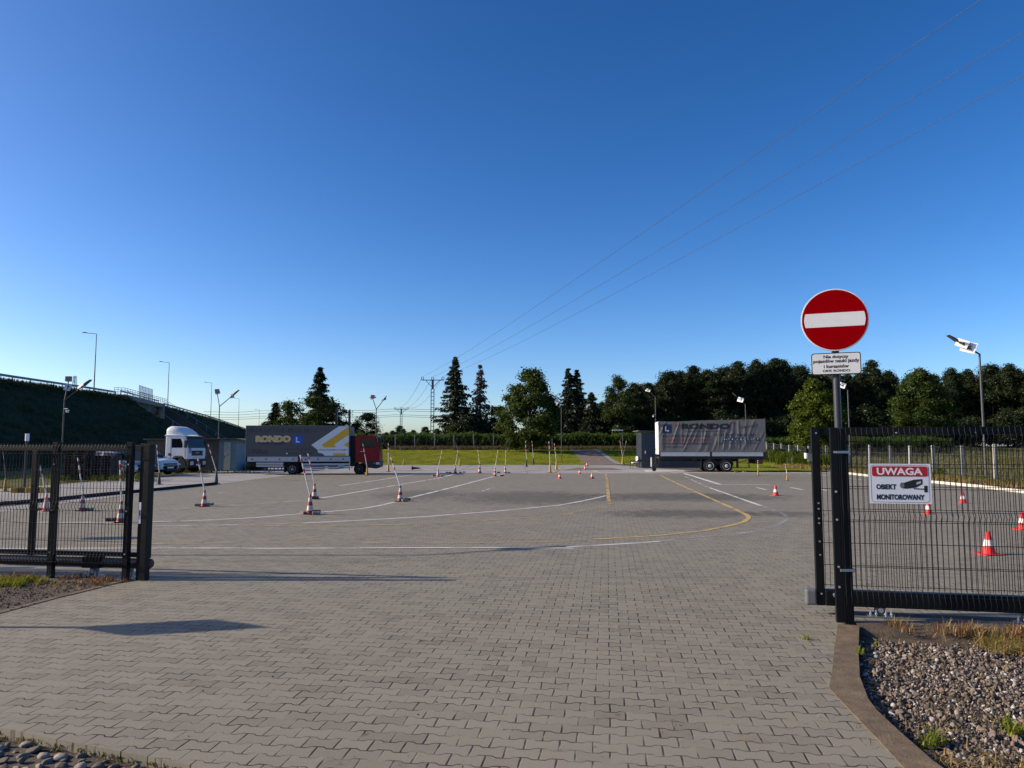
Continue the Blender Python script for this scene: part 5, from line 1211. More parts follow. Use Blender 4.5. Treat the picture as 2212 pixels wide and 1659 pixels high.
for o in (-13, -9, -5, -1.4): bx(m, c0x, 127, c0z - 0.5, c1x, 156, c1z - 0.5, o, o + 0.7, 1.35)
m.build('girder', M_('dark_girder', (0.10,0.10,0.10), 0.8), br)
m = MB(); xa, za = crest(155); m.box(xa - 14, xa - 0.1, 154.6, 156, -0.3, za - 0.2); m.build('abutment', MT['abut'], br)
m = MB(); m.box(xa - 0.1, xa + 0.8, 154.0, 157, -0.3, za - 0.1); m.build('pier', MT['bridge'], br)
m = MB(); m.add([(xa + 0.8, 154.9, za - 0.1), (xa + 0.8, 154.9, -0.3), (xa + 17, 154.9, -0.3), (xa+0.8,155.3,za-0.1),(xa+0.8,155.3,-0.3),(xa+17,155.3,-0.3)], [(0,1,2),(5,4,3),(0,3,4,1),(1,4,5,2),(2,5,3,0)]); m.build('slope_paving', MT['dark_pave'], br)
xb, zb3 = crest(128); m = MB(); m.box(xb - 14, xb - 0.1, 126, 128.4, -0.3, zb3 - 0.3); m.build('abutment', MT['abut'], br)
m = MB(); m.add([(xb, 128.05, zb3 - 0.1), (xb, 128.05, -0.3), (xb + 17, 128.05, -0.3), (xb,127.6,zb3-0.1),(xb,127.6,-0.3),(xb+17,127.6,-0.3)], [(0,1,2),(5,4,3),(0,3,4,1),(1,4,5,2),(2,5,3,0)]); m.build('slope_paving', MT['dark_pave'], br)
def railing(mb, pts, h=1.1, step=2.0, rails=(1.1, 0.6), r=0.04):
    pts = [Vector(p) for p in pts]
    for a, b in zip(pts[:-1], pts[1:]):
        L = (b - a).length; n = max(1, int(L / step))
        for k in range(n + 1): p = a.lerp(b, k / n); mb.cyl(p, p + Vector((0,0,h)), r, n=5)
        for q in rails: mb.cyl(a + Vector((0,0,q)), b + Vector((0,0,q)), r, n=5)
MT['rail'] = M_('galvanised_railing', (0.33,0.34,0.35), 0.5, metal=0.3, var=0.1)
off = 0.2
m = MB(); p0 = Vector((c0x + off, 123, crest(123)[1] + 0.1)); p1 = Vector((c1x + off, 158, c1z + 0.35)); railing(m, [(crest(121)[0]+off, 121, crest(121)[1]+0.1), (c0x+off, 126.5, c0z+0.35), p1], 1.1, 1.6, (1.1, 0.75, 0.4)); m.build('railing', MT['rail'], br)
m = MB(); railing(m, [(xb + 0.3, 127.7, zb3), (xb + 16.5, 127.7, 0.2)], 1.0, 2.2, (1.0,), 0.035); m.build('stair_railing', MT['rail'], br)
m = MB(); railing(m, [(crest(160)[0] + 0.3, 160, crest(160)[1]), (crest(160)[0] + 17, 160, 0.2)], 1.0, 2.2, (1.0,), 0.035); m.build('stair_railing', MT['rail'], br)
def on_bridge(t): return Vector((c0x + (c1x - c0x) * t + 0.25, 126.5 + 30 * t, c0z + 0.35))
sA, sB = on_bridge(0.30), on_bridge(0.64); m = MB()
for k in range(10):
    p = sA.lerp(sB, k / 9); m.cyl(p, p + Vector((0,0,2.3)), 0.05, n=5)
for z in (0.05, 1.05, 2.3): m.cyl(sA + Vector((0,0,z)), sB + Vector((0,0,z)), 0.045, n=5)
scr = m.build('screen_frame', MT['rail'], br)
gm, gnt, gb = new_mat('clear_plastic_screen'); gb.inputs['Base Color'].default_value = (0.75,0.82,0.85,1); gb.inputs['Alpha'].default_value = 0.45; gb.inputs['Roughness'].default_value = 0.2
m = MB(); d_ = (sB - sA).normalized(); nn = Vector((d_.y, -d_.x, 0)) * 0.02
m.add([sA + nn, sB + nn, sB + nn + Vector((0,0,2.28)), sA + nn + Vector((0,0,2.28)), sA - nn, sB - nn, sB - nn + Vector((0,0,2.28)), sA - nn + Vector((0,0,2.28))], [(0,1,2,3),(7,6,5,4),(0,4,5,1),(2,6,7,3),(1,5,6,2),(0,3,7,4)]); m.build('screen_pane', gm, scr)
# guard rail along the crest
for (ya, yb) in ((-20, 127), (126.5, 156.5), (159, 640)):
    gr_ = thing('guard_rail', {-20: 'steel guard rail along the crest of the dark bank before the bridge', 126.5: 'steel guard rail on the bridge deck behind the railing', 159: 'steel guard rail running downhill along the bank beyond the bridge'}[ya], 'guard rail', (0,0,0))
    ys = np.arange(ya, yb, 4.0); m = MB(); b_ = MB()
    P = [Vector((crest(y)[0] - 0.55, y, crest(y)[1] + (0.3 if ya == 126.5 else 0.0))) for y in ys]
    for p in P: m.box(p.x - 0.06, p.x + 0.06, p.y - 0.04, p.y + 0.04, p.z - 0.1, p.z + 0.75)
    for a, b in zip(P[:-1], P[1:]):
        vs = []
        for q in (a, b): vs += [q + Vector((0.07,0,0.45)), q + Vector((0.12,0,0.53)), q + Vector((0.07,0,0.60)), q + Vector((0.12,0,0.68)), q + Vector((0.07,0,0.76)), q + Vector((0.04,0,0.76)), q + Vector((0.04,0,0.45))]
        b_.add(vs, [(i, (i+1) % 7, 7 + (i+1) % 7, 7 + i) for i in range(7)])
    o = m.build('post', MT['rail'], gr_); o['kind'] = 'stuff'; b_.build('beam', MT['rail'], gr_)
rs = np.random.RandomState(41)
ys = np.concatenate([rs.uniform(30, 128, 2600), rs.uniform(156, 420, 1800)]); cx_, cz_ = crest(ys); o_ = np.abs(rs.normal(0, 0.9, len(ys)))
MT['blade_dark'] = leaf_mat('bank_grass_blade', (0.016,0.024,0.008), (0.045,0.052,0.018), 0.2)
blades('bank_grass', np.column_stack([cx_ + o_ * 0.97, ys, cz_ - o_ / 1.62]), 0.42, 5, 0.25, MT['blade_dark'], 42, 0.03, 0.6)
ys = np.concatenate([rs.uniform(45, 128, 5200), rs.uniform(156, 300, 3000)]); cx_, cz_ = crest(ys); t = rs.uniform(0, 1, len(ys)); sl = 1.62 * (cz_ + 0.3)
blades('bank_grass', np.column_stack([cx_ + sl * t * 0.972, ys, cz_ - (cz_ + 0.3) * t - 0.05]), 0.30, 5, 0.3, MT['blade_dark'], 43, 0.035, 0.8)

# ------------------------------------------------------------------ road lamps on the bank
def road_lamp(u_b, v_t, Y, label):
    base = at(u_b, 900, Y); cx0, cz0 = crest(Y); z0 = float(cz0) - 0.1; top = at(u_b, v_t, Y).z
    t = thing('road_lamp', label, 'street lamp', (base.x, Y, z0), 0, 'road lamps on the embankment'); h = top - z0
    m = MB(); m.cyl((0,0,0), (0,0,h), 0.10, 0.055, n=10); m.build('pole', MT['grey_metal'], t, True)
    m = MB(); m.cyl((0,0,h - 0.02), (-1.45,0,h + 0.12), 0.045, 0.04, n=8); m.build('arm', MT['grey_metal'], t)
    m = MB(); m.prism([(-1.4,h+0.08),(-2.15,h+0.17),(-2.15,h+0.24),(-1.75,h+0.27),(-1.4,h+0.18)], -0.15, 0.15); m.build('lamp_head', MT['dark_pole'], t, bevel=0.02)
for u, v, Y, lab in ((200, 721, 112, 'tall grey road lamp on the dark bank before the bridge'), (361, 783, 160, 'tall grey road lamp just beyond the bridge'), (455, 827, 211, 'road lamp on the falling bank above the white lorry tractor'), (515.5, 861, 262, 'farthest small road lamp on the bank above the shed'), (560, 885, 330, 'tiny distant road lamp above the lorry body beside the small conifer')):
    road_lamp(u, v, Y, lab)
# distant lattice pylon behind the crest
py_ = at(162, 818, 420); lp_ = thing('lattice_mast', 'tiny distant lattice mast behind the crest of the bank', 'mast', (py_.x, 420, 2.0)); m = MB(); hh = at(162, 812, 420).z - 2
for sx in (-1, 1):
    for sy in (-1, 1): m.cyl((sx*2.4, sy*2.4, 0), (sx*0.5, sy*0.5, hh), 0.16, n=4)
for k in range(8):
    z0, z1 = hh*k/8, hh*(k+1)/8; w0, w1 = 2.4 - 1.9*k/8, 2.4 - 1.9*(k+1)/8
    m.cyl((-w0,-w0,z0), (w1,-w1,z1), 0.09, n=4); m.cyl((w0,-w0,z0), (-w1,-w1,z1), 0.09, n=4)
m.build('lattice', MT['grey_metal'], lp_)

# ------------------------------------------------------------------ solar yard lamps
MT['panel_back'] = M_('white_panel_back', (0.72,0.72,0.70), 0.5, var=0.05, scale=3)
MT['panel_front'] = M_('solar_cells', (0.02,0.03,0.06), 0.15, var=0.2, scale=12)
MT['lamp_pole'] = M_('grey_brown_lamp_pole', (0.075,0.07,0.065), 0.5, metal=0.2, var=0.15)
MT['box'] = M_('ochre_battery_box', (0.25,0.21,0.14), 0.6, var=0.15)
def plate(parent, p, w, h, yaw, pitch, roll, nm='solar_panel', sc=0.64):
    """panel whose white back faces -y before the turns"""
    w *= sc; h *= sc
    mt = Matrix.Translation(p) @ Matrix.Rotation(yaw, 4, 'Z') @ Matrix.Rotation(pitch, 4, 'X') @ Matrix.Rotation(roll, 4, 'Y')
    m = MB(); m.box(-w/2, w/2, -0.02, 0.0, -h/2, h/2, M=mt); o = m.build(nm, MT['panel_back'], parent)
    m = MB(); m.box(-w/2+0.01, w/2-0.01, 0.001, 0.012, -h/2+0.01, h/2-0.01, M=mt); m.build('cells', MT['panel_front'], o)
    m = MB(); m.cyl(mt @ Vector((w*0.1, -0.022, h*0.1)), mt @ Vector((w*0.1, -0.05, h*0.1)), 0.035, n=8); m.build('junction_box', MT['plastic'], o)
    return o
def solar_lamp(label, base, hf, arms, r=0.045, name='solar_lamp'):
    """arms: (dx, dy, dz, head length, [(panel offset t, w, h, yaw, pitch, roll)], box?)"""
    t = thing(name, label, 'yard lamp', base, 0, 'solar lamps round the yard')
    m = MB(); m.cyl((0,0,0), (0,0,hf), r, r*0.75, n=10); m.box(-0.12,0.12,-0.12,0.12,0,0.02); m.build('pole', MT['lamp_pole'], t, True)
    for (dx, dy, dz, hl, pans, bx_) in arms:
        e = Vector((dx, dy, hf + dz)); s = Vector((0, 0, hf - 0.03))
        m = MB(); m.cyl(s, e, r*0.7, r*0.6, n=8); a = m.build('arm', MT['lamp_pole'], t, True)
        d = (e - s).normalized()
        if hl: 
            mt = Matrix.Translation(e) @ d.to_track_quat('X', 'Z').to_matrix().to_4x4()
            m = MB(); m.prism([(-0.12,-0.05),(hl,-0.02),(hl,0.02),(0.1,0.05),(-0.12,0.04)], -0.12, 0.12, M=mt); m.build('lamp_head', MT['lamp_pole'], t, bevel=0.01)
        for (tt_, w, h, yw, pi, ro) in pans: plate(t, s.lerp(e, tt_) + Vector((0, 0.07, 0.06)), w, h, yw, pi, ro)
        if bx_: m = MB(); m.box(e.x - 0.14, e.x + 0.14, e.y - 0.1, e.y + 0.1, e.z - 0.02, e.z + 0.26); m.build('battery_box', MT['box'], t, bevel=0.015)
    return t
def pxm(base): return base.y / FPX
def lamp_camera(t, z, s=1):
    m = MB(); m.cyl((0.02*s,-0.03,z), (0.22*s,-0.06,z), 0.02, n=6); m.cyl((0.22*s,-0.06,z-0.06), (0.22*s,-0.06,z-0.2), 0.09, 0.06, n=12); m.build('camera', MT['white'], t, True)
bA = G(130.5, 1038); k = pxm(bA); A = solar_lamp('forked solar lamp with two panels and a camera before the dark grass bank', bA, (1040-866)*k, [(0.16,0.0,0.98,0.0,[(0.62,0.50,0.62,R(20),R(-25),R(14))],True), (1.05,0.1,0.86,0.32,[(0.75,0.60,0.55,R(-15),R(-30),R(32))],False)]); lamp_camera(A, (1038-884)*k)
bB = G(469.5, 1017); k = pxm(bB); solar_lamp('forked solar lamp with two panels beside the pale blue end of the shed', bB, (1018-879)*k, [(-0.22,0,1.02,0,[(1.0,0.55,0.62,R(10),R(-20),R(-18))],True), (1.12,0.1,0.98,0.36,[(0.8,0.5,0.8,R(-12),R(-22),R(-10))],False)])
bC = G(811, 1012); k = pxm(bC); solar_lamp('forked solar lamp with two panels behind the red lorry cab', bC, (1012-884)*k, [(-0.33,0,0.9,0,[(1.0,0.8,0.5,R(10),R(-35),R(-25))],True), (0.62,0.1,0.82,0.35,[(0.9,0.75,0.3,R(-20),R(-40),R(-8))],False)])
bD = Vector((at(1213, 995, 80).x, 80, float(terrain(8.3, 80))-0.05)); k = 80 / FPX; solar_lamp('thin lamp with pale panels standing on the lawn beside the brick path', bD, (at(1213,880,80).z - bD.z), [(-0.5,0,0.75,0,[(0.9,0.9,0.55,R(15),R(-35),R(-50)),(0.75,0.5,0.8,R(-15),R(-30),R(30))],False)])
bE = G(2131, 1046); k = pxm(bE); solar_lamp('tall solar lamp with a white panel and one bent arm beside the dry verge', bE, (1047-765)*k, [(-1.15,0,0.68,0.40,[(0.40,1.0,0.85,R(-34),R(-12),R(20)),(0.66,0.85,0.62,R(-34),R(-12),R(26))],False)], 0.06)
bF = G(1838, 1020); k = pxm(bF); solar_lamp('solar lamp with a white panel half hidden behind the dark sign pole', bF, (1021-843)*k, [(-1.0,0,0.75,0.35,[(0.35,0.75,0.6,R(-38),R(-12),R(22))],False)], 0.05)
bG_ = G(1418, 1007); k = pxm(bG_); Lg = solar_lamp('solar lamp with a camera at the front end of the tarpaulin trailer', bG_, (1007-857)*k, [(-1.05,0,0.85,0.35,[(0.62,0.8,0.45,R(-30),R(-40),R(20))],False)], 0.05); lamp_camera(Lg, (1007-897)*k, -1)
bH = Vector((at(1612, 950, 75).x, 75, 0.1)); k = 75 / FPX; solar_lamp('solar lamp with a white panel rising behind the tarpaulin trailer', bH, at(1612,873,75).z - 0.1, [(-1.0,0,0.9,0.35,[(0.45,0.95,0.75,R(-35),R(-15),R(15))],False)], 0.05)
bI = Vector((at(1352, 997, 74).x, 76, float(terrain(11.7, 76)))); t = thing('slim_lamp', 'slim lamp with a flat white head near the blue grey cabin', 'yard lamp', bI, 0); hI = at(1352, 929, 76).z - bI.z
m = MB(); m.cyl((0,0,0), (0,0,hI), 0.03, n=8); m.build('pole', MT['lamp_pole'], t); m = MB(); m.box(-1.05, 0.05, -0.1, 0.1, hI - 0.06, hI + 0.03); m.build('lamp_head', MT['white'], t, bevel=0.01)
# outside the frame, the things whose shadows cross the paving
solar_lamp('solar lamp standing outside the fence end beyond the picture', (-11.0, 12.25, 0), 4.25, [(0,0.85,0.75,0.4,[(0.75,0.7,0.5,R(60),R(-20),R(10))],False)], 0.05)
t = thing('diamond_sign', 'diamond shaped road sign on a pole beyond the picture', 'road sign', (-8.55, 7.40, 0)); m = MB(); m.cyl((0,0,0), (0,0,2.55), 0.035, n=12); m.build('pole', MT['dark_pole'], t)
m = MB(); mt = Matrix.Translation((0.045, 0, 2.28)) @ Matrix.Rotation(math.atan2(0.33, 0.26), 4, 'Z'); m.prism([(0.02,-0.41),(0.41,-0.02),(0.41,0.02),(0.02,0.41),(-0.02,0.41),(-0.41,0.02),(-0.41,-0.02),(-0.02,-0.41)], -0.01, 0.01, M=mt); m.build('sign_plate', MT['sign_white'], t)
t = thing('small_round_sign', 'small round road sign on a pole beyond the picture', 'road sign', (-13.1, 14.5, 0)); m = MB(); m.cyl((0,0,0), (0,0,2.6), 0.04, n=10); m.build('pole', MT['dark_pole'], t)
m = MB(); mt = Matrix.Translation((0.05, 0, 2.35)) @ Matrix.Rotation(R(75), 4, 'Z'); m.prism([(0.26*math.cos(a/24*6.283), 0.26*math.sin(a/24*6.283)) for a in range(24)], -0.01, 0.01, M=mt); m.build('sign_plate', MT['sign_white'], t)

# ================================================================== cones
cr, cw_ = (0.34,0.020,0.016), (0.56,0.52,0.47)
CM = {
 'striped': stripe_mat('striped_cone', [(0,cr),(0.20,cw_),(0.44,cr),(0.64,cw_),(0.84,cr)], dirt=0.7),
 'pink': stripe_mat('faded_pink_cone', [(0,(0.50,0.13,0.12)),(0.22,(0.62,0.42,0.38)),(0.62,(0.52,0.16,0.15)),(0.8,(0.60,0.30,0.28))], dirt=0.2),
 'blacktop': stripe_mat('black_topped_cone', [(0,cr),(0.20,cw_),(0.40,cr),(0.62,cw_),(0.86,(0.012,0.012,0.012))], dirt=0.65),
 'yellow': stripe_mat('yellow_cone', [(0,(0.42,0.25,0.015)),(0.5,(0.45,0.27,0.02))], dirt=0.5),
 'black': stripe_mat('black_cone', [(0,(0.014,0.014,0.016)),(0.5,(0.016,0.016,0.018))], dirt=0.15),
 'slate': stripe_mat('slate_cone', [(0,(0.03,0.04,0.055)),(0.5,(0.035,0.05,0.065))], dirt=0.2),
 'ochre': stripe_mat('ochre_cone', [(0,(0.40,0.20,0.02)),(0.6,(0.50,0.25,0.03)),(0.85,(0.45,0.06,0.02))], dirt=0.45),
 'red': stripe_mat('red_cone', [(0,(0.62,0.018,0.02)),(0.36,(0.74,0.70,0.66)),(0.64,(0.62,0.022,0.022))], dirt=0.25),
 'redy': stripe_mat('red_cone_yellow_top', [(0,(0.40,0.016,0.018)),(0.36,(0.62,0.58,0.5)),(0.68,(0.55,0.30,0.03))], dirt=0.3),
}
PM = stripe_mat('red_and_white_pole', [(0,(0.66,0.64,0.60)),(0.56,(0.38,0.02,0.02)),(0.66,(0.66,0.64,0.60)),(0.79,(0.38,0.02,0.02)),(0.91,(0.66,0.64,0.60))], dirt=0.15)
PMY = stripe_mat('yellow_and_white_pole', [(0,(0.60,0.58,0.52)),(0.45,(0.45,0.30,0.05)),(0.58,(0.60,0.58,0.52)),(0.72,(0.45,0.28,0.05)),(0.85,(0.58,0.55,0.45))], dirt=0.2)
PMD = stripe_mat('dull_brown_pole', [(0,(0.10,0.09,0.06)),(0.7,(0.22,0.19,0.12)),(0.85,(0.12,0.10,0.07))], dirt=0.2)
def cone_meshes(kind):
    small = kind in ('red', 'redy'); tall = kind in ('yellow', 'black', 'slate', 'ochre')
    rb, rt, hb = (0.27, 0.085, 0.44) if small else ((0.155, 0.06, 0.24) if tall else (0.185, 0.052, 0.30))
    m = MB(); m.lathe([(rb*1.06,0.04),(rb,0.06),(rb*0.98,0.09)] + [(rb + (rt-rb)*k/8, 0.09 + 0.90*k/8) for k in range(1, 9)] + [(rt*0.8,1.0)], 24)
    body = m; m2 = MB(); m2.prism(rrect(-hb, hb, -hb, hb, hb*0.25), 0, 0.045, M=Matrix.Rotation(R(90), 4, 'X') @ Matrix.Translation((0,0,0)))
    m2.v = [(x, y, abs(z)) for x, y, z in m2.v]
    return body, m2
CP = {}
BM = {'striped': MT['rubber'], 'blacktop': MT['rubber'], 'pink': CM['pink'], 'yellow': CM['black'], 'black': CM['black'], 'slate': CM['black'], 'ochre': MT['rubber'], 'red': CM['red'], 'redy': MT['rubber']}
PMB = MB(); PMB.cyl((0,0,0), (0,0,1), 1.0, n=10)
PP = {}
def cone(kind, base, top_v, label, pole=None, rz=None, group=None, pm=None, poles2=None):
    ub, vb = base; p = G(ub, vb); H = (vb - top_v) * p.y / FPX * 1.0
    if kind not in CP:
        t = thing('traffic_cone', label, 'cone'); b, f = cone_meshes(kind); b.build('cone_body', CM[kind], t, True); f.build('base_plate', BM[kind], t); CP[kind] = t
    else: t = copy_tree(CP[kind])
    for k in list(t.keys()):
        if k == 'group': del t['group']
    t['label'] = label; t['category'] = 'cone'
    if group: t['group'] = group
    t.location = p; t.scale = (H,) * 3; t.rotation_euler = (0, 0, rng.uniform(-0.5, 0.5) if rz is None else rz)
    for kx in [c for c in COL.objects if c.parent is t and c.name.startswith('pole')]: bpy.data.objects.remove(kx)
    for pl in ([pole] if pole else []) + (poles2 or []):
        top = at(pl[0], pl[1], p.y); s = Vector((p.x, p.y, H * 0.93)); top.y += rng.uniform(-0.15, 0.15); d = top - s
        pmat = pm or PM
        if pmat.name not in PP: o = PMB.build('pole', pmat); PP[pmat.name] = o.data
        else: o = bpy.data.objects.new('pole', PP[pmat.name]); COL.objects.link(o)
        o.parent = t; inv = Matrix.Rotation(-t.rotation_euler.z, 3, 'Z')
        o.location = inv @ Vector((0, 0, 0.93)); o.rotation_mode = 'QUATERNION'; o.rotation_quaternion = (inv @ d).to_track_quat('Z', 'Y'); o.scale = (0.019 / H, 0.019 / H, d.length / H)
    return t
cone('pink', (99,1104.5), 1067.6, 'faded pink cone with bent striped pole behind the fence mesh', (78.6,989.5))
cone('striped', (177.7,1104), 1067, 'red and white cone with pole behind the middle of the fence mesh', (163,988.7))
cone('striped', (260.5,1128.4), 1083.4, 'red and white cone with upright pole behind the last fence post', (259,994.8))
cone('striped', (441,1094.5), 1059, 'red and white cone with leaning pole in front of the white lorry tractor', (429,989.4))
cone('slate', (343.3,1046.4), 1021.3, 'dark slate cone with pole before the white car', (337.8,961.2))
cone('slate', (466.9,1045), 1017.3, 'dark slate cone with leaning pole at the end of the black pipe', (451.3,959.6))
cone('yellow', (11,1062), 1033, 'yellow cone with dull pole behind the fence beside the yellow blocks', (6,975), pm=PMD)
cone('striped', (669.4,1111), 1068.7, 'red and white cone with leaning pole held by three loose pavers', (651.7,982.6))
cone('striped', (679,1077.7), 1044.9, 'red and white cone with leaning pole just behind the cone held by three pavers', (666,979.4))
cone('blacktop', (864.5,1083.2), 1049.7, 'black topped red and white cone with a strongly leaning pole on the white line', (843,988.4))
cone('pink', (946,1030), 1011.7, 'faded pink cone with pole on the white line before the lawn', (954.8,973.6), pm=PMY)
cone('striped', (983.5,1022.3), 1005.2, 'striped cone with leaning pole among scattered pavers on the concrete edge', (989.3,972.3), pm=PMY)
cone('striped', (1036,1022), 1002.6, 'striped cone with backward leaning pole standing alone without pavers', (1032.2,972), pm=PMY)
cone('striped', (1069.2,1028.7), 1010.7, 'striped cone with leaning pole and a dark paver on the white line', (1075.7,973), pm=PMY)
cone('striped', (1091.5,1022.3), 1005.2, 'striped cone with upright pole at the far end of the white line', (1092.8,973), pm=PMY)
cone('yellow', (792.7,1027.0), 1008.5, 'yellow cone with leaning pole in front of the red lorry cab', (784.4,958.9))
cone('yellow', (838.6,1018.8), 1001, 'yellow cone with straight pole just beside the red lorry cab', (838,957.5))
cone('yellow', (871.7,1004), 991, 'small yellow cone with thin dull pole at the lawn edge near the red cab', (861.8,959.5), pm=PMD)
cone('yellow', (992.9,1006), 991, 'small yellow cone with thin dull pole at the lawn edge behind a striped cone', (985.5,959.5), pm=PMD)
cone('black', (1137.3,1008.4), 993, 'nearer black cone with tall white pole before the big round tree', (1135.3,952.5))
cone('black', (1152.2,1004), 989, 'farther black cone with tall striped pole before the big round tree', (1149.2,952.5))
cone('yellow', (1188.3,1021.4), 1001.5, 'nearer tall yellow cone with straight striped pole near the lawn lamp', (1185.9,953.3))
cone('yellow', (1202,1015.5), 997, 'farther tall yellow cone with leaning striped pole near the lawn lamp', (1197.6,958.4))
cone('yellow', (1345,1003), 987, 'pair of yellow poles spreading from one yellow cone before the blue grey cabin', (1339.4,952.5), pm=PMY, poles2=[(1353,952.5)])
cone('red', (1209,1034.2), 1021.4, 'small red cone with a white band standing alone near the tall yellow cones')
cone('red', (1252.2,1024), 1014, 'small red cone at the edge of the concrete, before the brick path')
cone('redy', (1279.2,1033.9), 1021, 'small red and white cone with a yellow top')
cone('red', (1263.7,1014.8), 1005.5, 'small red cone on the brown brick patch')
cone('red', (1268.3,1007), 998.5, 'small red cone beside the white line at the brick path foot')
cone('red', (1256.3,1000.8), 992.6, 'tiny red cone at the lawn side corner of the brick path')
cone('red', (1296,1000.6), 992.2, 'tiny red cone at the grey edging of the brick path')
cone('ochre', (1637.7,1027), 1013.4, 'ochre cone with short upright striped pole under the trailer tail', (1636.5,994))
cone('ochre', (1700.6,1038.2), 1023.4, 'ochre cone with short leaning striped pole beyond the trailer', (1696,1003.5))
cone('red', (1676,1070.7), 1049, 'bright red cone with white band standing before the open gate leaf', rz=0.1)
cone('red', (2005.7,1110), 1083, 'bright red cone partly hidden under the corner of the camera notice', rz=0.2)
cone('red', (2080.8,1086.7), 1062.5, 'bright red cone behind the mesh near the white kerb', rz=0.0)
cone('red', (2136.4,1197.6), 1149, 'largest bright red cone seen through the wire fence', rz=0.08)
cone('red', (2210,1143.6), 1107, 'bright red cone cut by the picture edge behind the mesh', rz=0.1)
# fallen cone with its pole
p = G(890, 1017); t = thing('fallen_cone', 'fallen black cone lying on the concrete with its white pole', 'cone', p, R(-4))
b, f = cone_meshes('black'); mt = Matrix.Translation((0, 0, 0.20)) @ Matrix.Rotation(R(90), 4, 'Y') @ Matrix.Scale(0.62, 4)
b.v = [tuple(mt @ Vector(q)) for q in b.v]; f.v = [tuple(mt @ Vector(q)) for q in f.v]; b.build('cone_body', MT['rubber'], t, True); f.build('base_plate', MT['rubber'], t)
m = MB(); m.cyl((0.60, 0, 0.12), (1.75, 0.02, 0.03), 0.02, n=8); m.build('pole', MT['white'], t)
# loose pavers that weigh the cones down
MT['loose'] = M_('loose_grey_paver', (0.20,0.18,0.16), 0.9, var=0.25, scale=5, bump=0.4, dirt=0.3)
MT['loose_dark'] = M_('dark_loose_paver', (0.045,0.042,0.04), 0.9, var=0.3, scale=5, bump=0.4)
pb = MB(); pb.prism([(-0.10,-0.082),(-0.05,-0.082),(-0.035,-0.066),(0.035,-0.066),(0.05,-0.082),(0.10,-0.082),(0.10,0.082),(0.05,0.082),(0.035,0.066),(-0.035,0.066),(-0.05,0.082),(-0.10,0.082)], 0, 0.08, M=Matrix.Rotation(R(90), 4, 'X'))
pb.v = [(x, y, abs(z)) for x, y, z in pb.v]
lpv = {}
def paver(uv, lab, dark=False, z=0.0, rz=0.0):
    k = dark
    if k not in lpv: o = pb.build('loose_paver', MT['loose_dark'] if dark else MT['loose'], bevel=0.008); lpv[k] = o
    else: o = lpv[k].copy(); COL.objects.link(o)
    o.location = G(*uv) + Vector((0, 0, z)); o.rotation_euler = (0, 0, rz); tag(o, lab, 'paver', 'loose pavers beside the cones'); return o
paver((658,1111), 'grey paver leaning at the left foot of the nearest striped cone', rz=0.9); paver((684,1108), 'dark paver behind the foot of the nearest striped cone', True, rz=0.2); paver((683,1112), 'small grey paver in front of the foot of the nearest striped cone', rz=0.3)
paver((681,1079), 'grey paver on the base of the farther cone of the leaning pair', True, 0.03, 0.1); paver((874,1083.5), 'grey paver at the foot of the black topped cone', rz=0.5); paver((880,1081), 'dark paver behind the foot of the black topped cone', True, rz=0.1)
paver((83,1104), 'dark paver at the foot of the pink cone behind the fence', True, rz=0.2); paver((192,1103), 'grey paver at the foot of the cone behind the middle fence mesh', rz=0.2); paver((240,1126), 'dark upright paver beside the cone behind the last fence post', True, rz=0.0)
paver((428,1093.5), 'grey paver before the cone in front of the white lorry tractor', rz=0.4); paver((453,1091.5), 'grey paver behind the cone in front of the white lorry tractor', rz=0.2)
for uu, vv, lb in ((937.5,1029,'small grey paver before the pink cone on the white line'), (955,1029.5,'small grey paver behind the pink cone on the white line'), (965,1021.5,'grey paver farthest from the cone with scattered pavers'), (972,1022,'grey paver close before the cone with scattered pavers'), (994,1021.5,'grey paver close behind the cone with scattered pavers'), (1002,1021,'grey paver at the far end of the row of scattered pavers'),
                   (1099,1022,'pale paver beside the cone at the far end of the white line')): paver((uu, vv), lb, rz=0.3)
for uu, vv, lb in ((1084,1028.3,'dark paver beside the cone on the white line'), (1077,1021.6,'dark paver before the cone at the far end of the white line')): paver((uu, vv), lb, True, rz=0.2)
for uu, vv, lb in ((1590,1021,'pale stone on the ground under the rear of the trailer'), (1608,1020,'small white stone near the tail of the trailer')): paver((uu, vv), lb, rz=0.1)
# black pipe along the yard edge
P = [G(*zl(x, y), 0.06) for x, y in ((-150,600),(200,572),(460,548),(890,505),(1085,488),(1225,475),(1500,448),(1700,428),(1770,420))]
m = MB(); m.tube(P, 0.062, 10); pi_ = m.build('rubber_pipe', MT['rubber'], None, True); tag(pi_, 'long black pipe lying along the edge of the yard behind the fence', 'pipe')
wp = thing('white_capped_post', 'dark post with a white cap behind the fence before the bank', 'post', G(52.4, 1060)); m = MB(); m.cyl((0,0,0), (0,0,2.0), 0.05, n=10); m.build('pole', MT['dark_pole'], wp); m = MB(); m.cyl((0,0,2.0), (0,0,2.30), 0.075, n=12); m.build('cap', MT['white'], wp)
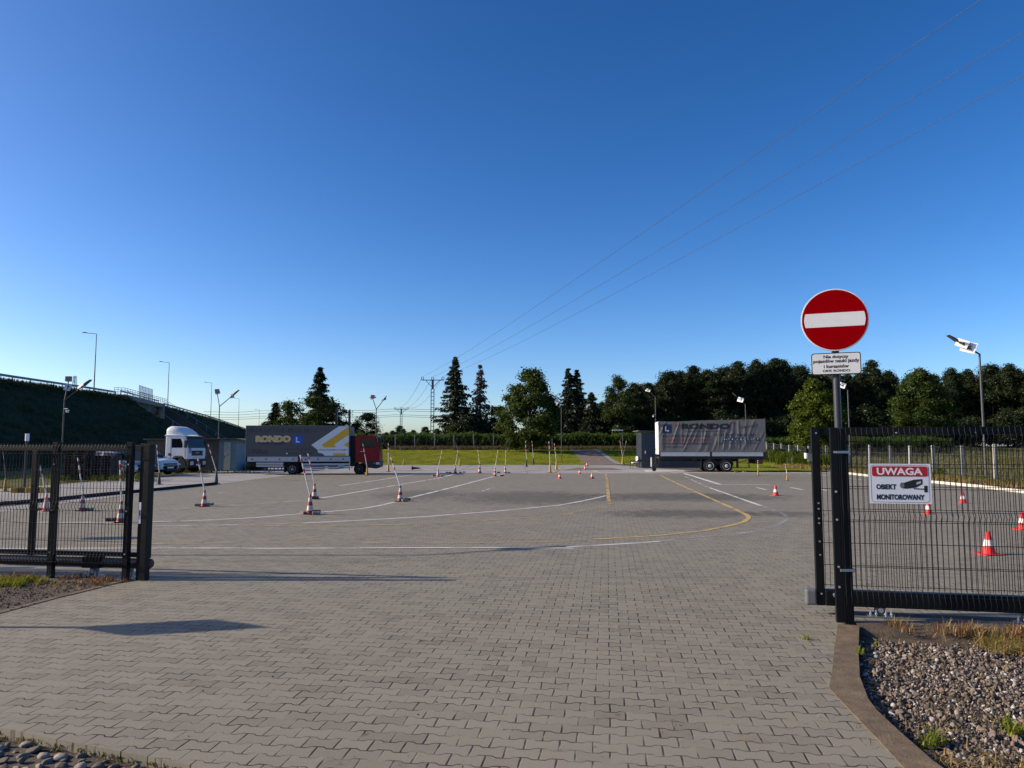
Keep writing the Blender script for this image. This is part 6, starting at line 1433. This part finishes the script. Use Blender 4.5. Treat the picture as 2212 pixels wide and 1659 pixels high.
# ================================================================== vegetation
def quads_from(P, U, Vv, tone):
    """one leaf quad per centre P with half-vectors U, Vv, folded a little along its middle"""
    n = len(P); V = np.stack([P - U, P + Vv * 0.6 - U * 0.15, P + U, P - Vv * 0.6 + U * 0.15], 1).reshape(-1, 3)
    i = np.arange(n) * 4
    return V, np.stack([i, i+1, i+2, i+3], 1), np.repeat(tone, 4)
def rand_dirs(n, rs):
    d = rs.normal(size=(n, 3)); return d / np.linalg.norm(d, axis=1)[:, None]
MT['bark'] = M_('brown_bark', (0.06,0.048,0.036), 0.95, var=0.4, scale=6, bump=0.8, bscale=20)
LM = {'dark': leaf_mat('dark_foliage', (0.010,0.017,0.007), (0.034,0.047,0.014), 0.16), 'mid': leaf_mat('mid_foliage', (0.018,0.033,0.008), (0.062,0.084,0.018), 0.28),
      'lime': leaf_mat('yellow_green_foliage', (0.030,0.047,0.004), (0.092,0.118,0.010), 0.30), 'needle': leaf_mat('spruce_needles', (0.016,0.024,0.013), (0.048,0.058,0.028), 0.12),
      'dead': leaf_mat('dying_needles', (0.065,0.052,0.042), (0.14,0.115,0.095), 0.1), 'corn': leaf_mat('corn_leaf', (0.032,0.066,0.014), (0.105,0.165,0.032), 0.34), 'corn_dry': leaf_mat('corn_husk', (0.07,0.048,0.024), (0.15,0.11,0.05), 0.2),
      'walnut': leaf_mat('walnut_foliage', (0.017,0.032,0.006), (0.062,0.088,0.015), 0.28)}
def decid(name, mat, H, rx, z0, ncl, nlf, leaf, seed, shape='oval', clr=0.95, droop=0.0, trunk_r=0.18, bare=0.0, parent_label=None, cat='tree', multi=1):
    """tree: tapered trunk(s) with limbs, and a crown of leaf clumps carried by the limb ends"""
    rs = np.random.RandomState(seed); t = thing(name, parent_label or 'tree', cat)
    # crown envelope radius by relative height
    def env(q):
        if shape == 'oval': return np.sqrt(np.clip(1 - (2*q - 0.9)**2 / 1.21, 0.02, 1))
        if shape == 'column': return np.clip(1.2 * (1 - q) ** 0.55 + 0.04, 0, 1) * np.clip(0.75 + q * 1.2, 0, 1)
        if shape == 'egg': return np.where(q < 0.3, 0.80 + 0.2 * q / 0.3, np.clip(1 - (np.maximum(q - 0.3, 0) / 0.72) ** 2.5, 0.05, 1))
        if shape == 'dome': return np.sqrt(np.clip(1 - q ** 2.2, 0.02, 1))
        return np.ones_like(q)
    q = rs.uniform(0, 1, ncl) ** 0.9; ang = rs.uniform(0, 6.283, ncl); rad = np.sqrt(rs.uniform(0.12, 1.0, ncl)) * env(q) * rx * (0.80 + 0.28 * np.sin(ang * 3 + seed) * rs.uniform(0, 1, ncl))
    C = np.column_stack([rad * np.cos(ang), rad * np.sin(ang), z0 + q * (H - z0) * 0.97 * (1 - 0.10 * np.abs(np.sin(ang * 2.3 + seed)) * (q > 0.55))])
    nb = max(9, ncl // 9); lim = C[rs.choice(ncl, nb, replace=False)]; near = lim[np.argmin(((C[:, None] - lim[None]) ** 2).sum(2), 1)]; C = C + (near - C) * rs.uniform(0.15, 0.62, (ncl, 1)); m = MB()
    for mm in range(multi):
        bx0, by0 = (rs.uniform(-0.25, 0.25, 2) if multi > 1 else (0, 0)); tp = [Vector((bx0, by0, 0))]; top = H * 0.82
        tlt = rs.uniform(-0.5, 0.5, 2) if multi > 1 else (0, 0)
        for k in range(1, 7): tp.append(Vector((bx0 + tlt[0]*k*0.25 + rs.normal(0, 0.05*rx*k/6), by0 + tlt[1]*k*0.25 + rs.normal(0, 0.05*rx*k/6), top * k / 6)))
        m.tube(tp, [trunk_r * (1 - 0.85 * k / 6) for k in range(7)], 8)
    for c in C[rs.choice(ncl, min(26, ncl), replace=False)]:
        zb = max(0.25 * z0 + 0.3, c[2] - math.hypot(c[0], c[1]) * 0.8 - 0.4); zb = min(zb, top * 0.95); kk = int(min(5, zb / top * 6)); s = tp[kk].lerp(tp[kk+1], zb/top*6 - kk)
        e = Vector(c); mid = s.lerp(e, 0.5) + Vector((0, 0, 0.10 * (e - s).length)); m.tube([s, mid, e], [trunk_r*0.35, trunk_r*0.22, trunk_r*0.06], 5)
    m.build('trunk', MT['bark'], t, True)
    csz = (clr * rs.uniform(0.55, 1.25, ncl)); cid = np.repeat(np.arange(ncl), nlf); n = len(cid)
    off = rs.normal(0, 0.50, (n, 3)) * csz[cid][:, None]; off[:, 2] *= 0.62
    P = C[cid] + off; P[:, 2] -= droop * np.linalg.norm(off[:, :2], axis=1) * 0.6
    P[:, 2] = np.maximum(P[:, 2], 0.15)
    nrm = off / (np.linalg.norm(off, axis=1)[:, None] + 1e-6) * 0.6 + np.array([0, 0, 0.65]) + rs.normal(0, 0.55, (n, 3)); nrm /= np.linalg.norm(nrm, axis=1)[:, None]
    u = np.cross(nrm, rand_dirs(n, rs)); u /= np.linalg.norm(u, axis=1)[:, None] + 1e-6; v = np.cross(nrm, u); L = leaf * rs.uniform(0.6, 1.25, n)
    tone = np.clip(rs.uniform(0.1, 0.9, n) * 0.6 + rs.uniform(0, 0.45, ncl)[cid], 0, 1)
    V, F, T = quads_from(P, u * L[:, None] * 0.55, v * L[:, None] * 0.45, tone)
    np_mesh('crown', V, F, mat, t, attr=T); return t
def spruce(name, mat, H, Rm, seed, whorls=30, fill=1.0, z0=0.04, double=False, label='spruce'):
    rs = np.random.RandomState(seed); t = thing(name, label, 'tree'); m = MB(); P = []; U = []; W_ = []; T = []
    stems = [(0, 0, H)] if not double else [(-0.55, 0, H), (0.65, 0.2, H * 0.985)]
    for (sx, sy, hh) in stems:
        m.tube([(sx*0.3, sy*0.3, 0), (sx, sy, hh*0.5), (sx, sy, hh)], [0.2*H/12, 0.11*H/12, 0.015], 7)
        for wv in range(whorls):
            q = z0 + (1 - z0) * (wv + rs.uniform(-0.8, 0.8)) / whorls; z = hh * min(0.99, q); Lm = Rm * max(0.03, (1 - q)) ** 0.82 * (1.0 if q > 0.12 else 0.85)
            for k in range(rs.randint(5, 8)):
                a = rs.uniform(0, 6.283); qb = min(0.985, max(z0, q + rs.uniform(-1.2, 1.2) / whorls)); z = hh * qb; Lm = Rm * max(0.02, (1 - qb)) ** 0.85 * (1.0 if qb > 0.12 else 0.85); L = Lm * rs.uniform(0.55, 1.22); d = np.array([math.cos(a), math.sin(a), 0.0]); dr = rs.uniform(0.15, 0.42) * (1 - q * 0.9)
                def pt(s): return np.array([sx, sy, z]) + d * L * s + np.array([0, 0, L * (-dr * 1.5 * s + dr * 0.95 * s * s + (0.25 if q > 0.85 else 0) * s)])
                m.tube([pt(0), pt(0.5), pt(1.0)], [0.03*H/14, 0.018*H/14, 0.006], 4)
                nc = int((8 + L * 9) * fill)
                for s in rs.uniform(0.12, 1.05, nc):
                    side = np.array([-d[1], d[0], 0]); p = pt(min(s, 1.02)); wd = L * 0.22 * (1.08 - s) + 0.10
                    o = side * rs.normal(0, wd)
                    hang = rs.uniform(0.3, 0.8) * (0.55 + 0.45 * (1 - q))
                    P.append(p + o + np.array([0, 0, -hang * 0.40])); ax = d * rs.uniform(0.05, 0.25) + side * rs.normal(0, 0.16) + np.array([0, 0, -hang * 0.55]); U.append(ax)
                    w2 = np.cross(ax, rs.normal(size=3)); W_.append(w2 / (np.linalg.norm(w2) + 1e-6) * rs.uniform(0.10, 0.22)); T.append(rs.uniform(0, 1))
                    P.append(p + o); U.append(d * rs.uniform(0.12, 0.26) + side * rs.normal(0, 0.10)); w2 = side * rs.uniform(0.07, 0.13) + np.array([0, 0, rs.normal(0, 0.04)]); W_.append(w2); T.append(rs.uniform(0.1, 1))
    m.build('trunk', MT['bark'], t, True); V, F, T2 = quads_from(np.array(P), np.array(U), np.array(W_), np.array(T)); np_mesh('crown', V, F, mat, t, attr=T2); return t
def place(t, u, Y, v_top, H, label, group=None, rz=0.0, wx=1.0, base=None):
    x = at(u, 900, Y).x; zb = float(terrain(x, Y)) - 0.1 if base is None else base; h = at(u, v_top, Y).z - zb; s = h / H
    t.location = (x, Y, zb); t.scale = (s * wx, s * wx, s); t.rotation_euler = (0, 0, rz); t['label'] = label; t['category'] = t.get('category', 'tree')
    if group: t['group'] = group
    elif 'group' in t: del t['group']
    return t
# --- single trees of the middle distance
place(spruce('spruce', LM['needle'], 14, 3.6, 1, 46), 690, 112, 791, 14, 'tall dark spruce rising behind the lorry body', wx=1.3)
place(spruce('spruce', LM['needle'], 16, 4.0, 2, 54), 983, 116, 768.5, 16, 'tallest dark spruce next to the power pole', wx=1.22)
place(spruce('spruce', LM['dead'], 14, 2.5, 3, 46, 0.36, z0=0.16), 1037, 118, 786.5, 14, 'dying grey spruce with thin needles beside the tallest spruce', wx=1.35)
place(spruce('spruce', LM['needle'], 14, 3.3, 4, 42, double=True), 1237, 112, 794, 14, 'dark twin-topped spruce behind the big round tree', wx=1.25)
place(spruce('spruce', LM['needle'], 9, 2.7, 5, 34), 1278, 110, 846, 9, 'short dark spruce beside the twin-topped spruce', wx=1.3)
place(spruce('spruce', LM['needle'], 9, 2.6, 6, 32), 596, 108, 868, 9, 'small spruce above the roof edge of the lorry body near the road lamps', wx=1.4)
place(decid('broadleaf_tree', LM['mid'], 9, 2.4, 1.5, 46, 90, 0.30, 7, 'oval', 0.85), 631, 106, 852, 9, 'airy grey green tree between the small and the tall spruce', wx=1.25)
place(decid('broadleaf_tree', LM['mid'], 9, 2.9, 1.0, 60, 110, 0.30, 8, 'dome', 0.9), 683, 104, 848, 9, 'green tree standing in front of the tall spruce behind the lorry', wx=1.2)
place(decid('broadleaf_tree', LM['dark'], 9, 2.6, 1.2, 44, 90, 0.30, 9, 'dome', 0.85), 725, 107, 858, 9, 'dark ragged tree behind the front of the lorry body', wx=1.25)
place(decid('broadleaf_tree', LM['dark'], 9, 3.5, 0.8, 80, 110, 0.30, 10, 'dome', 0.95), 792, 104, 884, 9, 'round dark tree behind the solar lamp and the red cab', wx=1.3)
wal = decid('walnut_tree', LM['walnut'], 10.5, 5.1, 0.75, 260, 120, 0.32, 12, 'egg', 0.78, 0.12, 0.16, multi=3); place(wal, 1148, 92, 791, 10.5, 'big round leafy tree with low branches standing on the lawn')
place(decid('broadleaf_tree', LM['dark'], 10, 3.4, 0.5, 90, 110, 0.30, 13, 'dome', 0.9), 1078, 117, 866, 10, 'dark bush-like tree between the dying spruce and the big round tree', wx=1.2)
D1 = decid('forest_tree', LM['dark'], 15, 4.4, 0.6, 260, 120, 0.29, 20, 'column', 0.82); D2 = decid('forest_tree', LM['dark'], 15, 4.2, 0.6, 240, 120, 0.29, 21, 'egg', 0.85)
D3 = decid('forest_tree', LM['dark'], 15, 4.6, 0.6, 260, 120, 0.29, 22, 'dome', 0.82); D4 = decid('forest_tree', LM['dark'], 15, 3.4, 0.6, 230, 120, 0.28, 23, 'column', 0.72)
B1 = decid('understory_bush', LM['dark'], 6, 4.6, 0.3, 110, 110, 0.36, 24, 'dome', 1.1, cat='bush'); B2 = decid('understory_bush', LM['dark'], 6, 5.0, 0.3, 110, 110, 0.36, 25, 'dome', 1.1, cat='bush')
used_p = set(); rr = random.Random(17)
def forest(proto, *a, **k):
    t = proto if proto.name not in used_p else copy_tree(proto); used_p.add(proto.name); return place(t, *a, **k)
FG = 'dark wood behind the yard'
place(decid('broadleaf_tree', LM['mid'], 13, 3.6, 1.0, 120, 120, 0.32, 30, 'column', 0.95), 1337, 108, 806, 13, 'grey green pointed tree before the wood above the blue grey cabin')
for k, (u, v, Y, pr) in enumerate(((1372,816,112,D2),(1402,822,116,D4),(1425,818,120,D1),(1446,789,116,D3),(1473,792,120,D1),(1500,779,118,D4),(1533,788,117,D2),(1567,780,122,D3),(1596,769,118,D4),(1634,764,120,D1),(1660,775,125,D2),(1677,762,121,D4),(1695,764,124,D1),(1735,777,128,D3),(1765,790,134,D2),(1800,788,140,D1),(1835,800,140,D4),(1866,795,138,D3),(1888,771,136,D4),(1920,788,140,D2),(2060,783,138,D1),(2096,787,142,D4),(2147,776,138,D3),(2188,776,136,D1),(2232,780,134,D2),(2280,776,134,D4),(2340,782,134,D1),(1350,835,124,D3),(1318,846,121,D4),(1300,862,123,D2))):
    forest(pr, u, Y, v + rr.uniform(-3, 3), 15, 'dark leafy tree of the wood that closes off the yard', FG, rr.uniform(0, 6.28), rr.uniform(0.9, 1.15))
for k in range(29):
    u = 1315 + k * 36 + rr.uniform(-12, 12); forest((D1, D2, D3)[k % 3], u, 131 + max(0, (u - 1650) / 550 * 16), np.interp(u, [1330, 1440, 1500, 1640, 1700, 1770, 1870, 2060, 2150, 2400], [845, 808, 798, 785, 782, 800, 800, 800, 795, 795]) + rr.uniform(-6, 6), 15, 'dark leafy tree of the wood that closes off the yard', FG, rr.uniform(0, 6.28), 1.15)
for k in range(27):
    u = 1300 + k * 38; forest(B1 if k % 2 else B2, u, 111 + rr.uniform(0, 5) + max(0, (u - 1650) / 550 * 18), (905 if u < 1700 else 892) + rr.uniform(-14, 14), 6, 'dark bush at the foot of the wood behind the corn', 'bushes at the foot of the wood', rr.uniform(0, 6.28), rr.uniform(0.9, 1.3))
for k, u in enumerate((1005, 1040, 1085, 1190, 1215, 1240, 1262, 1280, 1296, 1312, 1330, 1350)): forest(B2 if k % 2 else B1, u, 113 + (k % 3) * 2, (905 if u < 1150 else 884) + rr.uniform(-8, 8), 6, 'dark bush behind the corn field under the spruces', 'bushes under the spruces', rr.uniform(0, 6.28), 1.0)
LT_ = decid('broadleaf_tree', LM['lime'], 10, 4.6, 0.6, 260, 120, 0.30, 33, 'egg', 0.75, 0.3); place(LT_, 1762, 96, 811, 10, 'bright yellow green tree standing behind the no entry sign pole')
place(decid('broadleaf_tree', LM['walnut'], 12, 4.9, 0.6, 260, 120, 0.31, 34, 'egg', 0.85, 0.45), 1990, 112, 788, 12, 'green tree with drooping layered branches in front of the wood behind the mesh fence', wx=1.15)
place(decid('bush', LM['walnut'], 5, 2.0, 0.2, 50, 90, 0.28, 35, 'dome', 0.7, cat='bush'), 985, 108, 912, 5, 'light green bush at the foot of the tallest spruce')
sb_ = decid('round_bush', LM['lime'], 0.62, 0.46, 0.02, 60, 60, 0.07, 36, 'dome', 0.14, 0, 0.015, cat='bush'); sb_.location = G(2028, 1037) + Vector((0,0,0.04)); sb_['label'] = 'small round garden bush on the dry verge behind the camera notice'
for k, (u, v, Y) in enumerate(((848,926,240),(866,915,235),(893,925,240),(920,918,220),(945,922,225),(1010,922,200),(835,930,230),(545,935,330),(575,905,260))):
    forest(D3 if k % 2 else D2, u, Y, v, 15, 'pale distant tree near the horizon beyond the corn', 'distant trees on the horizon', rr.uniform(0, 6.28), 1.25)
# --- corn
rs = np.random.RandomState(51)
def corn(x0, x1, y0, y1, n, h, seed):
    rs = np.random.RandomState(seed); x = rs.uniform(x0, x1, n); y = y0 + (y1 - y0) * rs.uniform(0, 1, n) ** 1.6; z = terrain(x, y) - 0.05; V = []; F = []; T = []; MI = []
    up = np.array([0,0,1.0]); o = 0
    H = h * rs.uniform(0.84, 1.08, n) * (1 + 0.07 * np.sin(x * 0.8) + 0.05 * np.sin(x * 2.1 + 1))
    for leafk in range(8):
        q = 0.12 + 0.11 * leafk; a = rs.uniform(0, 6.283, n); d = np.column_stack([np.cos(a), np.sin(a), np.zeros(n)]); s = np.column_stack([-np.sin(a), np.cos(a), np.zeros(n)]) * 0.06
        b = np.column_stack([x, y, z + H * q]); L = 0.75 * rs.uniform(0.7, 1.2, n)
        p1 = b + d * (L * 0.45)[:, None] + up * (L * 0.35)[:, None]; p2 = b + d * L[:, None] + up * (L * rs.uniform(-0.25, 0.15, n))[:, None]
        V.append(np.stack([b - s*0.6, b + s*0.6, p1 + s, p1 - s, p2 + s*0.1, p2 - s*0.1], 1).reshape(-1, 3)); i = np.arange(n) * 6 + o; o += n * 6
        F.append(np.stack([i, i+1, i+2, i+3], 1)); F.append(np.stack([i+3, i+2, i+4, i+5], 1)); T.append(np.repeat(rs.uniform(0, 1, n), 6)); mi = np.full(2*n, 1 if q < 0.40 else 0); mi[rs.uniform(0,1,2*n) < 0.35] = 0; MI.append(mi)
    b0 = np.column_stack([x, y, z]); s = np.array([0.02,0,0]); t0 = b0 + up * H[:, None]; V.append(np.stack([b0 - s, b0 + s, t0 + s*0.4, t0 - s*0.4], 1).reshape(-1, 3)); i = np.arange(n) * 4 + o
    F.append(np.stack([i, i+1, i+2, i+3], 1)); T.append(np.repeat(rs.uniform(0,1,n), 4)); MI.append(np.zeros(n, int))
    ob = np_mesh('corn_field', np.concatenate(V), np.concatenate(F), [LM['corn'], LM['corn_dry']], mi=np.concatenate(MI), attr=np.concatenate(T)); return struct(ob, 'stuff')
corn(-22, 27, 101, 112, 5200, 2.15, 1); corn(27, 60, 101, 112, 2600, 2.0, 2)
# --- fences on concrete posts
MT['post_c'] = M_('pale_concrete_post', (0.32,0.30,0.265), 0.9, var=0.2, scale=6, dirt=0.3)
MT['wire_thin'] = M_('thin_fence_wire', (0.16,0.16,0.16), 0.5, metal=0.4)
def post_fence(name, label, pts, h, wires, w=0.13, wr=0.008):
    t = thing(name, label, 'fence', (0,0,0)); P = [Vector(p) for p in pts]; rr = random.Random(len(pts))
    for p in P:
        m = MB(); l = Matrix.Translation(p) @ Matrix.Rotation(rr.uniform(-0.03, 0.03), 4, 'Y'); m.box(-w/2, w/2, -w/2, w/2, -0.2, h * rr.uniform(0.97, 1.03), M=l); m.build('post', MT['post_c'], t, bevel=0.01)
    m = MB()
    for a, b in zip(P[:-1], P[1:]):
        for z in wires:
            mid = a.lerp(b, 0.5) + Vector((0, 0, z * h - 0.03)); m.tube([a + Vector((0,0,z*h)), mid, b + Vector((0,0,z*h))], wr, 4)
        n = int((b - a).length / 0.25)
        for k in range(1, n): p = a.lerp(b, k / n); m.cyl(p + Vector((0,0,0.05)), p + Vector((0,0,h*0.93)), wr*0.45, n=3, caps=False)
    m.build('wire_netting', MT['wire_thin'], t); return t
pts = [((u - CU) / FPX * 98, 98, float(terrain((u - CU) / FPX * 98, 98)) - 0.05) for u in np.arange(770, 1235, 42.3)]
post_fence('post_fence', 'wire fence on grey concrete posts between the lawn and the corn', pts, 2.0, (0.3, 0.65, 0.95))
RF = [(20.0,25.6),(20.8,29.5),(21.6,33.3),(22.4,37.1),(23.2,40.9),(24.0,44.9),(24.9,49),(25.7,53.5),(26.2,58),(26.6,62.8),(26.9,67.5),(27.7,72),(28.3,76),(29,80),(29.6,84),(30.2,88),(31,96)]
post_fence('post_fence', 'wire netting fence on pale concrete posts along the meadow beyond the white kerb', [(x, y, float(terrain(x, y)) - 0.03) for x, y in RF], 1.90, (0.25, 0.5, 0.75, 0.95), 0.14)
# weeds at the fence corner, dry grass on the verge, meadow grass
rs = np.random.RandomState(61)
tt_ = rs.uniform(0, 1, 520); wx = np.interp(tt_, [0, 0.5, 1], [26.2, 27.4, 29.8]) - np.abs(rs.normal(0, 0.6, 520)); wy = np.interp(tt_, [0, 0.5, 1], [60, 70, 86])
blades('weeds', np.column_stack([wx, wy, terrain(wx, wy)]), 1.15, 26, 0.22, LM['lime'], 62, 0.05, 0.5)
for k, (t0, hh, lab) in enumerate(((0.22, 1.7, 'leafy shrub against the concrete post fence nearest the trailer tail'), (0.5, 1.5, 'leafy shrub against the middle of the concrete post fence'), (0.75, 1.8, 'leafy shrub at the far corner of the concrete post fence'))):
    b = decid('shrub', LM['walnut'], 2.0, 1.1, 0.1, 50, 60, 0.14, 70 + k, 'dome', 0.35, 0, 0.03, cat='bush', parent_label=lab); x = float(np.interp(t0, [0, 0.5, 1], [25.6, 26.6, 29.2])); y = float(np.interp(t0, [0, 0.5, 1], [60, 70, 86])); b.location = (x, y, float(terrain(x, y))); b.scale = (hh / 2,) * 3
vx0 = [(p[0], p[1]) for p in RK]; tt_ = rs.uniform(0, 1, 3400); ky = rs.uniform(22, 66, 3400); kx = np.interp(ky, sorted(p[1] for p in RK), [x for _, x in sorted((p[1], p[0]) for p in RK)]); fx = np.interp(ky, [p[1] for p in RF], [p[0] for p in RF]); wx = kx + 0.35 + (fx - kx) * rs.uniform(0, 1.05, 3400) ** 0.7
blades('dry_grass', np.column_stack([wx, ky, np.full(3400, 0.05)]), 0.32, 10, 0.12, MT['blade_dry'], 63, 0.010, 0.6)
blades('dry_grass', np.column_stack([wx[::3], ky[::3], np.full(len(wx[::3]), 0.05)]), 0.42, 9, 0.15, LM['lime'], 64, 0.010, 0.6)
wx = rs.uniform(24, 75, 6000); wy = rs.uniform(30, 125, 6000); k = wx > np.interp(wy, [p[1] for p in RF], [p[0] for p in RF]); wx, wy = wx[k], wy[k]
blades('meadow_grass', np.column_stack([wx, wy, terrain(wx, wy) - 0.08]), 0.40, 9, 0.35, leaf_mat('meadow_blade', (0.06,0.065,0.018), (0.17,0.15,0.055), 0.25), 65, 0.018, 0.7)
wx = rs.uniform(-16, 31, 9000); wy = rs.uniform(76, 101, 9000); k = (wx < pathx0 - 0.3) | (wx > pathx1 + 0.8); wx, wy = wx[k], wy[k]
MT['lawn_blade'] = leaf_mat('lawn_blade', (0.085,0.10,0.006), (0.20,0.20,0.014), 0.35)
blades('lawn_grass', np.column_stack([wx, wy, terrain(wx, wy)]), 0.07, 14, 0.25, MT['lawn_blade'], 66, 0.014, 0.6)
wx = rs.uniform(-16, 26, 2600); wy = 97.2 + rs.uniform(-0.7, 4, 2600)
blades('verge_grass', np.column_stack([wx, wy, terrain(wx, wy)]), 0.55, 10, 0.22, LM['corn_dry'], 67, 0.02, 0.6); blades('verge_grass', np.column_stack([wx[::2]+0.2, wy[::2], terrain(wx[::2], wy[::2])]), 0.4, 10, 0.25, LM['mid'], 68, 0.022, 0.6)
# weeds before the parked vehicles and the shed
wx = rs.uniform(-30, -17, 170); wy = 49.0 + rs.uniform(0, 5.0, 170) + np.where(wx < -23.5, -7.5, 0)
blades('weeds', np.column_stack([wx, wy, np.zeros(170)]), 0.17, 12, 0.15, LM['walnut'], 69, 0.012, 0.7)
P = [G(rs.uniform(120, 330), rs.uniform(1030, 1041)) for _ in range(70)]; blades('weeds', P, 0.42, 14, 0.16, LM['lime'], 71, 0.014, 0.6)
P = [G(rs.uniform(495, 560), rs.uniform(1010, 1017)) for _ in range(40)]; blades('weeds', P, 0.7, 16, 0.2, LM['walnut'], 72, 0.016, 0.5)
P = [Vector((rs.uniform(-21.6, -19.6), 57.5 + rs.uniform(0, 1.6), 0)) for _ in range(40)]; blades('dry_reeds', P, 1.5, 26, 0.2, MT['blade_brown'], 73, 0.02, 0.2)
# ================================================================== power line
PYY = 125.0; pz = float(terrain(at(934, 900, PYY).x, PYY)); pX = at(934, 900, PYY).x; zt_ = at(934, 814, PYY).z
def power_pole(name, label, x, Y, z0, zt, half, ph):
    t = thing(name, label, 'power pole', (x, Y, z0), 0); H = zt - z0; m = MB(); hs = H * 0.83
    for s in (-1, 1): m.box(s*0.24*ph - 0.055*ph, s*0.24*ph + 0.055*ph, -0.10*ph, 0.10*ph, 0, hs)
    k = int(hs / (0.62*ph))
    for i in range(k + 1): z = hs * i / k; m.box(-0.24*ph, 0.24*ph, -0.09*ph, 0.09*ph, z - 0.045*ph, z + 0.045*ph)
    m.box(-0.18*ph, 0.18*ph, -0.12*ph, 0.14*ph, hs, H - 0.55*ph); m.build('lattice_pole', M_('grey_pole_concrete', (0.11,0.105,0.10), 0.85), t)
    m = MB(); m.box(-half, half, -0.06*ph, 0.06*ph, H - 0.62*ph, H - 0.50*ph); m.cyl((-half*0.62,0,H-0.6*ph), (-0.1,0,H-1.75*ph), 0.05*ph, n=6); m.cyl((half*0.62,0,H-0.6*ph), (0.1,0,H-1.75*ph), 0.05*ph, n=6); m.build('crossarm', MT['dark_pole'], t)
    for xx in (-half*0.92, 0, half*0.92):
        m = MB(); 
        for dx in (-0.17*ph, 0.17*ph): m.cyl((xx+dx,0,H-0.5*ph), (xx+dx,0,H), 0.05*ph, n=6)
        m.box(xx-0.2*ph, xx+0.2*ph, -0.04, 0.04, H-0.52*ph, H-0.46*ph); m.build('insulator', MT['plastic'], t)
    return H
PW_H = power_pole('power_pole', 'tall ladder-like power pole with crossarm beside the tallest spruce', pX, PYY, pz, zt_, 1.88, 1.0)
x2 = at(866.7, 900, 205).x; z2t = at(866.7, 879.5, 205).z; power_pole('power_pole', 'smaller distant power pole above the corn between the lamp and the tall pole', x2, 205, 1.4, z2t, 1.95, 1.05)
MT['cable'] = M_('overhead_cable', (0.06,0.065,0.075), 0.6, spec=0.2)
NEAR = [Vector((7.70,12.5,9.25)), Vector((9.12,13.2,9.22)), Vector((10.0,14.5,9.08))]
for k, (dx, nm) in enumerate(((-1.73, 'upper of the three power cables running from the tall pole over the yard'), (0.0, 'middle of the three power cables running from the tall pole over the yard'), (1.73, 'lower of the three power cables running from the tall pole over the yard'))):
    a = Vector((pX + dx, PYY, zt_ + 0.02)); b = NEAR[k]; P = []; d = b - a
    for s in np.linspace(0, 1.35, 34): p = a + d * s; p.z -= 0.5 * math.sin(min(s, 1) * math.pi); P.append(p)
    m = MB(); m.tube(P, [0.016 - 0.011 * min(i / 26, 1) for i in range(len(P))], 5); o = m.build('power_cable', MT['cable']); tag(o, nm, 'cable', 'power cables')
    e = Vector((x2 + dx * 1.05, 205, z2t)); P = [a.lerp(e, s) - Vector((0, 0, 4*1.9*s*(1-s))) for s in np.linspace(0, 1, 16)]
    m = MB(); m.tube(P, 0.028, 4); o = m.build('power_cable', MT['cable']); tag(o, ('far', 'middle', 'near')[k] + ' sagging cable between the tall and the small power pole', 'cable', 'power cables')
# railway overhead line
for k, (vl, vr) in enumerate(((889, 881), (895, 885), (900, 894.5), (904.5, 898))):
    a = at(440, vl, 150); b = at(1010, vr, 138); P = [a.lerp(b, s) - Vector((0, 0, 0.25*math.sin(s*math.pi*4)**2)) for s in np.linspace(0, 1, 24)]
    m = MB(); m.tube(P, 0.030, 4); o = m.build('railway_wire', MT['cable']); tag(o, ('topmost', 'second', 'third', 'lowest')[k] + ' of the four level railway wires behind the trees', 'wire', 'railway wires')
for u, v, lab in ((727, 880, 'dark railway mast with slanting stay beside the tall spruce'), (755, 886, 'dark railway mast between the spruce and the round dark tree')):
    p = at(u, 900, 103); zt = at(u, v, 103).z; t = thing('railway_mast', lab, 'mast', (p.x, 103, 1.2)); H = zt - 1.2
    m = MB(); m.box(-0.14, 0.14, -0.14, 0.14, 0, H); m.build('post', MT['dark_pole'], t); m = MB(); m.cyl((0.1, 0, H*0.55), (1.1 if u < 740 else -0.9, 0, H*0.98), 0.05, n=6); m.build('stay', MT['dark_pole'], t)
# far houses
for u, Y, wv, hv, lab in ((846, 255, 8, 3.0, 'far pale house with a low white roof beyond the corn near the red cab'), (905, 250, 11, 3.2, 'far pale house with a long white roof beyond the corn near the tall power pole')):
    p = at(u, 900, Y); t = thing('house', lab, 'house', (p.x, Y, 1.35)); m = MB(); m.box(-wv/2, wv/2, 0, 8, 0, hv); m.build('wall', M_('pale_house_wall', (0.45,0.44,0.42), 0.8), t)
    m = MB(); m.prism([(-wv/2-0.4, hv), (wv/2+0.4, hv), (wv/2-1.2, hv+1.8), (-wv/2+1.2, hv+1.8)], -0.4, 8.4); m.build('roof', M_('pale_sheet_roof', (0.62,0.63,0.64), 0.5), t)
    for x in (-wv*0.28, wv*0.22): m = MB(); m.box(x - 0.6, x + 0.6, -0.03, 0.05, 0.9, 2.1); m.build('window', MT['glass'], t)
